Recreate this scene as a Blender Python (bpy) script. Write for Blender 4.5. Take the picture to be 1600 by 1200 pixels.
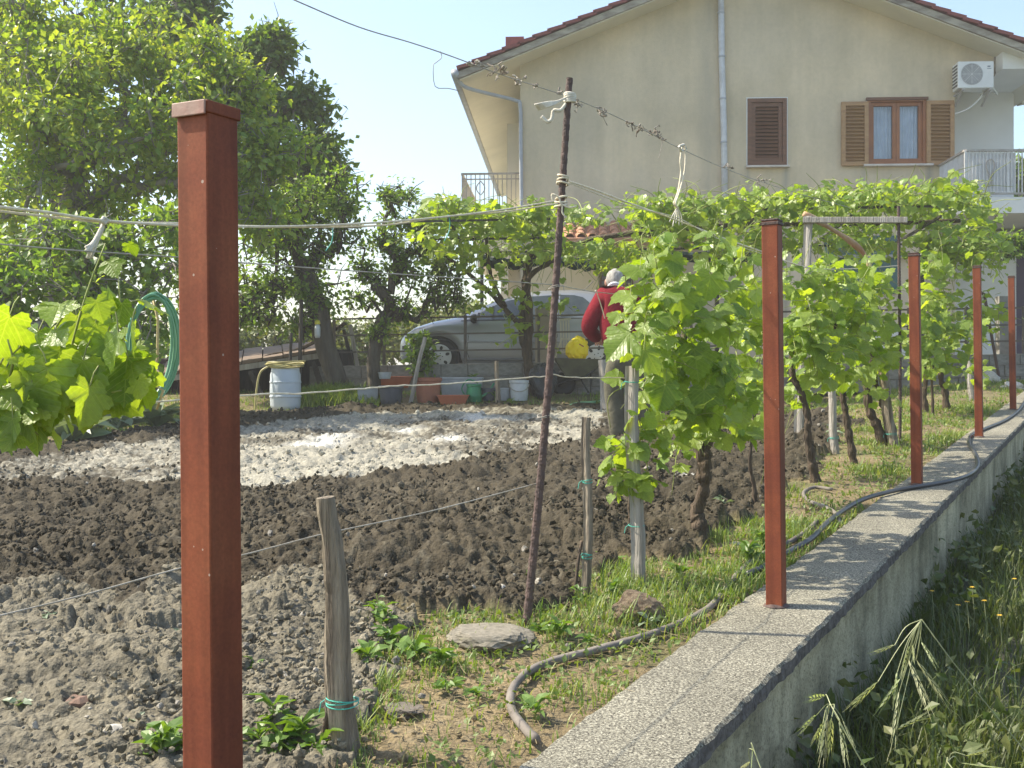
import bpy, bmesh, math, random
import numpy as np
from mathutils import Vector, Matrix, Quaternion, Euler

for _o in list(bpy.data.objects):
    bpy.data.objects.remove(_o)
SC = bpy.context.scene
COL = SC.collection
R = math.radians
F = 1700.0                      # focal length in pixels of a 1600 px wide picture

# ------------------------------------------------------------------ camera
cam = bpy.data.cameras.new('camera')
cam.sensor_width = 36.0
cam.lens = F / 1600 * 36.0
cam.clip_start = 0.05
cam.clip_end = 3000
cam_o = bpy.data.objects.new('camera', cam)
cam_o.rotation_euler = (R(90), 0, 0)
COL.objects.link(cam_o)
SC.camera = cam_o

# ------------------------------------------------------------------ light
SUN_EL = R(49)
SUN_AZ = R(180 - 13)            # seen from above, angle from +X towards +Y
sdir = Vector((math.cos(SUN_EL) * math.cos(SUN_AZ), math.cos(SUN_EL) * math.sin(SUN_AZ), math.sin(SUN_EL)))
sun = bpy.data.lights.new('sun', 'SUN')
sun.energy = 4.8
sun.angle = R(0.6)
sun.color = (1.0, 0.92, 0.75)
sun_o = bpy.data.objects.new('sun', sun)
sun_o.rotation_euler = (-sdir).to_track_quat('-Z', 'Y').to_euler()
COL.objects.link(sun_o)

W = bpy.data.worlds.new('World')
SC.world = W
W.use_nodes = True
wn = W.node_tree
sky = wn.nodes.new('ShaderNodeTexSky')
sky.sky_type = 'NISHITA'
sky.sun_disc = False
sky.sun_elevation = SUN_EL
sky.sun_rotation = math.atan2(sdir.x, sdir.y)
sky.air_density = 1.25
sky.dust_density = 1.9
sky.ozone_density = 1.0
wbg = wn.nodes['Background']
wbg.inputs['Strength'].default_value = 0.15
wn.links.new(sky.outputs[0], wbg.inputs[0])
SC.view_settings.view_transform = 'Standard'
SC.view_settings.look = 'None'
SC.view_settings.exposure = 0.9
SC.view_settings.gamma = 1.0
SC.view_settings.use_curve_mapping = False

RNG = np.random.default_rng(7)
random.seed(7)
rr = random.uniform

# ------------------------------------------------------------------ site geometry
WS = 0.578                                      # plan slope dx/dy of wall and vine row
AL = Vector((0.5004, 0.8658, 0.0))              # along the wall
AC = Vector((0.8658, -0.5004, 0.0))             # across it, to the right

def wall_x(y): return 0.92 + (y - 3.7) * WS     # centre line of the wall
def wall_z(y): return -1.03 + 0.0737 * y
_zy = [-4, 0, 2.5, 3.5, 4.7, 7, 9.9, 13, 14.2, 14.7, 15.6, 16.4, 19, 26, 60]
_zz = [-1.25, -1.02, -.85, -.775, -.70, -.63, -.55, -.42, -.36, -.335, -.15, -.13, -.45, -1.6, -6]

def G(x, y):
    """height of the garden ground (numpy friendly)"""
    zl = np.interp(y, _zy, _zz)
    yc = np.minimum(y, 15.0)
    zw = -1.03 + 0.0737 * yc - 0.02
    d = (wall_x(y) - x) * 0.866 - 0.15
    t = np.clip((3.2 - d) / 2.8, 0, 1)
    w = t * t * (3 - 2 * t)
    w = w * np.clip((22 - y) / 5.0, 0, 1)
    return zl * (1 - w) + zw * w

def P(px, py, d): return Vector(((px - 800) / F * d, d, (600 - py) / F * d))

def gp(px, py, lo=0.8, hi=16.5):
    """ground point seen at a pixel of the photograph"""
    def f(d):
        p = P(px, py, d)
        return p.z - float(G(p.x, p.y))
    a, b = lo, hi
    if f(b) > 0:
        return P(px, py, b)
    for _ in range(40):
        m = (a + b) / 2
        if f(m) > 0: a = m
        else: b = m
    p = P(px, py, (a + b) / 2)
    p.z = float(G(p.x, p.y))
    return p

def rp(px, py, off=0.0):
    """point on the upright plane of the vine row"""
    y = (0.04 + off - 3.5 * WS) / ((px - 800) / F - WS)
    return P(px, py, y)

def wp(px, py):
    """point on the top of the concrete wall"""
    y = 1.03 / ((py - 600) / F + 0.0737)
    return P(px, py, y)

# ------------------------------------------------------------------ numpy noise
def _hash(ix, iy, s):
    h = (ix.astype(np.int64) * 374761393 + iy.astype(np.int64) * 668265263 + s * 974634777) & 0xFFFFFFFF
    h = ((h ^ (h >> 13)) * 1274126177) & 0xFFFFFFFF
    h = h ^ (h >> 16)
    return (h & 0xFFFFFF) / float(0xFFFFFF)

def vn(x, y, s=0):
    x = np.asarray(x, float); y = np.asarray(y, float)
    ix = np.floor(x).astype(int); iy = np.floor(y).astype(int)
    fx = x - ix; fy = y - iy
    fx = fx * fx * (3 - 2 * fx); fy = fy * fy * (3 - 2 * fy)
    a = _hash(ix, iy, s); b = _hash(ix + 1, iy, s); c = _hash(ix, iy + 1, s); d = _hash(ix + 1, iy + 1, s)
    return (a * (1 - fx) + b * fx) * (1 - fy) + (c * (1 - fx) + d * fx) * fy

def fbm(x, y, s=0, o=4):
    t = 0; a = 0.5; n = 0
    for i in range(o):
        t = t + a * vn(x * 2 ** i + 17 * i, y * 2 ** i - 9 * i, s + i); n += a; a *= 0.5
    return t / n

def bumps(x, y, cell, s=0):
    """dome shaped clods, one per jittered cell: 0..1"""
    X = x / cell; Y = y / cell
    ix = np.floor(X).astype(int); iy = np.floor(Y).astype(int)
    out = np.zeros_like(X)
    for dx in (-1, 0, 1):
        for dy in (-1, 0, 1):
            cx = ix + dx; cy = iy + dy
            jx = cx + _hash(cx, cy, s); jy = cy + _hash(cx, cy, s + 5)
            r = 0.35 + 0.6 * _hash(cx, cy, s + 9)
            d2 = ((X - jx) ** 2 + (Y - jy) ** 2) / (r * r)
            out = np.maximum(out, np.sqrt(np.clip(1 - d2, 0, 1)) * r)
    return out

# ------------------------------------------------------------------ materials
MATS = {}
def new_mat(name):
    m = bpy.data.materials.new(name); m.use_nodes = True
    MATS[name] = m
    return m, m.node_tree, m.node_tree.nodes, m.node_tree.links

def pm(name, c1=(.3, .3, .3), c2=None, scale=8, rough=.8, bump=.15, bscale=40, metal=0, spec=.5, detail=5, stretch=None, lo=.35, hi=.65, bdist=.01):
    """procedural two-tone surface with noise relief"""
    if name in MATS: return MATS[name]
    m, nt, N, L = new_mat(name)
    b = N['Principled BSDF']
    tc = N.new('ShaderNodeTexCoord')
    mp = N.new('ShaderNodeMapping'); L.new(tc.outputs['Object'], mp.inputs[0])
    if stretch: mp.inputs['Scale'].default_value = stretch
    n1 = N.new('ShaderNodeTexNoise'); n1.inputs['Scale'].default_value = scale; n1.inputs['Detail'].default_value = detail
    n1.inputs['Roughness'].default_value = .6
    L.new(mp.outputs[0], n1.inputs['Vector'])
    cr = N.new('ShaderNodeValToRGB')
    c2 = c2 or tuple(v * .75 for v in c1)
    cr.color_ramp.elements[0].position = lo; cr.color_ramp.elements[0].color = (*c1, 1)
    cr.color_ramp.elements[1].position = hi; cr.color_ramp.elements[1].color = (*c2, 1)
    L.new(n1.outputs['Fac'], cr.inputs[0]); L.new(cr.outputs[0], b.inputs['Base Color'])
    b.inputs['Roughness'].default_value = rough; b.inputs['Metallic'].default_value = metal
    b.inputs['Specular IOR Level'].default_value = spec
    if bump:
        n2 = N.new('ShaderNodeTexNoise'); n2.inputs['Scale'].default_value = bscale; n2.inputs['Detail'].default_value = 4
        L.new(mp.outputs[0], n2.inputs['Vector'])
        bp = N.new('ShaderNodeBump'); bp.inputs['Strength'].default_value = bump; bp.inputs['Distance'].default_value = bdist
        L.new(n2.outputs['Fac'], bp.inputs['Height']); L.new(bp.outputs[0], b.inputs['Normal'])
    return m

def leaf_mat(name, ca, cb, trans=.45, rough=.42, src='tint', spec=.5, tcol=None, veins=False):
    """leaf: glossy front, light passing through; ca..cb by each leaf's own value"""
    if name in MATS: return MATS[name]
    m, nt, N, L = new_mat(name)
    b = N['Principled BSDF']; out = N['Material Output']
    if src == 'tint':
        a = N.new('ShaderNodeAttribute'); a.attribute_name = 'tint'; v = a.outputs['Fac']
    else:
        a = N.new('ShaderNodeObjectInfo'); v = a.outputs['Random']
    mx = N.new('ShaderNodeMix'); mx.data_type = 'RGBA'
    mx.inputs[6].default_value = (*ca, 1); mx.inputs[7].default_value = (*cb, 1)
    L.new(v, mx.inputs[0])
    col = mx.outputs[2]
    if veins:
        tc = N.new('ShaderNodeTexCoord')
        n = N.new('ShaderNodeTexNoise'); n.inputs['Scale'].default_value = 9; n.inputs['Detail'].default_value = 3
        L.new(tc.outputs['Object'], n.inputs['Vector'])
        m2 = N.new('ShaderNodeMix'); m2.data_type = 'RGBA'; m2.blend_type = 'MULTIPLY'; m2.inputs[0].default_value = .5
        L.new(col, m2.inputs[6]); L.new(n.outputs['Fac'], m2.inputs[7])
        hs = N.new('ShaderNodeHueSaturation'); hs.inputs['Value'].default_value = 1.25
        L.new(m2.outputs[2], hs.inputs['Color']); col = hs.outputs[0]
        def mth(op, x, y=None, z=None):
            q = N.new('ShaderNodeMath'); q.operation = op
            for i_, v_ in enumerate((x, y, z)):
                if v_ is None: continue
                if isinstance(v_, (int, float)): q.inputs[i_].default_value = v_
                else: L.new(v_, q.inputs[i_])
            return q.outputs[0]
        sx = N.new('ShaderNodeSeparateXYZ'); L.new(tc.outputs['Object'], sx.inputs[0])
        ax = mth('ABSOLUTE', sx.outputs[0]); dmin = ax
        for an in (48, 98):
            s_, c_ = math.sin(R(an)), math.cos(R(an))
            cr_ = mth('ABSOLUTE', mth('SUBTRACT', mth('MULTIPLY', ax, c_), mth('MULTIPLY', sx.outputs[1], s_)))
            dt = mth('ADD', mth('MULTIPLY', ax, s_), mth('MULTIPLY', sx.outputs[1], c_))
            cr_ = mth('ADD', cr_, mth('MULTIPLY', mth('LESS_THAN', dt, 0), 1.0))
            dmin = mth('MINIMUM', dmin, cr_)
        # side veins
        ww = mth('PINGPONG', mth('ADD', mth('MULTIPLY', sx.outputs[1], 1.0), mth('MULTIPLY', ax, -.8)), .07)
        dmin2 = mth('MINIMUM', mth('MULTIPLY', dmin, 1.0), mth('ADD', ww, .006))
        vm = N.new('ShaderNodeMapRange'); vm.inputs[1].default_value = .004; vm.inputs[2].default_value = .020; vm.inputs[3].default_value = .55; vm.inputs[4].default_value = 0
        L.new(dmin2, vm.inputs[0])
        m4 = N.new('ShaderNodeMix'); m4.data_type = 'RGBA'; L.new(vm.outputs[0], m4.inputs[0]); L.new(col, m4.inputs[6]); m4.inputs[7].default_value = (.33, .42, .13, 1)
        col = m4.outputs[2]
        bp = N.new('ShaderNodeBump'); bp.inputs['Strength'].default_value = .4; bp.inputs['Distance'].default_value = .015; bp.invert = True
        hh = mth('ADD', vm.outputs[0], mth('MULTIPLY', n.outputs['Fac'], .3))
        L.new(hh, bp.inputs['Height']); L.new(bp.outputs[0], b.inputs['Normal'])
    L.new(col, b.inputs['Base Color'])
    b.inputs['Roughness'].default_value = rough
    b.inputs['Specular IOR Level'].default_value = spec
    t = N.new('ShaderNodeBsdfTranslucent')
    h = N.new('ShaderNodeMix'); h.data_type = 'RGBA'; h.blend_type = 'MULTIPLY'; h.inputs[0].default_value = 1
    tc_ = tcol or (1.5, 1.45, .35)
    h.inputs[7].default_value = (*tc_, 1); L.new(col, h.inputs[6]); L.new(h.outputs[2], t.inputs['Color'])
    s = N.new('ShaderNodeMixShader'); s.inputs[0].default_value = trans
    L.new(b.outputs[0], s.inputs[1]); L.new(t.outputs[0], s.inputs[2]); L.new(s.outputs[0], out.inputs[0])
    return m

def attr_mat(name, attr='col', rough=.95, bump=.5, bscale=90, mul=.5, nscale=30, bdist=.012):
    if name in MATS: return MATS[name]
    m, nt, N, L = new_mat(name)
    b = N['Principled BSDF']
    a = N.new('ShaderNodeAttribute'); a.attribute_name = attr
    tc = N.new('ShaderNodeTexCoord')
    n = N.new('ShaderNodeTexNoise'); n.inputs['Scale'].default_value = nscale; n.inputs['Detail'].default_value = 6
    n.inputs['Roughness'].default_value = .7
    L.new(tc.outputs['Object'], n.inputs['Vector'])
    mr = N.new('ShaderNodeMapRange'); mr.inputs[1].default_value = .3; mr.inputs[2].default_value = .7
    mr.inputs[3].default_value = 1 - mul; mr.inputs[4].default_value = 1 + mul
    L.new(n.outputs['Fac'], mr.inputs[0])
    mx = N.new('ShaderNodeMix'); mx.data_type = 'RGBA'; mx.blend_type = 'MULTIPLY'; mx.inputs[0].default_value = 1
    L.new(a.outputs['Color'], mx.inputs[6]); L.new(mr.outputs[0], mx.inputs[7])
    L.new(mx.outputs[2], b.inputs['Base Color'])
    b.inputs['Roughness'].default_value = rough; b.inputs['Specular IOR Level'].default_value = .2
    n2 = N.new('ShaderNodeTexNoise'); n2.inputs['Scale'].default_value = bscale; n2.inputs['Detail'].default_value = 5
    L.new(tc.outputs['Object'], n2.inputs['Vector'])
    bp = N.new('ShaderNodeBump'); bp.inputs['Strength'].default_value = bump; bp.inputs['Distance'].default_value = bdist
    L.new(n2.outputs['Fac'], bp.inputs['Height']); L.new(bp.outputs[0], b.inputs['Normal'])
    return m

# ------------------------------------------------------------------ mesh helpers
def mesh_np(name, V, Fc, mat=None, attrs=None, smooth=False):
    """mesh from arrays; all faces of one size; attrs: name -> (n,3) per vertex colour or (n,) float"""
    V = np.asarray(V, np.float32); Fc = np.asarray(Fc, np.int32)
    me = bpy.data.meshes.new(name)
    k = Fc.shape[1]
    me.vertices.add(len(V)); me.vertices.foreach_set('co', V.ravel())
    me.loops.add(Fc.size); me.loops.foreach_set('vertex_index', Fc.ravel())
    me.polygons.add(len(Fc))
    me.polygons.foreach_set('loop_start', np.arange(0, Fc.size, k, dtype=np.int32))
    me.polygons.foreach_set('loop_total', np.full(len(Fc), k, np.int32))
    me.polygons.foreach_set('use_smooth', np.full(len(Fc), smooth))
    for an, av in (attrs or {}).items():
        av = np.asarray(av, np.float32)
        if av.ndim == 1:
            at = me.attributes.new(an, 'FLOAT', 'POINT'); at.data.foreach_set('value', av)
        else:
            at = me.attributes.new(an, 'FLOAT_COLOR', 'POINT')
            at.data.foreach_set('color', np.concatenate([av, np.ones((len(av), 1), np.float32)], 1).ravel())
    me.update(calc_edges=True)
    if mat: me.materials.append(mat)
    return me

def link(name, me, parent=None):
    o = bpy.data.objects.new(name, me); COL.objects.link(o)
    if parent is not None: o.parent = parent
    return o

def tag(o, label=None, cat=None, group=None, kind=None):
    if label: o['label'] = label
    if cat: o['category'] = cat
    if group: o['group'] = group
    if kind: o['kind'] = kind
    return o

def empty(name, loc=(0, 0, 0), rz=0.0, label=None, cat=None, group=None):
    o = bpy.data.objects.new(name, None); o.empty_display_size = .1
    o.location = loc; o.rotation_euler = (0, 0, rz); COL.objects.link(o)
    return tag(o, label, cat, group)

class MB:
    def __init__(s): s.v = []; s.f = []; s.mi = []; s.cur = 0
    def add(s, vs, fs):
        b = len(s.v); s.v += [tuple(v) for v in vs]
        s.f += [tuple(i + b for i in f) for f in fs]; s.mi += [s.cur] * len(fs)
        return s
    def box(s, c, d, rz=0, M=None):
        hx, hy, hz = d[0] / 2, d[1] / 2, d[2] / 2
        vs = [Vector((x, y, z)) for x in (-hx, hx) for y in (-hy, hy) for z in (-hz, hz)]
        T = Matrix.Translation(Vector(c)) @ (M.to_4x4() if M is not None else Matrix.Rotation(rz, 4, 'Z'))
        return s.add([T @ v for v in vs], [(0, 1, 3, 2), (4, 6, 7, 5), (0, 4, 5, 1), (2, 3, 7, 6), (0, 2, 6, 4), (1, 5, 7, 3)])
    def beam(s, a, b, w, h, up=Vector((0, 0, 1))):
        a = Vector(a); b = Vector(b); d = (b - a); l = d.length; d = d.normalized()
        x = d.cross(up)
        if x.length < 1e-4: x = Vector((1, 0, 0))
        x.normalize(); z = x.cross(d)
        M = Matrix((x, d, z)).transposed()
        return s.box((a + b) / 2, (w, l, h), M=M)
    def tube(s, pts, r, n=8, caps=True, mod=None):
        pts = [Vector(p) for p in pts]
        m = len(pts)
        if not hasattr(r, '__len__'): r = [r] * m
        t0 = (pts[1] - pts[0]).normalized()
        u = t0.cross(Vector((0.13, 0.2, 1)))
        if u.length < .05: u = t0.cross(Vector((1, .1, 0)))
        u.normalize()
        vs = []
        for i, p in enumerate(pts):
            t = (pts[min(i + 1, m - 1)] - pts[max(i - 1, 0)])
            if t.length < 1e-9: t = t0
            t = t.normalized()
            u = (u - t * u.dot(t))
            u = u.normalized() if u.length > 1e-6 else t.orthogonal().normalized()
            w = t.cross(u)
            for k in range(n):
                a = 2 * math.pi * k / n
                rad = r[i] * (mod(i, k) if mod else 1)
                vs.append(p + (u * math.cos(a) + w * math.sin(a)) * rad)
        fs = []
        for i in range(m - 1):
            for k in range(n):
                k2 = (k + 1) % n
                fs.append((i * n + k, i * n + k2, (i + 1) * n + k2, (i + 1) * n + k))
        if caps:
            fs.append(tuple(range(n - 1, -1, -1))); fs.append(tuple((m - 1) * n + k for k in range(n)))
        return s.add(vs, fs)
    def lathe(s, prof, n=20, c=(0, 0, 0), M=None, cap=True):
        T = Matrix.Translation(Vector(c)) @ (M.to_4x4() if M is not None else Matrix.Identity(4))
        vs = []; m = len(prof)
        for (r, z) in prof:
            for k in range(n):
                a = 2 * math.pi * k / n
                vs.append(T @ Vector((r * math.cos(a), r * math.sin(a), z)))
        fs = [(i * n + k, i * n + (k + 1) % n, (i + 1) * n + (k + 1) % n, (i + 1) * n + k) for i in range(m - 1) for k in range(n)]
        if cap:
            if prof[0][0] > 1e-5: fs.append(tuple(range(n - 1, -1, -1)))
            if prof[-1][0] > 1e-5: fs.append(tuple((m - 1) * n + k for k in range(n)))
        return s.add(vs, fs)
    def prism(s, poly, t, M=Matrix.Identity(4)):
        """poly in local xz, thickness t along local y"""
        n = len(poly)
        vs = [M @ Vector((x, 0, z)) for x, z in poly] + [M @ Vector((x, t, z)) for x, z in poly]
        fs = [tuple(range(n)), tuple(range(2 * n - 1, n - 1, -1))]
        fs += [(i, i + n, (i + 1) % n + n, (i + 1) % n) for i in range(n)]
        return s.add(vs, fs)
    def build(s, name, mat, parent=None, smooth=False, bevel=0, subd=0):
        me = bpy.data.meshes.new(name)
        me.from_pydata(s.v, [], s.f)
        for m in (mat if isinstance(mat, (list, tuple)) else [mat]): me.materials.append(m)
        if any(s.mi): me.polygons.foreach_set('material_index', s.mi)
        bm = bmesh.new(); bm.from_mesh(me); bmesh.ops.recalc_face_normals(bm, faces=bm.faces); bm.to_mesh(me); bm.free()
        if smooth: me.polygons.foreach_set('use_smooth', [True] * len(me.polygons))
        o = link(name, me, parent)
        if bevel:
            b = o.modifiers.new('b', 'BEVEL'); b.width = bevel; b.segments = 2; b.limit_method = 'ANGLE'; b.angle_limit = R(40)
        if subd:
            b = o.modifiers.new('s', 'SUBSURF'); b.levels = subd; b.render_levels = subd
        return o

def crv(pts, k=6):
    """smooth curve through points"""
    pts = [Vector(p) for p in pts]
    if len(pts) < 3: return pts
    out = []
    q = [pts[0] * 2 - pts[1]] + pts + [pts[-1] * 2 - pts[-2]]
    for i in range(1, len(q) - 2):
        p0, p1, p2, p3 = q[i - 1], q[i], q[i + 1], q[i + 2]
        for j in range(k):
            t = j / k
            out.append(.5 * ((2 * p1) + (p2 - p0) * t + (2 * p0 - 5 * p1 + 4 * p2 - p3) * t * t + (3 * p1 - p0 - 3 * p2 + p3) * t ** 3))
    out.append(pts[-1])
    return out

def frames(n, t):
    """rotation matrices (k,3,3): columns x = t x n, y = tip direction t, z = leaf normal n"""
    t = t / np.linalg.norm(t, axis=1, keepdims=True)
    n = n - t * (n * t).sum(1, keepdims=True)
    n = n / (np.linalg.norm(n, axis=1, keepdims=True) + 1e-9)
    x = np.cross(t, n)
    return np.stack([x, t, n], axis=2)

def stamp(name, tv, tf, pos, rot, scale, tint, mat, parent=None, shape_tint=None):
    """many copies of a template joined into one mesh"""
    k = len(pos); tv = np.asarray(tv, float); tf = np.asarray(tf)
    V = np.einsum('kij,vj->kvi', rot, tv) * np.asarray(scale).reshape(k, 1, -1) + pos[:, None, :]
    Fc = (tf[None] + (np.arange(k) * len(tv))[:, None, None]).reshape(-1, tf.shape[1])
    T = np.repeat(tint, len(tv))
    me = mesh_np(name, V.reshape(-1, 3), Fc, mat, {'tint': T})
    return link(name, me, parent)
M_PIPEI = pm('dark_iron', (.06, .055, .05), (.035, .032, .03), scale=9, rough=.6, bump=0, metal=.3)
# ================================================================== GROUND
def poly_w(pts):
    return np.array([[p.x, p.y] for p in (gp(a, b, lo=.5, hi=17) for a, b in pts)])

def inside(x, y, poly):
    n = len(poly); c = np.zeros(x.shape, bool); j = n - 1
    for i in range(n):
        xi, yi = poly[i]; xj, yj = poly[j]
        cond = ((yi > y) != (yj > y)) & (x < (xj - xi) * (y - yi) / (yj - yi + 1e-12) + xi)
        c ^= cond; j = i
    return c

LIME = poly_w([(-200, 733), (0, 728), (150, 712), (285, 690), (400, 668), (560, 650), (760, 643), (945, 645), (955, 660), (900, 690),
               (800, 716), (700, 733), (560, 755), (380, 766), (285, 758), (150, 755), (0, 760), (-200, 775)])
GREY = poly_w([(-500, 915), (-300, 922), (0, 925), (60, 945), (150, 985), (200, 935), (285, 895), (380, 930), (470, 905), (540, 945), (620, 985),
               (600, 1250), (-500, 1400)])
TILL = poly_w([(-700, 760), (-300, 735), (0, 702), (150, 684), (285, 664), (400, 645), (560, 638), (760, 636), (950, 637), (1120, 640), (1290, 655),
               (1330, 662), (1300, 700), (1250, 745), (1150, 800), (1070, 860), (960, 880), (900, 915), (800, 935), (700, 945),
               (600, 965), (500, 950), (420, 960), (200, 1000), (0, 960), (-500, 950)])

def zones(x, y):
    jx = x + (fbm(x * 1.3, y * 1.3, 3) - .5) * .5 + (vn(x * 9, y * 9, 8) - .5) * .14
    jy = y + (fbm(x * 1.3 + 40, y * 1.3, 4) - .5) * .7 + (vn(x * 9, y * 9 + 30, 9) - .5) * .2
    return inside(jx, jy, LIME), inside(jx, jy, GREY), inside(jx, jy, TILL)

C_DARK = np.array([.052, .043, .029]); C_GREY = np.array([.155, .138, .102]); C_LIME = np.array([.35, .33, .27])
C_STRIP = np.array([.20, .155, .09])

def soil(x, y, clod):
    li, gr, ti = zones(x, y)
    m1 = fbm(x * 6, y * 6, 21)[:, None]; m2 = vn(x * 45, y * 45, 31)[:, None]; m3 = fbm(x * .9, y * .9, 77)[:, None]
    c = np.where(ti[:, None], C_DARK * (.75 + .7 * m1), C_STRIP * (.6 + .8 * m1))
    c = np.where((gr & ~li)[:, None], C_GREY * (.65 + .7 * m1), c)
    # dry grey crust on top of some clods
    dry = np.clip((m2 - .62) * 5, 0, 1) * np.clip((fbm(x * 1.7, y * 1.7, 55)[:, None] - .35) * 3, 0, 1)
    c = c * (1 - .5 * dry) + C_GREY * .5 * dry
    # scattered lime: thick in the middle of patches
    lp = np.clip((fbm(x * 1.1, y * 1.1, 99, 3) - .27) * 3.6, 0, 1) * (.35 + .65 * np.clip((x + 3.4) / 2.2, 0, 1))
    am = np.where(li, np.clip(lp * 1.1 + (m2[:, 0] - .5) * 1.3 + .18, .08, .88), 0)[:, None]
    c = c * (1 - am) + C_LIME * (.8 + .35 * m1) * am
    # thick white heaps
    for (hx, hy, hr) in HEAPS:
        a = np.clip(1 - np.hypot(x - hx, (y - hy) * .6) / hr, 0, 1)[:, None] * (.6 + .6 * m1)
        a = np.clip(a * 1.6, 0, 1)
        c = c * (1 - a) + np.array([.50, .49, .45]) * a
    return c, li, gr, ti

HEAPS = []
for (a, b, r_) in [(492, 702, .38), (520, 690, .3), (758, 658, .45), (640, 676, .3), (1082, 757, .12), (700, 690, .25)]:
    q = gp(a, b); HEAPS.append((q.x, q.y, r_))

def relief(x, y):
    li, gr, ti = zones(x, y)
    w = np.where(ti, .95, np.where(gr, .60, .22)); w = np.where(li, .8, w)
    w = w * np.clip(((wall_x(y) - x) * .866 - .18) / .3, 0.05, 1)
    xo, yo = x, y
    x = xo + (fbm(xo * 7, yo * 7, 301, 3) - .5) * .11; y = yo + (fbm(xo * 7 + 9, yo * 7, 302, 3) - .5) * .11
    h = (fbm(x * 1.6, y * 1.6, 60, 3) - .5) * .09 + bumps(x, y, .15, 1) * .028 + bumps(x, y, .06, 2) * .034 + bumps(x + 3, y, .027, 3) * .030
    h = h * (.45 + 1.15 * fbm(xo * 1.9, yo * 1.9, 501, 3)) + np.clip(bumps(xo, yo, .34, 17) - .62, 0, 1) * .16
    h += (vn(x * 60, y * 60, 4) - .5) * .010 + (fbm(xo * 16, yo * 16, 66, 3) - .5) * .05
    x, y = xo, yo
    # ridges of the dug bed, running across
    h += np.sin(y * 5.2 + vn(x * .8, y * .8, 12) * 3) * .016 * ti
    return h * w

ys = [0.7]
while ys[-1] < 16.9: ys.append(ys[-1] * 1.0036 + .0003)
ys = np.array(ys); ts = np.arange(-.80, .66, .0021)
Y, T_ = np.meshgrid(ys, ts, indexing='ij')
X = Y * T_
xf = X.ravel(); yf = Y.ravel()
zf = G(xf, yf) + relief(xf, yf) - .015
colf, *_ = soil(xf, yf, None)
grn = np.clip((fbm(xf * 3, yf * 3, 5) - .45) * 4, 0, 1)[:, None]
_, _, ti_ = zones(xf, yf)
colf = np.where(ti_[:, None] | zones(xf, yf)[1][:, None], colf, colf * (1 - .5 * grn) + np.array([.07, .10, .03]) * .5 * grn)
nr, nc = X.shape
idx = np.arange(nr * nc).reshape(nr, nc)
q = np.stack([idx[:-1, :-1], idx[:-1, 1:], idx[1:, 1:], idx[1:, :-1]], -1).reshape(-1, 4)
cx = xf[q].mean(1); cy = yf[q].mean(1)
tw_edge = 16.45 - (cx + 3.0) * .147
keep = (cx < wall_x(cy) + .02) & ((cy < tw_edge + .1) | (cx < -2.6))
q = q[keep]
M_SOIL = attr_mat('garden_soil', bump=.9, bscale=85, mul=.42, nscale=60)
gme = mesh_np('garden_soil', np.stack([xf, yf, zf], 1), q, M_SOIL, {'col': colf}, smooth=True)
tag(link('garden_soil', gme), 'dug garden bed of dark soil', kind='structure')

# loose clods and stones on the bed
ico = bmesh.new(); bmesh.ops.create_icosphere(ico, subdivisions=1, radius=1)
ICV = np.array([v.co[:] for v in ico.verts]); ICF = np.array([[v.index for v in f.verts] for f in ico.faces]); ico.free()
def rand_rot(k):
    qn = RNG.normal(size=(k, 4)); qn /= np.linalg.norm(qn, axis=1, keepdims=True)
    w, x, y, z = qn.T
    return np.stack([np.stack([1 - 2 * (y * y + z * z), 2 * (x * y - z * w), 2 * (x * z + y * w)], -1),
                     np.stack([2 * (x * y + z * w), 1 - 2 * (x * x + z * z), 2 * (y * z - x * w)], -1),
                     np.stack([2 * (x * z - y * w), 2 * (y * z + x * w), 1 - 2 * (x * x + y * y)], -1)], 1)
def clods(n, name):
    y = np.exp(RNG.uniform(math.log(1.5), math.log(15.2), n)); x = y * RNG.uniform(-.56, .32, n)
    li, gr, ti = zones(x, y)
    ok = (ti | gr | (RNG.random(n) < .12)) & ((wall_x(y) - x) > .35) & (RNG.random(n) < np.where(li, .45, 1) * np.clip(fbm(x * 1.5, y * 1.5, 400, 3) * 2.6 - .6, .15, 1))
    x, y = x[ok], y[ok]; k = len(x)
    r = np.exp(RNG.normal(math.log(.0042), .42, k)) * (1 + y * .17)
    r = np.clip(r, .0025, .011 * (1 + y * .17))
    z = G(x, y) + relief(x, y) - r * .02
    c, li, gr, ti = soil(x, y, None)
    stone = RNG.random(k) < np.where(gr[...], .07, .025)
    sc = np.array([.30, .275, .235]) * RNG.uniform(.5, 1.2, (k, 1))
    c = np.where(stone[:, None] & ~li[:, None], sc, c * RNG.uniform(.9, 1.4, (k, 1)))
    rot = rand_rot(k)
    tv = ICV
    V = np.repeat(tv[None], k, 0) * (1 + RNG.uniform(-.40, .30, (k, len(tv), 1)))
    V = np.einsum('kij,kvj->kvi', rot, V) * (r[:, None, None] * RNG.uniform(.7, 1.2, (k, 1, 3))) + np.stack([x, y, z], 1)[:, None, :]
    Fc = (ICF[None] + (np.arange(k) * len(tv))[:, None, None]).reshape(-1, 3)
    me = mesh_np(name, V.reshape(-1, 3), Fc, M_SOIL, {'col': np.repeat(c, len(tv), 0)})
    return tag(link(name, me), 'loose clods and small stones lying on the dug soil', 'soil clods', kind='stuff')
clods(30000, 'soil_clods')

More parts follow.
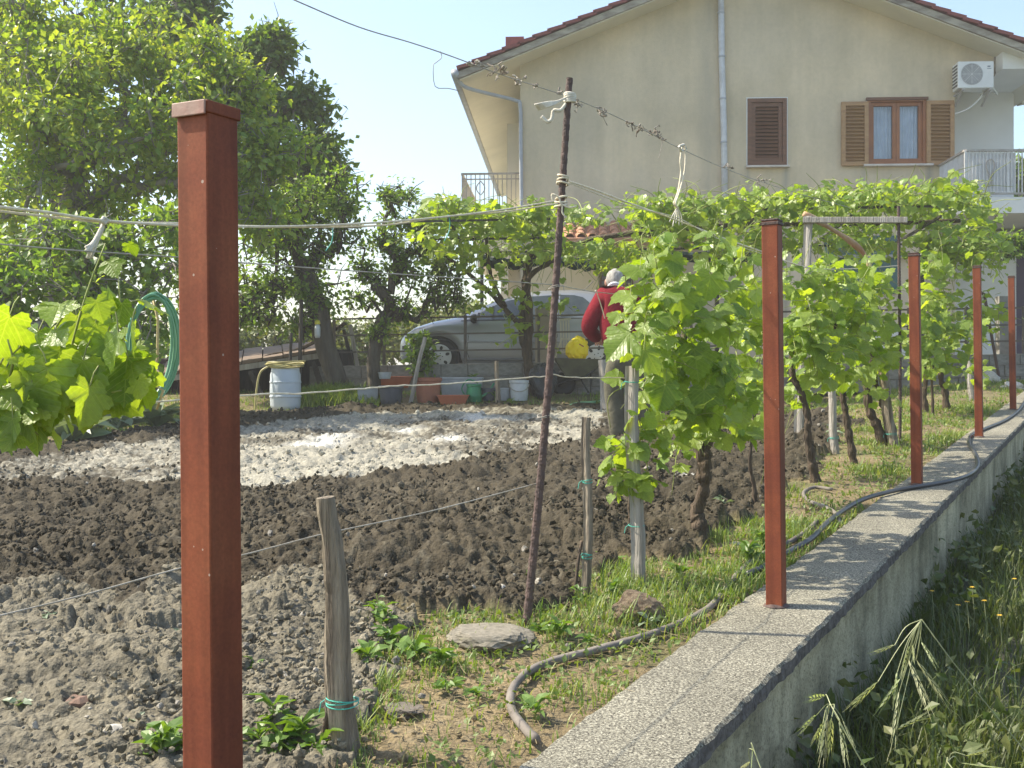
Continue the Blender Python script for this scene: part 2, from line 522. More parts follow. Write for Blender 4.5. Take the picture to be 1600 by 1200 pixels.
# far base sheet of the land, beneath everything
def base_sheet():
    rad = np.concatenate([np.linspace(0, 40, 41), np.array([50, 70, 100, 160, 260, 450, 800, 1500])])
    ang = np.linspace(0, 2 * math.pi, 73)[:-1]
    Rr, A = np.meshgrid(rad, ang, indexing='ij')
    x = (Rr * np.cos(A)).ravel(); y = (Rr * np.sin(A)).ravel() + 4
    low = -1.75 + .06 * np.clip(y, -20, 14)
    far = np.clip((np.hypot(x, y - 8) - 14) / 40, 0, 1)
    z = np.minimum(np.minimum(G(x, np.clip(y, -4, 17)), low) - .3, -.9 + 0 * x)
    z = z - far * 5
    i = np.arange(len(x)).reshape(Rr.shape)
    i2 = np.concatenate([i, i[:, :1]], 1)
    f = np.stack([i2[:-1, :-1], i2[1:, :-1], i2[1:, 1:], i2[:-1, 1:]], -1).reshape(-1, 4)
    me = mesh_np('ground', np.stack([x, y, z], 1), f, pm('far_land', (.06, .085, .03), (.10, .11, .05), scale=.3, bump=0), smooth=True)
    tag(link('ground', me), kind='structure')
base_sheet()

# lower ground on the road side of the wall
def LG(x, y):
    d = (x - wall_x(y)) * .866
    return -1.50 + .078 * y + np.clip(d - .3, 0, 4) * .10 + (fbm(x * 1.2, y * 1.2, 44) - .5) * .12
yy = np.linspace(-1.5, 17, 150); dd = np.linspace(0.02, 9, 70)
Yg, Dg = np.meshgrid(yy, dd, indexing='ij')
Xg = wall_x(Yg) + Dg / .866
i = np.arange(Xg.size).reshape(Xg.shape)
f = np.stack([i[:-1, :-1], i[:-1, 1:], i[1:, 1:], i[1:, :-1]], -1).reshape(-1, 4)
me = mesh_np('lower_ground', np.stack([Xg.ravel(), Yg.ravel(), LG(Xg.ravel(), Yg.ravel())], 1), f,
             pm('dark_turf', (.028, .040, .014), (.06, .055, .03), scale=3, bump=.4, bscale=20), smooth=True)  # dark turf, green mottled with brown
tag(link('lower_ground', me), kind='structure')

# left hand slope beside the bed (behind and left of it)
# ------------------------------------------------------------------ concrete wall
def concrete(name, top):
    m, nt, N, L = new_mat(name)
    b = N['Principled BSDF']; tc = N.new('ShaderNodeTexCoord')
    def noise(scale, det=5, st=None, rgh=.6):
        v = tc.outputs['Object']
        if st:
            mp = N.new('ShaderNodeMapping'); mp.inputs['Scale'].default_value = st; L.new(v, mp.inputs[0]); v = mp.outputs[0]
        n = N.new('ShaderNodeTexNoise'); n.inputs['Scale'].default_value = scale; n.inputs['Detail'].default_value = det
        n.inputs['Roughness'].default_value = rgh
        L.new(v, n.inputs['Vector']); return n.outputs['Fac']
    def ramp(v, stops):
        r = N.new('ShaderNodeValToRGB'); e = r.color_ramp.elements
        e[0].position, e[0].color = stops[0][0], (*stops[0][1], 1); e[1].position, e[1].color = stops[-1][0], (*stops[-1][1], 1)
        for p_, c_ in stops[1:-1]:
            k = e.new(p_); k.color = (*c_, 1)
        L.new(v, r.inputs[0]); return r.outputs[0]
    def mul(a, c, f=1):
        x = N.new('ShaderNodeMix'); x.data_type = 'RGBA'; x.blend_type = 'MULTIPLY'; x.inputs[0].default_value = f
        L.new(a, x.inputs[6]); L.new(c, x.inputs[7]); return x.outputs[2]
    if top:
        g = ramp(noise(150, 3, rgh=.8), [(.36, (.060, .055, .048)), (.47, (.215, .205, .17)), (.56, (.38, .365, .30)), (.66, (.66, .64, .54))])
        c = mul(g, ramp(noise(2.2, 5), [(.3, (.60, .585, .56)), (.7, (.92, .90, .86))]))
        hgt = noise(160, 4, rgh=.8); st, dist = .9, .006
    else:
        g = ramp(noise(3.0, 6), [(.3, (.42, .38, .27)), (.7, (.66, .61, .46))])
        c = mul(g, ramp(noise(5, 5, (1.3, 1.3, .22)), [(.36, (.45, .44, .42)), (.54, (1.05, 1.04, 1.0))]), .55)
        c = mul(c, ramp(noise(1.4, 6, rgh=.75), [(.36, (.36, .36, .31)), (.58, (1.05, 1.03, .98))]), .9)
        c = mul(c, ramp(noise(90, 4, rgh=.75), [(.36, (.35, .33, .33)), (.5, (1, 1, 1))]), .75)
        hgt = noise(70, 5, rgh=.7); st, dist = .7, .012
    L.new(c, b.inputs['Base Color']); b.inputs['Roughness'].default_value = .92; b.inputs['Specular IOR Level'].default_value = .25
    bp = N.new('ShaderNodeBump'); bp.inputs['Strength'].default_value = st; bp.inputs['Distance'].default_value = dist
    L.new(hgt, bp.inputs['Height']); L.new(bp.outputs[0], b.inputs['Normal'])
    return m
M_CT = concrete('speckled_concrete_top', True); M_CS = concrete('stained_concrete_side', False)
def build_wall():
    yw = np.concatenate([np.arange(-1.0, 6, .012), np.arange(6, 14.6, .03)])
    hw = .157
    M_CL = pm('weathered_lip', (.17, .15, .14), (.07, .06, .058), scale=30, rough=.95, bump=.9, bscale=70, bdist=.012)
    # cross-section: offset to the right, height below top
    sec = [(-hw, -1.0), (-hw, -.02), (-hw + .012, 0), (-.05, .002), (.05, .001), (hw + .008, 0), (hw + .016, -.010), (hw + .014, -.050), (hw - .006, -.066), (hw - .010, -.10), (hw - .010, -1.0)]
    V = []
    for k, (o, h) in enumerate(sec):
        jo = (fbm(yw * 26, yw * 0 + k, 40 + (k in (5, 6, 7)), 4) - .5) * (.014 if k in (1, 2, 5, 6, 7, 8) else 0)
        jz = (fbm(yw * 14, yw * 0 + 7, 41 + k, 3) - .5) * (.012 if k in (1, 2, 6, 7, 8) else .003)
        oo = o + jo
        V.append(np.stack([wall_x(yw) + oo * .8658, yw + oo * -.5004, wall_z(yw) + h + jz], 1))
    V = np.stack(V, 1); n, m, _ = V.shape
    i = np.arange(n * m).reshape(n, m)
    f = np.stack([i[:-1, :-1], i[:-1, 1:], i[1:, 1:], i[1:, :-1]], -1)
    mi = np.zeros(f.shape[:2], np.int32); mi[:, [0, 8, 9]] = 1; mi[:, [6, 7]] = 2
    me = mesh_np('concrete_wall', V.reshape(-1, 3), f.reshape(-1, 4), M_CT)
    me.materials.append(M_CS); me.materials.append(M_CL); me.polygons.foreach_set('material_index', mi.ravel())
    e = MB(); e.add([V[-1][k] for k in (0, 2, 6, 9)], [(0, 1, 2, 3)])
    o = link('concrete_wall', me)
    tag(o, 'long low concrete retaining wall with speckled top and stained side', 'wall')
    return o
wall_o = build_wall()

# ------------------------------------------------------------------ grass
BL_V = np.array([[-.5, 0, 0], [.5, 0, 0], [-.36, .12, .4], [.36, .12, .4], [-.2, .38, .75], [.2, .38, .75], [0, .72, 1.0]])
BL_F = np.array([[0, 1, 3], [0, 3, 2], [2, 3, 5], [2, 5, 4], [4, 5, 6]])
def blades(name, x, y, z, h, w, tint, mat, bend=1.0, label='', up=None):
    k = len(x)
    a = RNG.uniform(0, 2 * math.pi, k)
    b = bend * RNG.uniform(.3, 1.3, k)
    V = np.repeat(BL_V[None], k, 0)
    vx = V[:, :, 0] * w[:, None]; vy = V[:, :, 1] * (h * b)[:, None]; vz = V[:, :, 2] * h[:, None] * np.sqrt(np.clip(1 - (V[:, :, 1] * b[:, None]) ** 2 * .5, .2, 1))
    ca, sa = np.cos(a)[:, None], np.sin(a)[:, None]
    X_ = vx * ca - vy * sa + x[:, None]; Y_ = vx * sa + vy * ca + y[:, None]; Z_ = vz + z[:, None]
    Vv = np.stack([X_, Y_, Z_], -1).reshape(-1, 3)
    Fc = (BL_F[None] + (np.arange(k) * 7)[:, None, None]).reshape(-1, 3)
    me = mesh_np(name, Vv, Fc, mat, {'tint': np.repeat(tint, 7)})
    return tag(link(name, me), label, 'grass', kind='stuff')

M_GR = leaf_mat('grass_blade', (.14, .23, .045), (.28, .31, .11), trans=.4, rough=.5, tcol=(1.4, 1.4, .4))
M_GRD = leaf_mat('rank_grass_blade', (.075, .115, .028), (.165, .175, .065), trans=.35, rough=.5, tcol=(1.3, 1.35, .4))

# short grass between the bed and the wall
def strip_grass():
    n = 300000
    y = np.exp(RNG.uniform(math.log(1.6), math.log(15.2), n)); x = wall_x(y) - .155 / .866 - RNG.uniform(0, 3.4, n) ** 1.0
    li, gr, ti = zones(x, y)
    clump = fbm(x * 2.2, y * 2.2, 71, 3); fine = vn(x * 14, y * 14, 72)
    p = np.clip((clump - .40) * 4.5, .06, 1) * np.clip((fine - .2) * 2.6, .08, 1) * np.clip(.55 + y * .09, 0, 1)
    ok = ~(ti | gr) & (RNG.random(n) < p) & (x / y > -.2)
    x, y, clump = x[ok], y[ok], clump[ok]
    h = RNG.uniform(.014, .042, len(x)) * (1 + 1.3 * np.clip(clump - .45, 0, .4) * 2)
    h *= RNG.uniform(.6, 1.25, len(x)); tall = RNG.random(len(x)) < .05; h = np.where(tall, h * 1.8, h)
    w = RNG.uniform(.0022, .005, len(x)) * (1 + y * .16)
    t = np.clip(RNG.normal(.4, .45, len(x)), 0, 1)
    blades('grass', x, y, G(x, y) - .005, h, w, t, M_GR, 1.1, 'short patchy grass growing between the dug bed and the concrete wall')
    # at the far side of the bed
    n = 60000
    x = RNG.uniform(-12, 3.6, n); y = RNG.uniform(9.5, 16.6, n)
    li, gr, ti = zones(x, y)
    p = np.clip((fbm(x * 1.4, y * 1.4, 73, 3) - .3) * 3, .1, 1)
    edge = 16.35 - (x + 3.0) * .147
    ok = ~ti & (RNG.random(n) < p) & (y < np.where(x < -2.6, 17, edge)) & ((x < -2.2) | (y > 13.5))
    x, y = x[ok], y[ok]
    blades('grass', x, y, G(x, y) - .01, RNG.uniform(.03, .09, len(x)), RNG.uniform(.008, .016, len(x)), np.clip(RNG.normal(.3, .3, len(x)), 0, 1), M_GR, .9,
           'mown grass strip along the far edge of the dug bed')
strip_grass()

def lower_grass():
    n = 95000
    y = RNG.uniform(.3, 1, n) ** 1.3 * 14.5; d = RNG.uniform(.0, 1, n) ** 1.2 * (3.2 + y * .25) + .17
    x = wall_x(y) + d / .866
    p = np.clip((fbm(x * 1.6, y * 1.6, 81, 3) - .25) * 3, .15, 1)
    ok = RNG.random(n) < p; x, y, d = x[ok], y[ok], d[ok]
    h = RNG.uniform(.10, .30, len(x)) * np.clip(.55 + d * .5, .5, 1.15)
    w = RNG.uniform(.003, .007, len(x)) * (1 + y * .12)
    blades('grass', x, y, LG(x, y) - .01, h, w, np.clip(RNG.normal(.35, .35, len(x)), 0, 1), M_GRD, .9, 'rank dark grass growing on the low ground outside the wall')
    # leafy ground plants among it
    n = 16000
    y = RNG.uniform(.25, 1, n) ** 1.2 * 14; d = RNG.uniform(.1, 3.5, n); x = wall_x(y) + d / .866
    ok = fbm(x * 2, y * 2, 88, 3) > .48; x, y, d = x[ok], y[ok], d[ok]; k = len(x)
    pos = np.stack([x, y, LG(x, y) + RNG.uniform(.03, .22, k)], 1)
    nn = RNG.normal(size=(k, 3)) * .6 + [0, 0, 1]; tt = RNG.normal(size=(k, 3)) + [0, 0, .3]
    tv = [[0, 0, 0], [-.3, .4, .08], [.3, .4, .08], [0, 1, -.1], [0, .45, 0]]; tf = [[0, 4, 1], [0, 2, 4], [1, 4, 3], [4, 2, 3]]
    o = stamp('ground_cover', tv, tf, pos, frames(nn, tt), RNG.uniform(.02, .055, k) * (1 + y * .05), np.clip(RNG.normal(.4, .3, k), 0, 1), M_GRD)
    tag(o, 'small leaved weeds among the dark grass outside the wall', 'ground cover', kind='stuff')
    # yellow flowers
    for j, (a, b) in enumerate([(1456, 924), (1519, 918), (1496, 946), (1538, 939), (1510, 942), (1562, 962), (1585, 905), (1478, 965)]):
        pass
lower_grass()
# ================================================================== POSTS, STAKES, BAR
M_RED = None
def red_paint():
    m, nt, N, L = new_mat('red_oxide_paint')
    b = N['Principled BSDF']; tc = N.new('ShaderNodeTexCoord')
    n = N.new('ShaderNodeTexNoise'); n.inputs['Scale'].default_value = 3.2; n.inputs['Detail'].default_value = 6; n.inputs['Roughness'].default_value = .65
    L.new(tc.outputs['Object'], n.inputs['Vector'])
    r = N.new('ShaderNodeValToRGB'); e = r.color_ramp.elements
    e[0].position = .3; e[0].color = (.145, .036, .022, 1); e[1].position = .72; e[1].color = (.285, .092, .040, 1)
    k = e.new(.5); k.color = (.215, .057, .026, 1)
    L.new(n.outputs['Fac'], r.inputs[0])
    n2 = N.new('ShaderNodeTexNoise'); n2.inputs['Scale'].default_value = 230; n2.inputs['Detail'].default_value = 2
    L.new(tc.outputs['Object'], n2.inputs['Vector'])
    r2 = N.new('ShaderNodeMapRange'); r2.inputs[1].default_value = .3; r2.inputs[2].default_value = .7; r2.inputs[3].default_value = .88; r2.inputs[4].default_value = 1.10
    L.new(n2.outputs['Fac'], r2.inputs[0])
    mx = N.new('ShaderNodeMix'); mx.data_type = 'RGBA'; mx.blend_type = 'MULTIPLY'; mx.inputs[0].default_value = 1
    L.new(r.outputs[0], mx.inputs[6]); L.new(r2.outputs[0], mx.inputs[7])
    mpz = N.new('ShaderNodeMapping'); mpz.inputs['Scale'].default_value = (1, 1, .06); L.new(tc.outputs['Object'], mpz.inputs[0])
    n5 = N.new('ShaderNodeTexNoise'); n5.inputs['Scale'].default_value = 45; n5.inputs['Detail'].default_value = 4; L.new(mpz.outputs[0], n5.inputs['Vector'])
    r5 = N.new('ShaderNodeMapRange'); r5.inputs[1].default_value = .35; r5.inputs[2].default_value = .6; r5.inputs[3].default_value = .72; r5.inputs[4].default_value = 1.05
    L.new(n5.outputs['Fac'], r5.inputs[0])
    mx5 = N.new('ShaderNodeMix'); mx5.data_type = 'RGBA'; mx5.blend_type = 'MULTIPLY'; mx5.inputs[0].default_value = .8
    L.new(mx.outputs[2], mx5.inputs[6]); L.new(r5.outputs[0], mx5.inputs[7]); mx = mx5
    # small pale chips
    v = N.new('ShaderNodeTexVoronoi'); v.inputs['Scale'].default_value = 26
    L.new(tc.outputs['Object'], v.inputs['Vector'])
    lt = N.new('ShaderNodeMath'); lt.operation = 'LESS_THAN'; lt.inputs[1].default_value = .058; L.new(v.outputs['Distance'], lt.inputs[0])
    m3 = N.new('ShaderNodeMix'); m3.data_type = 'RGBA'; L.new(lt.outputs[0], m3.inputs[0]); L.new(mx.outputs[2], m3.inputs[6]); m3.inputs[7].default_value = (.40, .30, .24, 1)
    L.new(m3.outputs[2], b.inputs['Base Color'])
    b.inputs['Roughness'].default_value = .62; b.inputs['Specular IOR Level'].default_value = .22
    bp = N.new('ShaderNodeBump'); bp.inputs['Strength'].default_value = .18; bp.inputs['Distance'].default_value = .001
    L.new(n2.outputs['Fac'], bp.inputs['Height']); L.new(bp.outputs[0], b.inputs['Normal'])
    return m
M_RED = red_paint()
M_RUST = pm('rusted_iron', (.115, .072, .06), (.075, .05, .044), scale=14, rough=.8, bump=.5, bscale=90)
M_CAPW = pm('chipped_pale_paint', (.40, .28, .22), (.30, .085, .06), scale=10, rough=.6, bump=.2)

SPAN = 2.4
def fence_post(base, h, label, capkind, lean=-.012, s=.0565):
    o = empty('fence_post', base, 0, label, 'metal post', 'red metal posts standing along the concrete wall')
    o.rotation_euler = (0, math.atan(lean), math.atan2(AL.y, AL.x) - math.pi / 2)
    m = MB(); hs = s / 2
    sec = [(-hs, -hs), (hs, -hs), (hs, hs), (-hs, hs)]
    vs = [(x, y, z) for z in np.linspace(-.03, h, 12) for x, y in sec]
    fs = [(4 * i + k, 4 * i + (k + 1) % 4, 4 * i + 4 + (k + 1) % 4, 4 * i + 4 + k) for i in range(11) for k in range(4)]
    fs += [(3, 2, 1, 0), (44, 45, 46, 47)]
    m.add(vs, fs); m.build('shaft', M_RED, o, bevel=.003)
    c = MB()
    if capkind == 'box':
        c.box((0, 0, h + .001), (s + .0055, s + .0055, .017))
        c.build('cap', M_RED, o, bevel=.002); c = MB()
        c.box((-.001, -(s / 2 + .0045), h + .0005), (s + .004, .003, .019), M=Matrix.Rotation(R(2), 3, 'Y'))
    else:
        c.box((0, 0, h + .003), (s + .004, s + .004, .007)); c.box((.001, .001, h - .009), (s + .006, s + .006, .012))
    c.build('bent_strip' if capkind == 'box' else 'cap', M_CAPW if capkind == 'box' else M_RUST, o, bevel=.0012 if capkind == 'box' else .0025)
    if capkind != 'box' :
        w = MB(); w.lathe([(.001, .0), (.045, .001), (.04, .006), (.03, .010)], 14, (0, 0, .0)); w.build('weld_collar', M_RUST, o)
    return o
p0 = Vector((-.396, 1.455, wall_z(1.455) + .001)); h0 = (600 - 176) / F * 1.455 - p0.z
fence_post(p0, h0, 'nearest and tallest looking red post with boxy folded cap, in the left foreground', 'box')
for (px, pb, pt, lab) in [(1213, 947, 341, 'red metal post with flat cap, second along the wall, right of the bushy vine'),
                          (1433, 757, 393, 'third red post on the wall, black hose passing its foot'),
                          (1530, 683, 413, 'fourth red post on the wall where the hose bends round'),
                          (1583, 640, 429, 'farthest and smallest red post near the right edge')]:
    b = wp(px, pb); fence_post(b, (600 - pt - 2) / F * b.y - b.z - .006, lab, 'flat')

# rusty ribbed bar -----------------------------------------------------------
def rebar(a, b, r, label, name='rebar_stake', rib=True):
    a = Vector(a); b = Vector(b); n = int((b - a).length / .006)
    pts = [a.lerp(b, i / n) + Vector((math.sin(i / n * 5) * .004, 0, 0)) for i in range(n + 1)]
    m = MB(); m.tube(pts, r, 10, mod=(lambda i, k: 1.0 + (.13 if (i + k) % 4 < 2 else -.05)) if rib else None)
    return tag(m.build(name, M_RUST, smooth=False), label, 'metal bar')
bb = gp(820, 978); bt = P(893, 122, bb.y - .02)
BARY = bb.y
m = MB(); n = 300
base = bb + Vector((0, 0, -.05))
m.tube([base.lerp(bt, i / n) + Vector((math.sin(i / n * 4) * .008, 0, 0)) for i in range(n + 1)],
       [.0140 - .0036 * (i / n) for i in range(n + 1)], 12, mod=lambda i, k: 1.0 + (.07 if (i + k // 2) % 6 < 3 else -.04))
bar = tag(m.build('rebar_stake', M_RUST), 'tall leaning rusty ribbed bar set in a pale concrete lump', 'metal bar')

# weathered wood ------------------------------------------------------------
M_WOOD = pm('weathered_wood', (.37, .31, .23), (.135, .105, .075), scale=7, rough=.9, bump=1.0, bscale=24, stretch=(6, 6, .45), bdist=.02)
M_WOODG = pm('grey_wood', (.40, .37, .33), (.25, .225, .19), scale=5, rough=.9, bump=.8, bscale=24, stretch=(5, 5, .4), bdist=.015)
M_TWINE = pm('green_twine', (.05, .34, .26), (.08, .42, .33), scale=30, rough=.5, bump=0)
def stake(base, top, r0, r1, label, mat=None, sq=False, seed=0, ties=(), crack=True, name='wooden_stake', group='wooden stakes along the vine row', base_deep=.06):
    base = Vector(base); top = Vector(top); d = top - base
    o = empty(name, base, 0, label, 'wooden stake', group)
    m = MB(); n = 22; k = 16; rn = random.Random(seed)
    pr = []
    for j in range(k):
        a = 2 * math.pi * j / k
        rr_ = 1 / max(abs(math.cos(a)), abs(math.sin(a))) ** (.75 if sq else .12)
        pr.append(rr_ * (1 + rn.uniform(-.07, .07)))
    if crack: pr[3] *= .78; pr[10] *= .86
    pts = [Vector((0, 0, 0)) - d.normalized() * base_deep] + [d * (i / n) for i in range(n + 1)]
    pts = [p + Vector((rn.uniform(-.0015, .0015) + .006 * math.sin(i * .3 + seed), 0, 0)) for i, p in enumerate(pts)]
    rad = [r0 * 1.05] + [r0 + (r1 - r0) * i / n for i in range(n + 1)]
    rad = [r * (1 + rn.uniform(-.025, .025)) for r in rad]
    m.tube(pts, rad, k, mod=lambda i, j: pr[j] * (1 + .02 * math.sin(i * 1.1 + j)))
    m.build('wood', mat or M_WOOD, o)
    for (f, cnt) in ties:
        t = MB()
        for c in range(cnt):
            q = d * f + Vector((0, 0, c * .005)); rr2 = (r0 + (r1 - r0) * f) * (1.22 if sq else 1.1)
            t.tube([q + Vector((math.cos(a) * rr2, math.sin(a) * rr2, math.sin(a + c * 2) * .004)) for a in np.linspace(0, 2 * math.pi, 20)], .0016, 6)
        t.tube([q + Vector((-rr2, 0, 0)), q + Vector((-rr2 - .012, -.004, -.008)), q + Vector((-rr2 - .016, -.004, -.03))], .0015, 5)
        t.build('twine_tie', M_TWINE, o)
    return o
b1 = gp(541, 1178)
stake(b1, P(511, 777, b1.y - .03), .037, .0215, 'thick cracked wooden stake bound low with green twine, left of the rusty bar', seed=3, ties=[(.2, 3)])
b2 = gp(917, 932)
stake(b2, P(918, 652, b2.y), .0155, .0135, 'thin split stake with pointed top, just right of the rusty bar', seed=5, sq=True, ties=[(.22, 3), (.64, 2)])
b3 = gp(997, 912)
stake(b3, P(987, 572, b3.y), .024, .022, 'square grey stake rising through the leaves beside the young vine', mat=M_WOODG, seed=6, sq=True, ties=[(.27, 1), (.93, 1)])
b4 = gp(1395, 697)
stake(b4, P(1378, 572, b4.y), .040, .034, 'thick wooden stake leaning beside the double vine trunk', mat=M_WOOD, seed=8, ties=[(.15, 2)])
b5 = gp(1305, 708)
stake(b5, P(1297, 590, b5.y), .030, .026, 'grey wooden stake with green tie behind the dark curved vine trunk', mat=M_WOODG, seed=9, ties=[(.2, 2)])
b6 = gp(946, 644, hi=15.3)
stake(b6, P(942, 562, b6.y), .045, .04, 'upright stake on the far grass in front of the wheelbarrow', mat=M_WOODG, seed=11, sq=True, group='stakes at the far side of the bed')
b7 = gp(778, 636, hi=15.3)
stake(b7, P(776, 564, b7.y), .035, .028, 'slim stake on the far grass between the watering can and white bucket', mat=M_WOOD, seed=12, group='stakes at the far side of the bed')
b8 = gp(640, 634, hi=15.3)
stake(b8, P(664, 527, b8.y + .1), .028, .026, 'long bare pole leaning against the far railing by the terracotta pot', mat=M_WOODG, seed=13, group='stakes at the far side of the bed')
b9 = gp(1518, 625, hi=14.3)
stake(b9, P(1514, 562, b9.y), .03, .026, 'pale thin stake behind the fourth red post', mat=M_WOODG, seed=14)

# small trunk tied beside the thick stake
mb = MB(); q0 = gp(470 + 55, 1150)
mb.tube(crv([b1 + Vector((-.055, -.01, -.02)), b1 + Vector((-.05, -.01, .05)), b1 + Vector((-.036, -.005, .13))], 5), [.012, .011, .01, .009, .008, .008, .007, .006, .006, .005, .005], 8)
tag(mb.build('vine_stub', pm('vine_bark', (.12, .085, .055), (.055, .04, .028), scale=10, rough=.95, bump=1, bscale=26, stretch=(3, 3, .4), bdist=.03), smooth=True), 'short dry vine stub tied to the thick cracked stake', 'vine stub')
q1 = gp(898, 935)
mb = MB(); mb.tube(crv([q1 + Vector((0, 0, -.02)), P(903, 880, q1.y), P(909, 845, q1.y + .03)], 5), .006, 7)
tag(mb.build('vine_stub', MATS['vine_bark'], smooth=True), 'thin dry stem tied to the split stake', 'vine stub')

# wooden frame with rebar ----------------------------------------------------
fr_base = gp(1247, 690); fd = fr_base.y
stake(fr_base, P(1263, 338, fd), .036, .030, 'tall pale wooden pole carrying the left end of the crossbeam', mat=M_WOODG, seed=21, sq=True, name='wooden_pole', group=None)
rb = gp(1406, 692)
rebar(rb + Vector((0, 0, -.05)), P(1405, 322, rb.y), .011, 'tall thin ribbed bar holding the right end of the crossbeam')
m = MB(); m.beam(P(1255, 344, fd - .03), P(1418, 344, rb.y - .03), .05, .045)
tag(m.build('crossbeam', M_WOODG, bevel=.004), 'grey wooden crossbeam lashed between the pale pole and the thin bar', 'wooden beam')
m = MB(); m.tube(crv([P(1256, 334, fd + .05), P(1290, 352, fd + .1), P(1330, 378, fd + .15), P(1352, 400, fd + .2), P(1358, 428, fd + .2), P(1356, 470, fd + .2)], 6),
                 [.022 + .006 * math.sin(i * .6) for i in range(31)], 10)
tag(m.build('curved_branch', pm('peeled_branch', (.45, .34, .2), (.38, .20, .11), scale=6, rough=.85, bump=.4), smooth=True), 'peeled tan branch curving down from the crossbeam', 'branch')

# ropes and wires --------------------------------------------------------------
M_ROPE = pm('pale_rope', (.76, .69, .53), (.58, .51, .38), scale=60, rough=.9, bump=.5, bscale=200, bdist=.003)
M_WIRE = pm('grey_wire', (.42, .39, .34), (.28, .25, .2), scale=30, rough=.6, bump=0)
M_FRAY = pm('frayed_cord', (.72, .68, .58), (.55, .50, .42), scale=60, rough=.95, bump=.4, bscale=200, bdist=.003)
def rope(name, pts, r, mat, label, cat='rope', k=6, jit=0.0, parent=None, group=None):
    c = crv(pts, k)
    if jit: c = [p + Vector((rr(-jit, jit), rr(-jit, jit), rr(-jit, jit))) for p in c]
    m = MB(); m.tube(c, r, 6)
    o = m.build(name, mat, parent, smooth=True)
    return tag(o, label, cat, group) if parent is None else o
def R_(l, off=0): return [rp(a, b, off) for a, b in l]
t = empty('trellis_rope', rp(880, 315), 0, 'pale doubled rope running left from the rusty bar past the near post', 'rope')
def sub(name, pts, r, mat, par, k=6):
    m = MB(); m.tube([p - par.location for p in crv(pts, k)], r, 6); return m.build(name, mat, par, smooth=True)
sub('strand', R_([(-60, 318), (60, 330), (165, 345), (280, 352), (372, 354), (480, 353), (600, 347), (700, 338), (790, 327), (878, 312)]), .0030, M_ROPE, t)
sub('strand', [p + Vector((0, .008, 0)) for p in R_([(-60, 322), (60, 336), (165, 346), (280, 348), (372, 352), (480, 354), (600, 351), (700, 337), (790, 330), (880, 316)])], .0026, M_ROPE, t)
for kk in range(7):
    a = rr(-8, 8)
    sub('tassel', R_([(163, 346), (158 + a * .4, 362), (150 + a * .8, 380 + rr(-4, 4)), (141 + a, 398 + rr(-12, 6))], -.005 - kk * .002), .0032, M_FRAY, t, 4)
m = MB(); m.tube([p - t.location for p in R_([(158, 342), (163, 350), (168, 343), (162, 340), (158, 348)])], .004, 6); m.build('knot', M_FRAY, t, smooth=True)
rope('wire', R_([(-60, 376), (100, 390), (280, 402), (372, 410), (560, 424), (740, 436), (868, 445)]), .0016, M_WIRE, 'thin grey wire below the doubled rope, sagging left from the bar', 'wire')
rope('wire', R_([(-60, 980), (0, 962), (130, 930), (285, 887), (380, 867), (498, 836), (545, 826), (680, 797), (840, 755)], .0), .0017, M_WIRE, 'lowest wire crossing the dug soil at the thick stake', 'wire')
rope('twine', R_([(240, 628), (372, 618), (480, 614), (560, 608), (620, 603), (700, 600), (790, 592), (850, 588), (862, 585)]), .0021, M_ROPE, 'rough twine strung at knee height left of the rusty bar', 'twine', jit=.0015)
rope('twine', R_([(862, 585), (900, 590), (960, 590), (1000, 592), (1060, 596)]), .0021, M_ROPE, 'rough twine from the rusty bar to the square grey stake', 'twine', jit=.0015)
rope('trellis_rope', R_([(888, 283), (930, 297), (985, 318), (1060, 345), (1130, 372), (1190, 393), (1262, 418), (1330, 420), (1404, 415)]), .0036, M_ROPE, 'pale rope slanting right from the bar over the bushy vine', 'rope')
rope('trellis_rope', R_([(888, 286), (900, 290), (985, 322), (1060, 341), (1130, 376), (1262, 419)], .01), .002, M_ROPE, 'thin second cord beside the slanting rope right of the bar', 'rope')
ow = empty('overhead_wire', rp(885, 150), 0, 'thin overhead wire with dry tendrils crossing the sky and house front', 'wire')
OW = [(380, -35), (460, 0), (560, 42), (640, 66), (700, 86), (770, 112), (830, 132), (890, 152), (940, 172), (1000, 200), (1067, 234), (1150, 270), (1240, 300), (1330, 325)]
sub('wire', R_(OW), .0016, M_WIRE, ow)
M_DRY = pm('dry_tendril', (.16, .12, .09), (.42, .38, .32), scale=40, rough=.9, bump=0)
def tendril_knot(a, b, s=1.0, n=5, tail=None):
    c = rp(a, b) - ow.location; m = MB()
    for _ in range(n):
        p = c + Vector((rr(-.018, .018), rr(-.006, .006), rr(-.006, .006))) * s
        pts = [p]
        for i in range(5): pts.append(pts[-1] + Vector((rr(-.012, .012), rr(-.01, .01), rr(-.011, .010))) * s)
        m.tube(crv(pts, 3), rr(.0015, .003), 5)
    if tail: m.tube(crv([c] + [rp(x, y) - ow.location for x, y in tail], 4), .0013, 5)
    m.build('dry_tendril', M_DRY, ow)
for a, b, s, n, tl in [(745, 102, .8, 5, None), (780, 114, 1.1, 8, None), (812, 126, .8, 5, [(811, 131)]), (872, 144, .7, 4, None), (902, 160, .9, 6, [(901, 175), (897, 172)]),
                       (942, 172, 1.1, 7, [(943, 184), (949, 196)]), (983, 192, .9, 6, None), (1001, 200, 1, 6, None), (1026, 209, 1.1, 8, None),
                       (1036, 216, .6, 3, [(1034, 228), (1029, 248)]), (1140, 262, 1, 6, None), (1188, 282, 1, 6, None), (838, 131, .6, 3, None)]:
    tendril_knot(a, b, s, n, tl)
rope('bent_wire_hook', R_([(688, 80), (690, 90), (681, 98), (677, 104), (680, 135), (700, 138), (718, 142)]), .0012, M_WIRE, 'bent wire hook dangling from the overhead wire against the sky', 'wire hook', k=3)
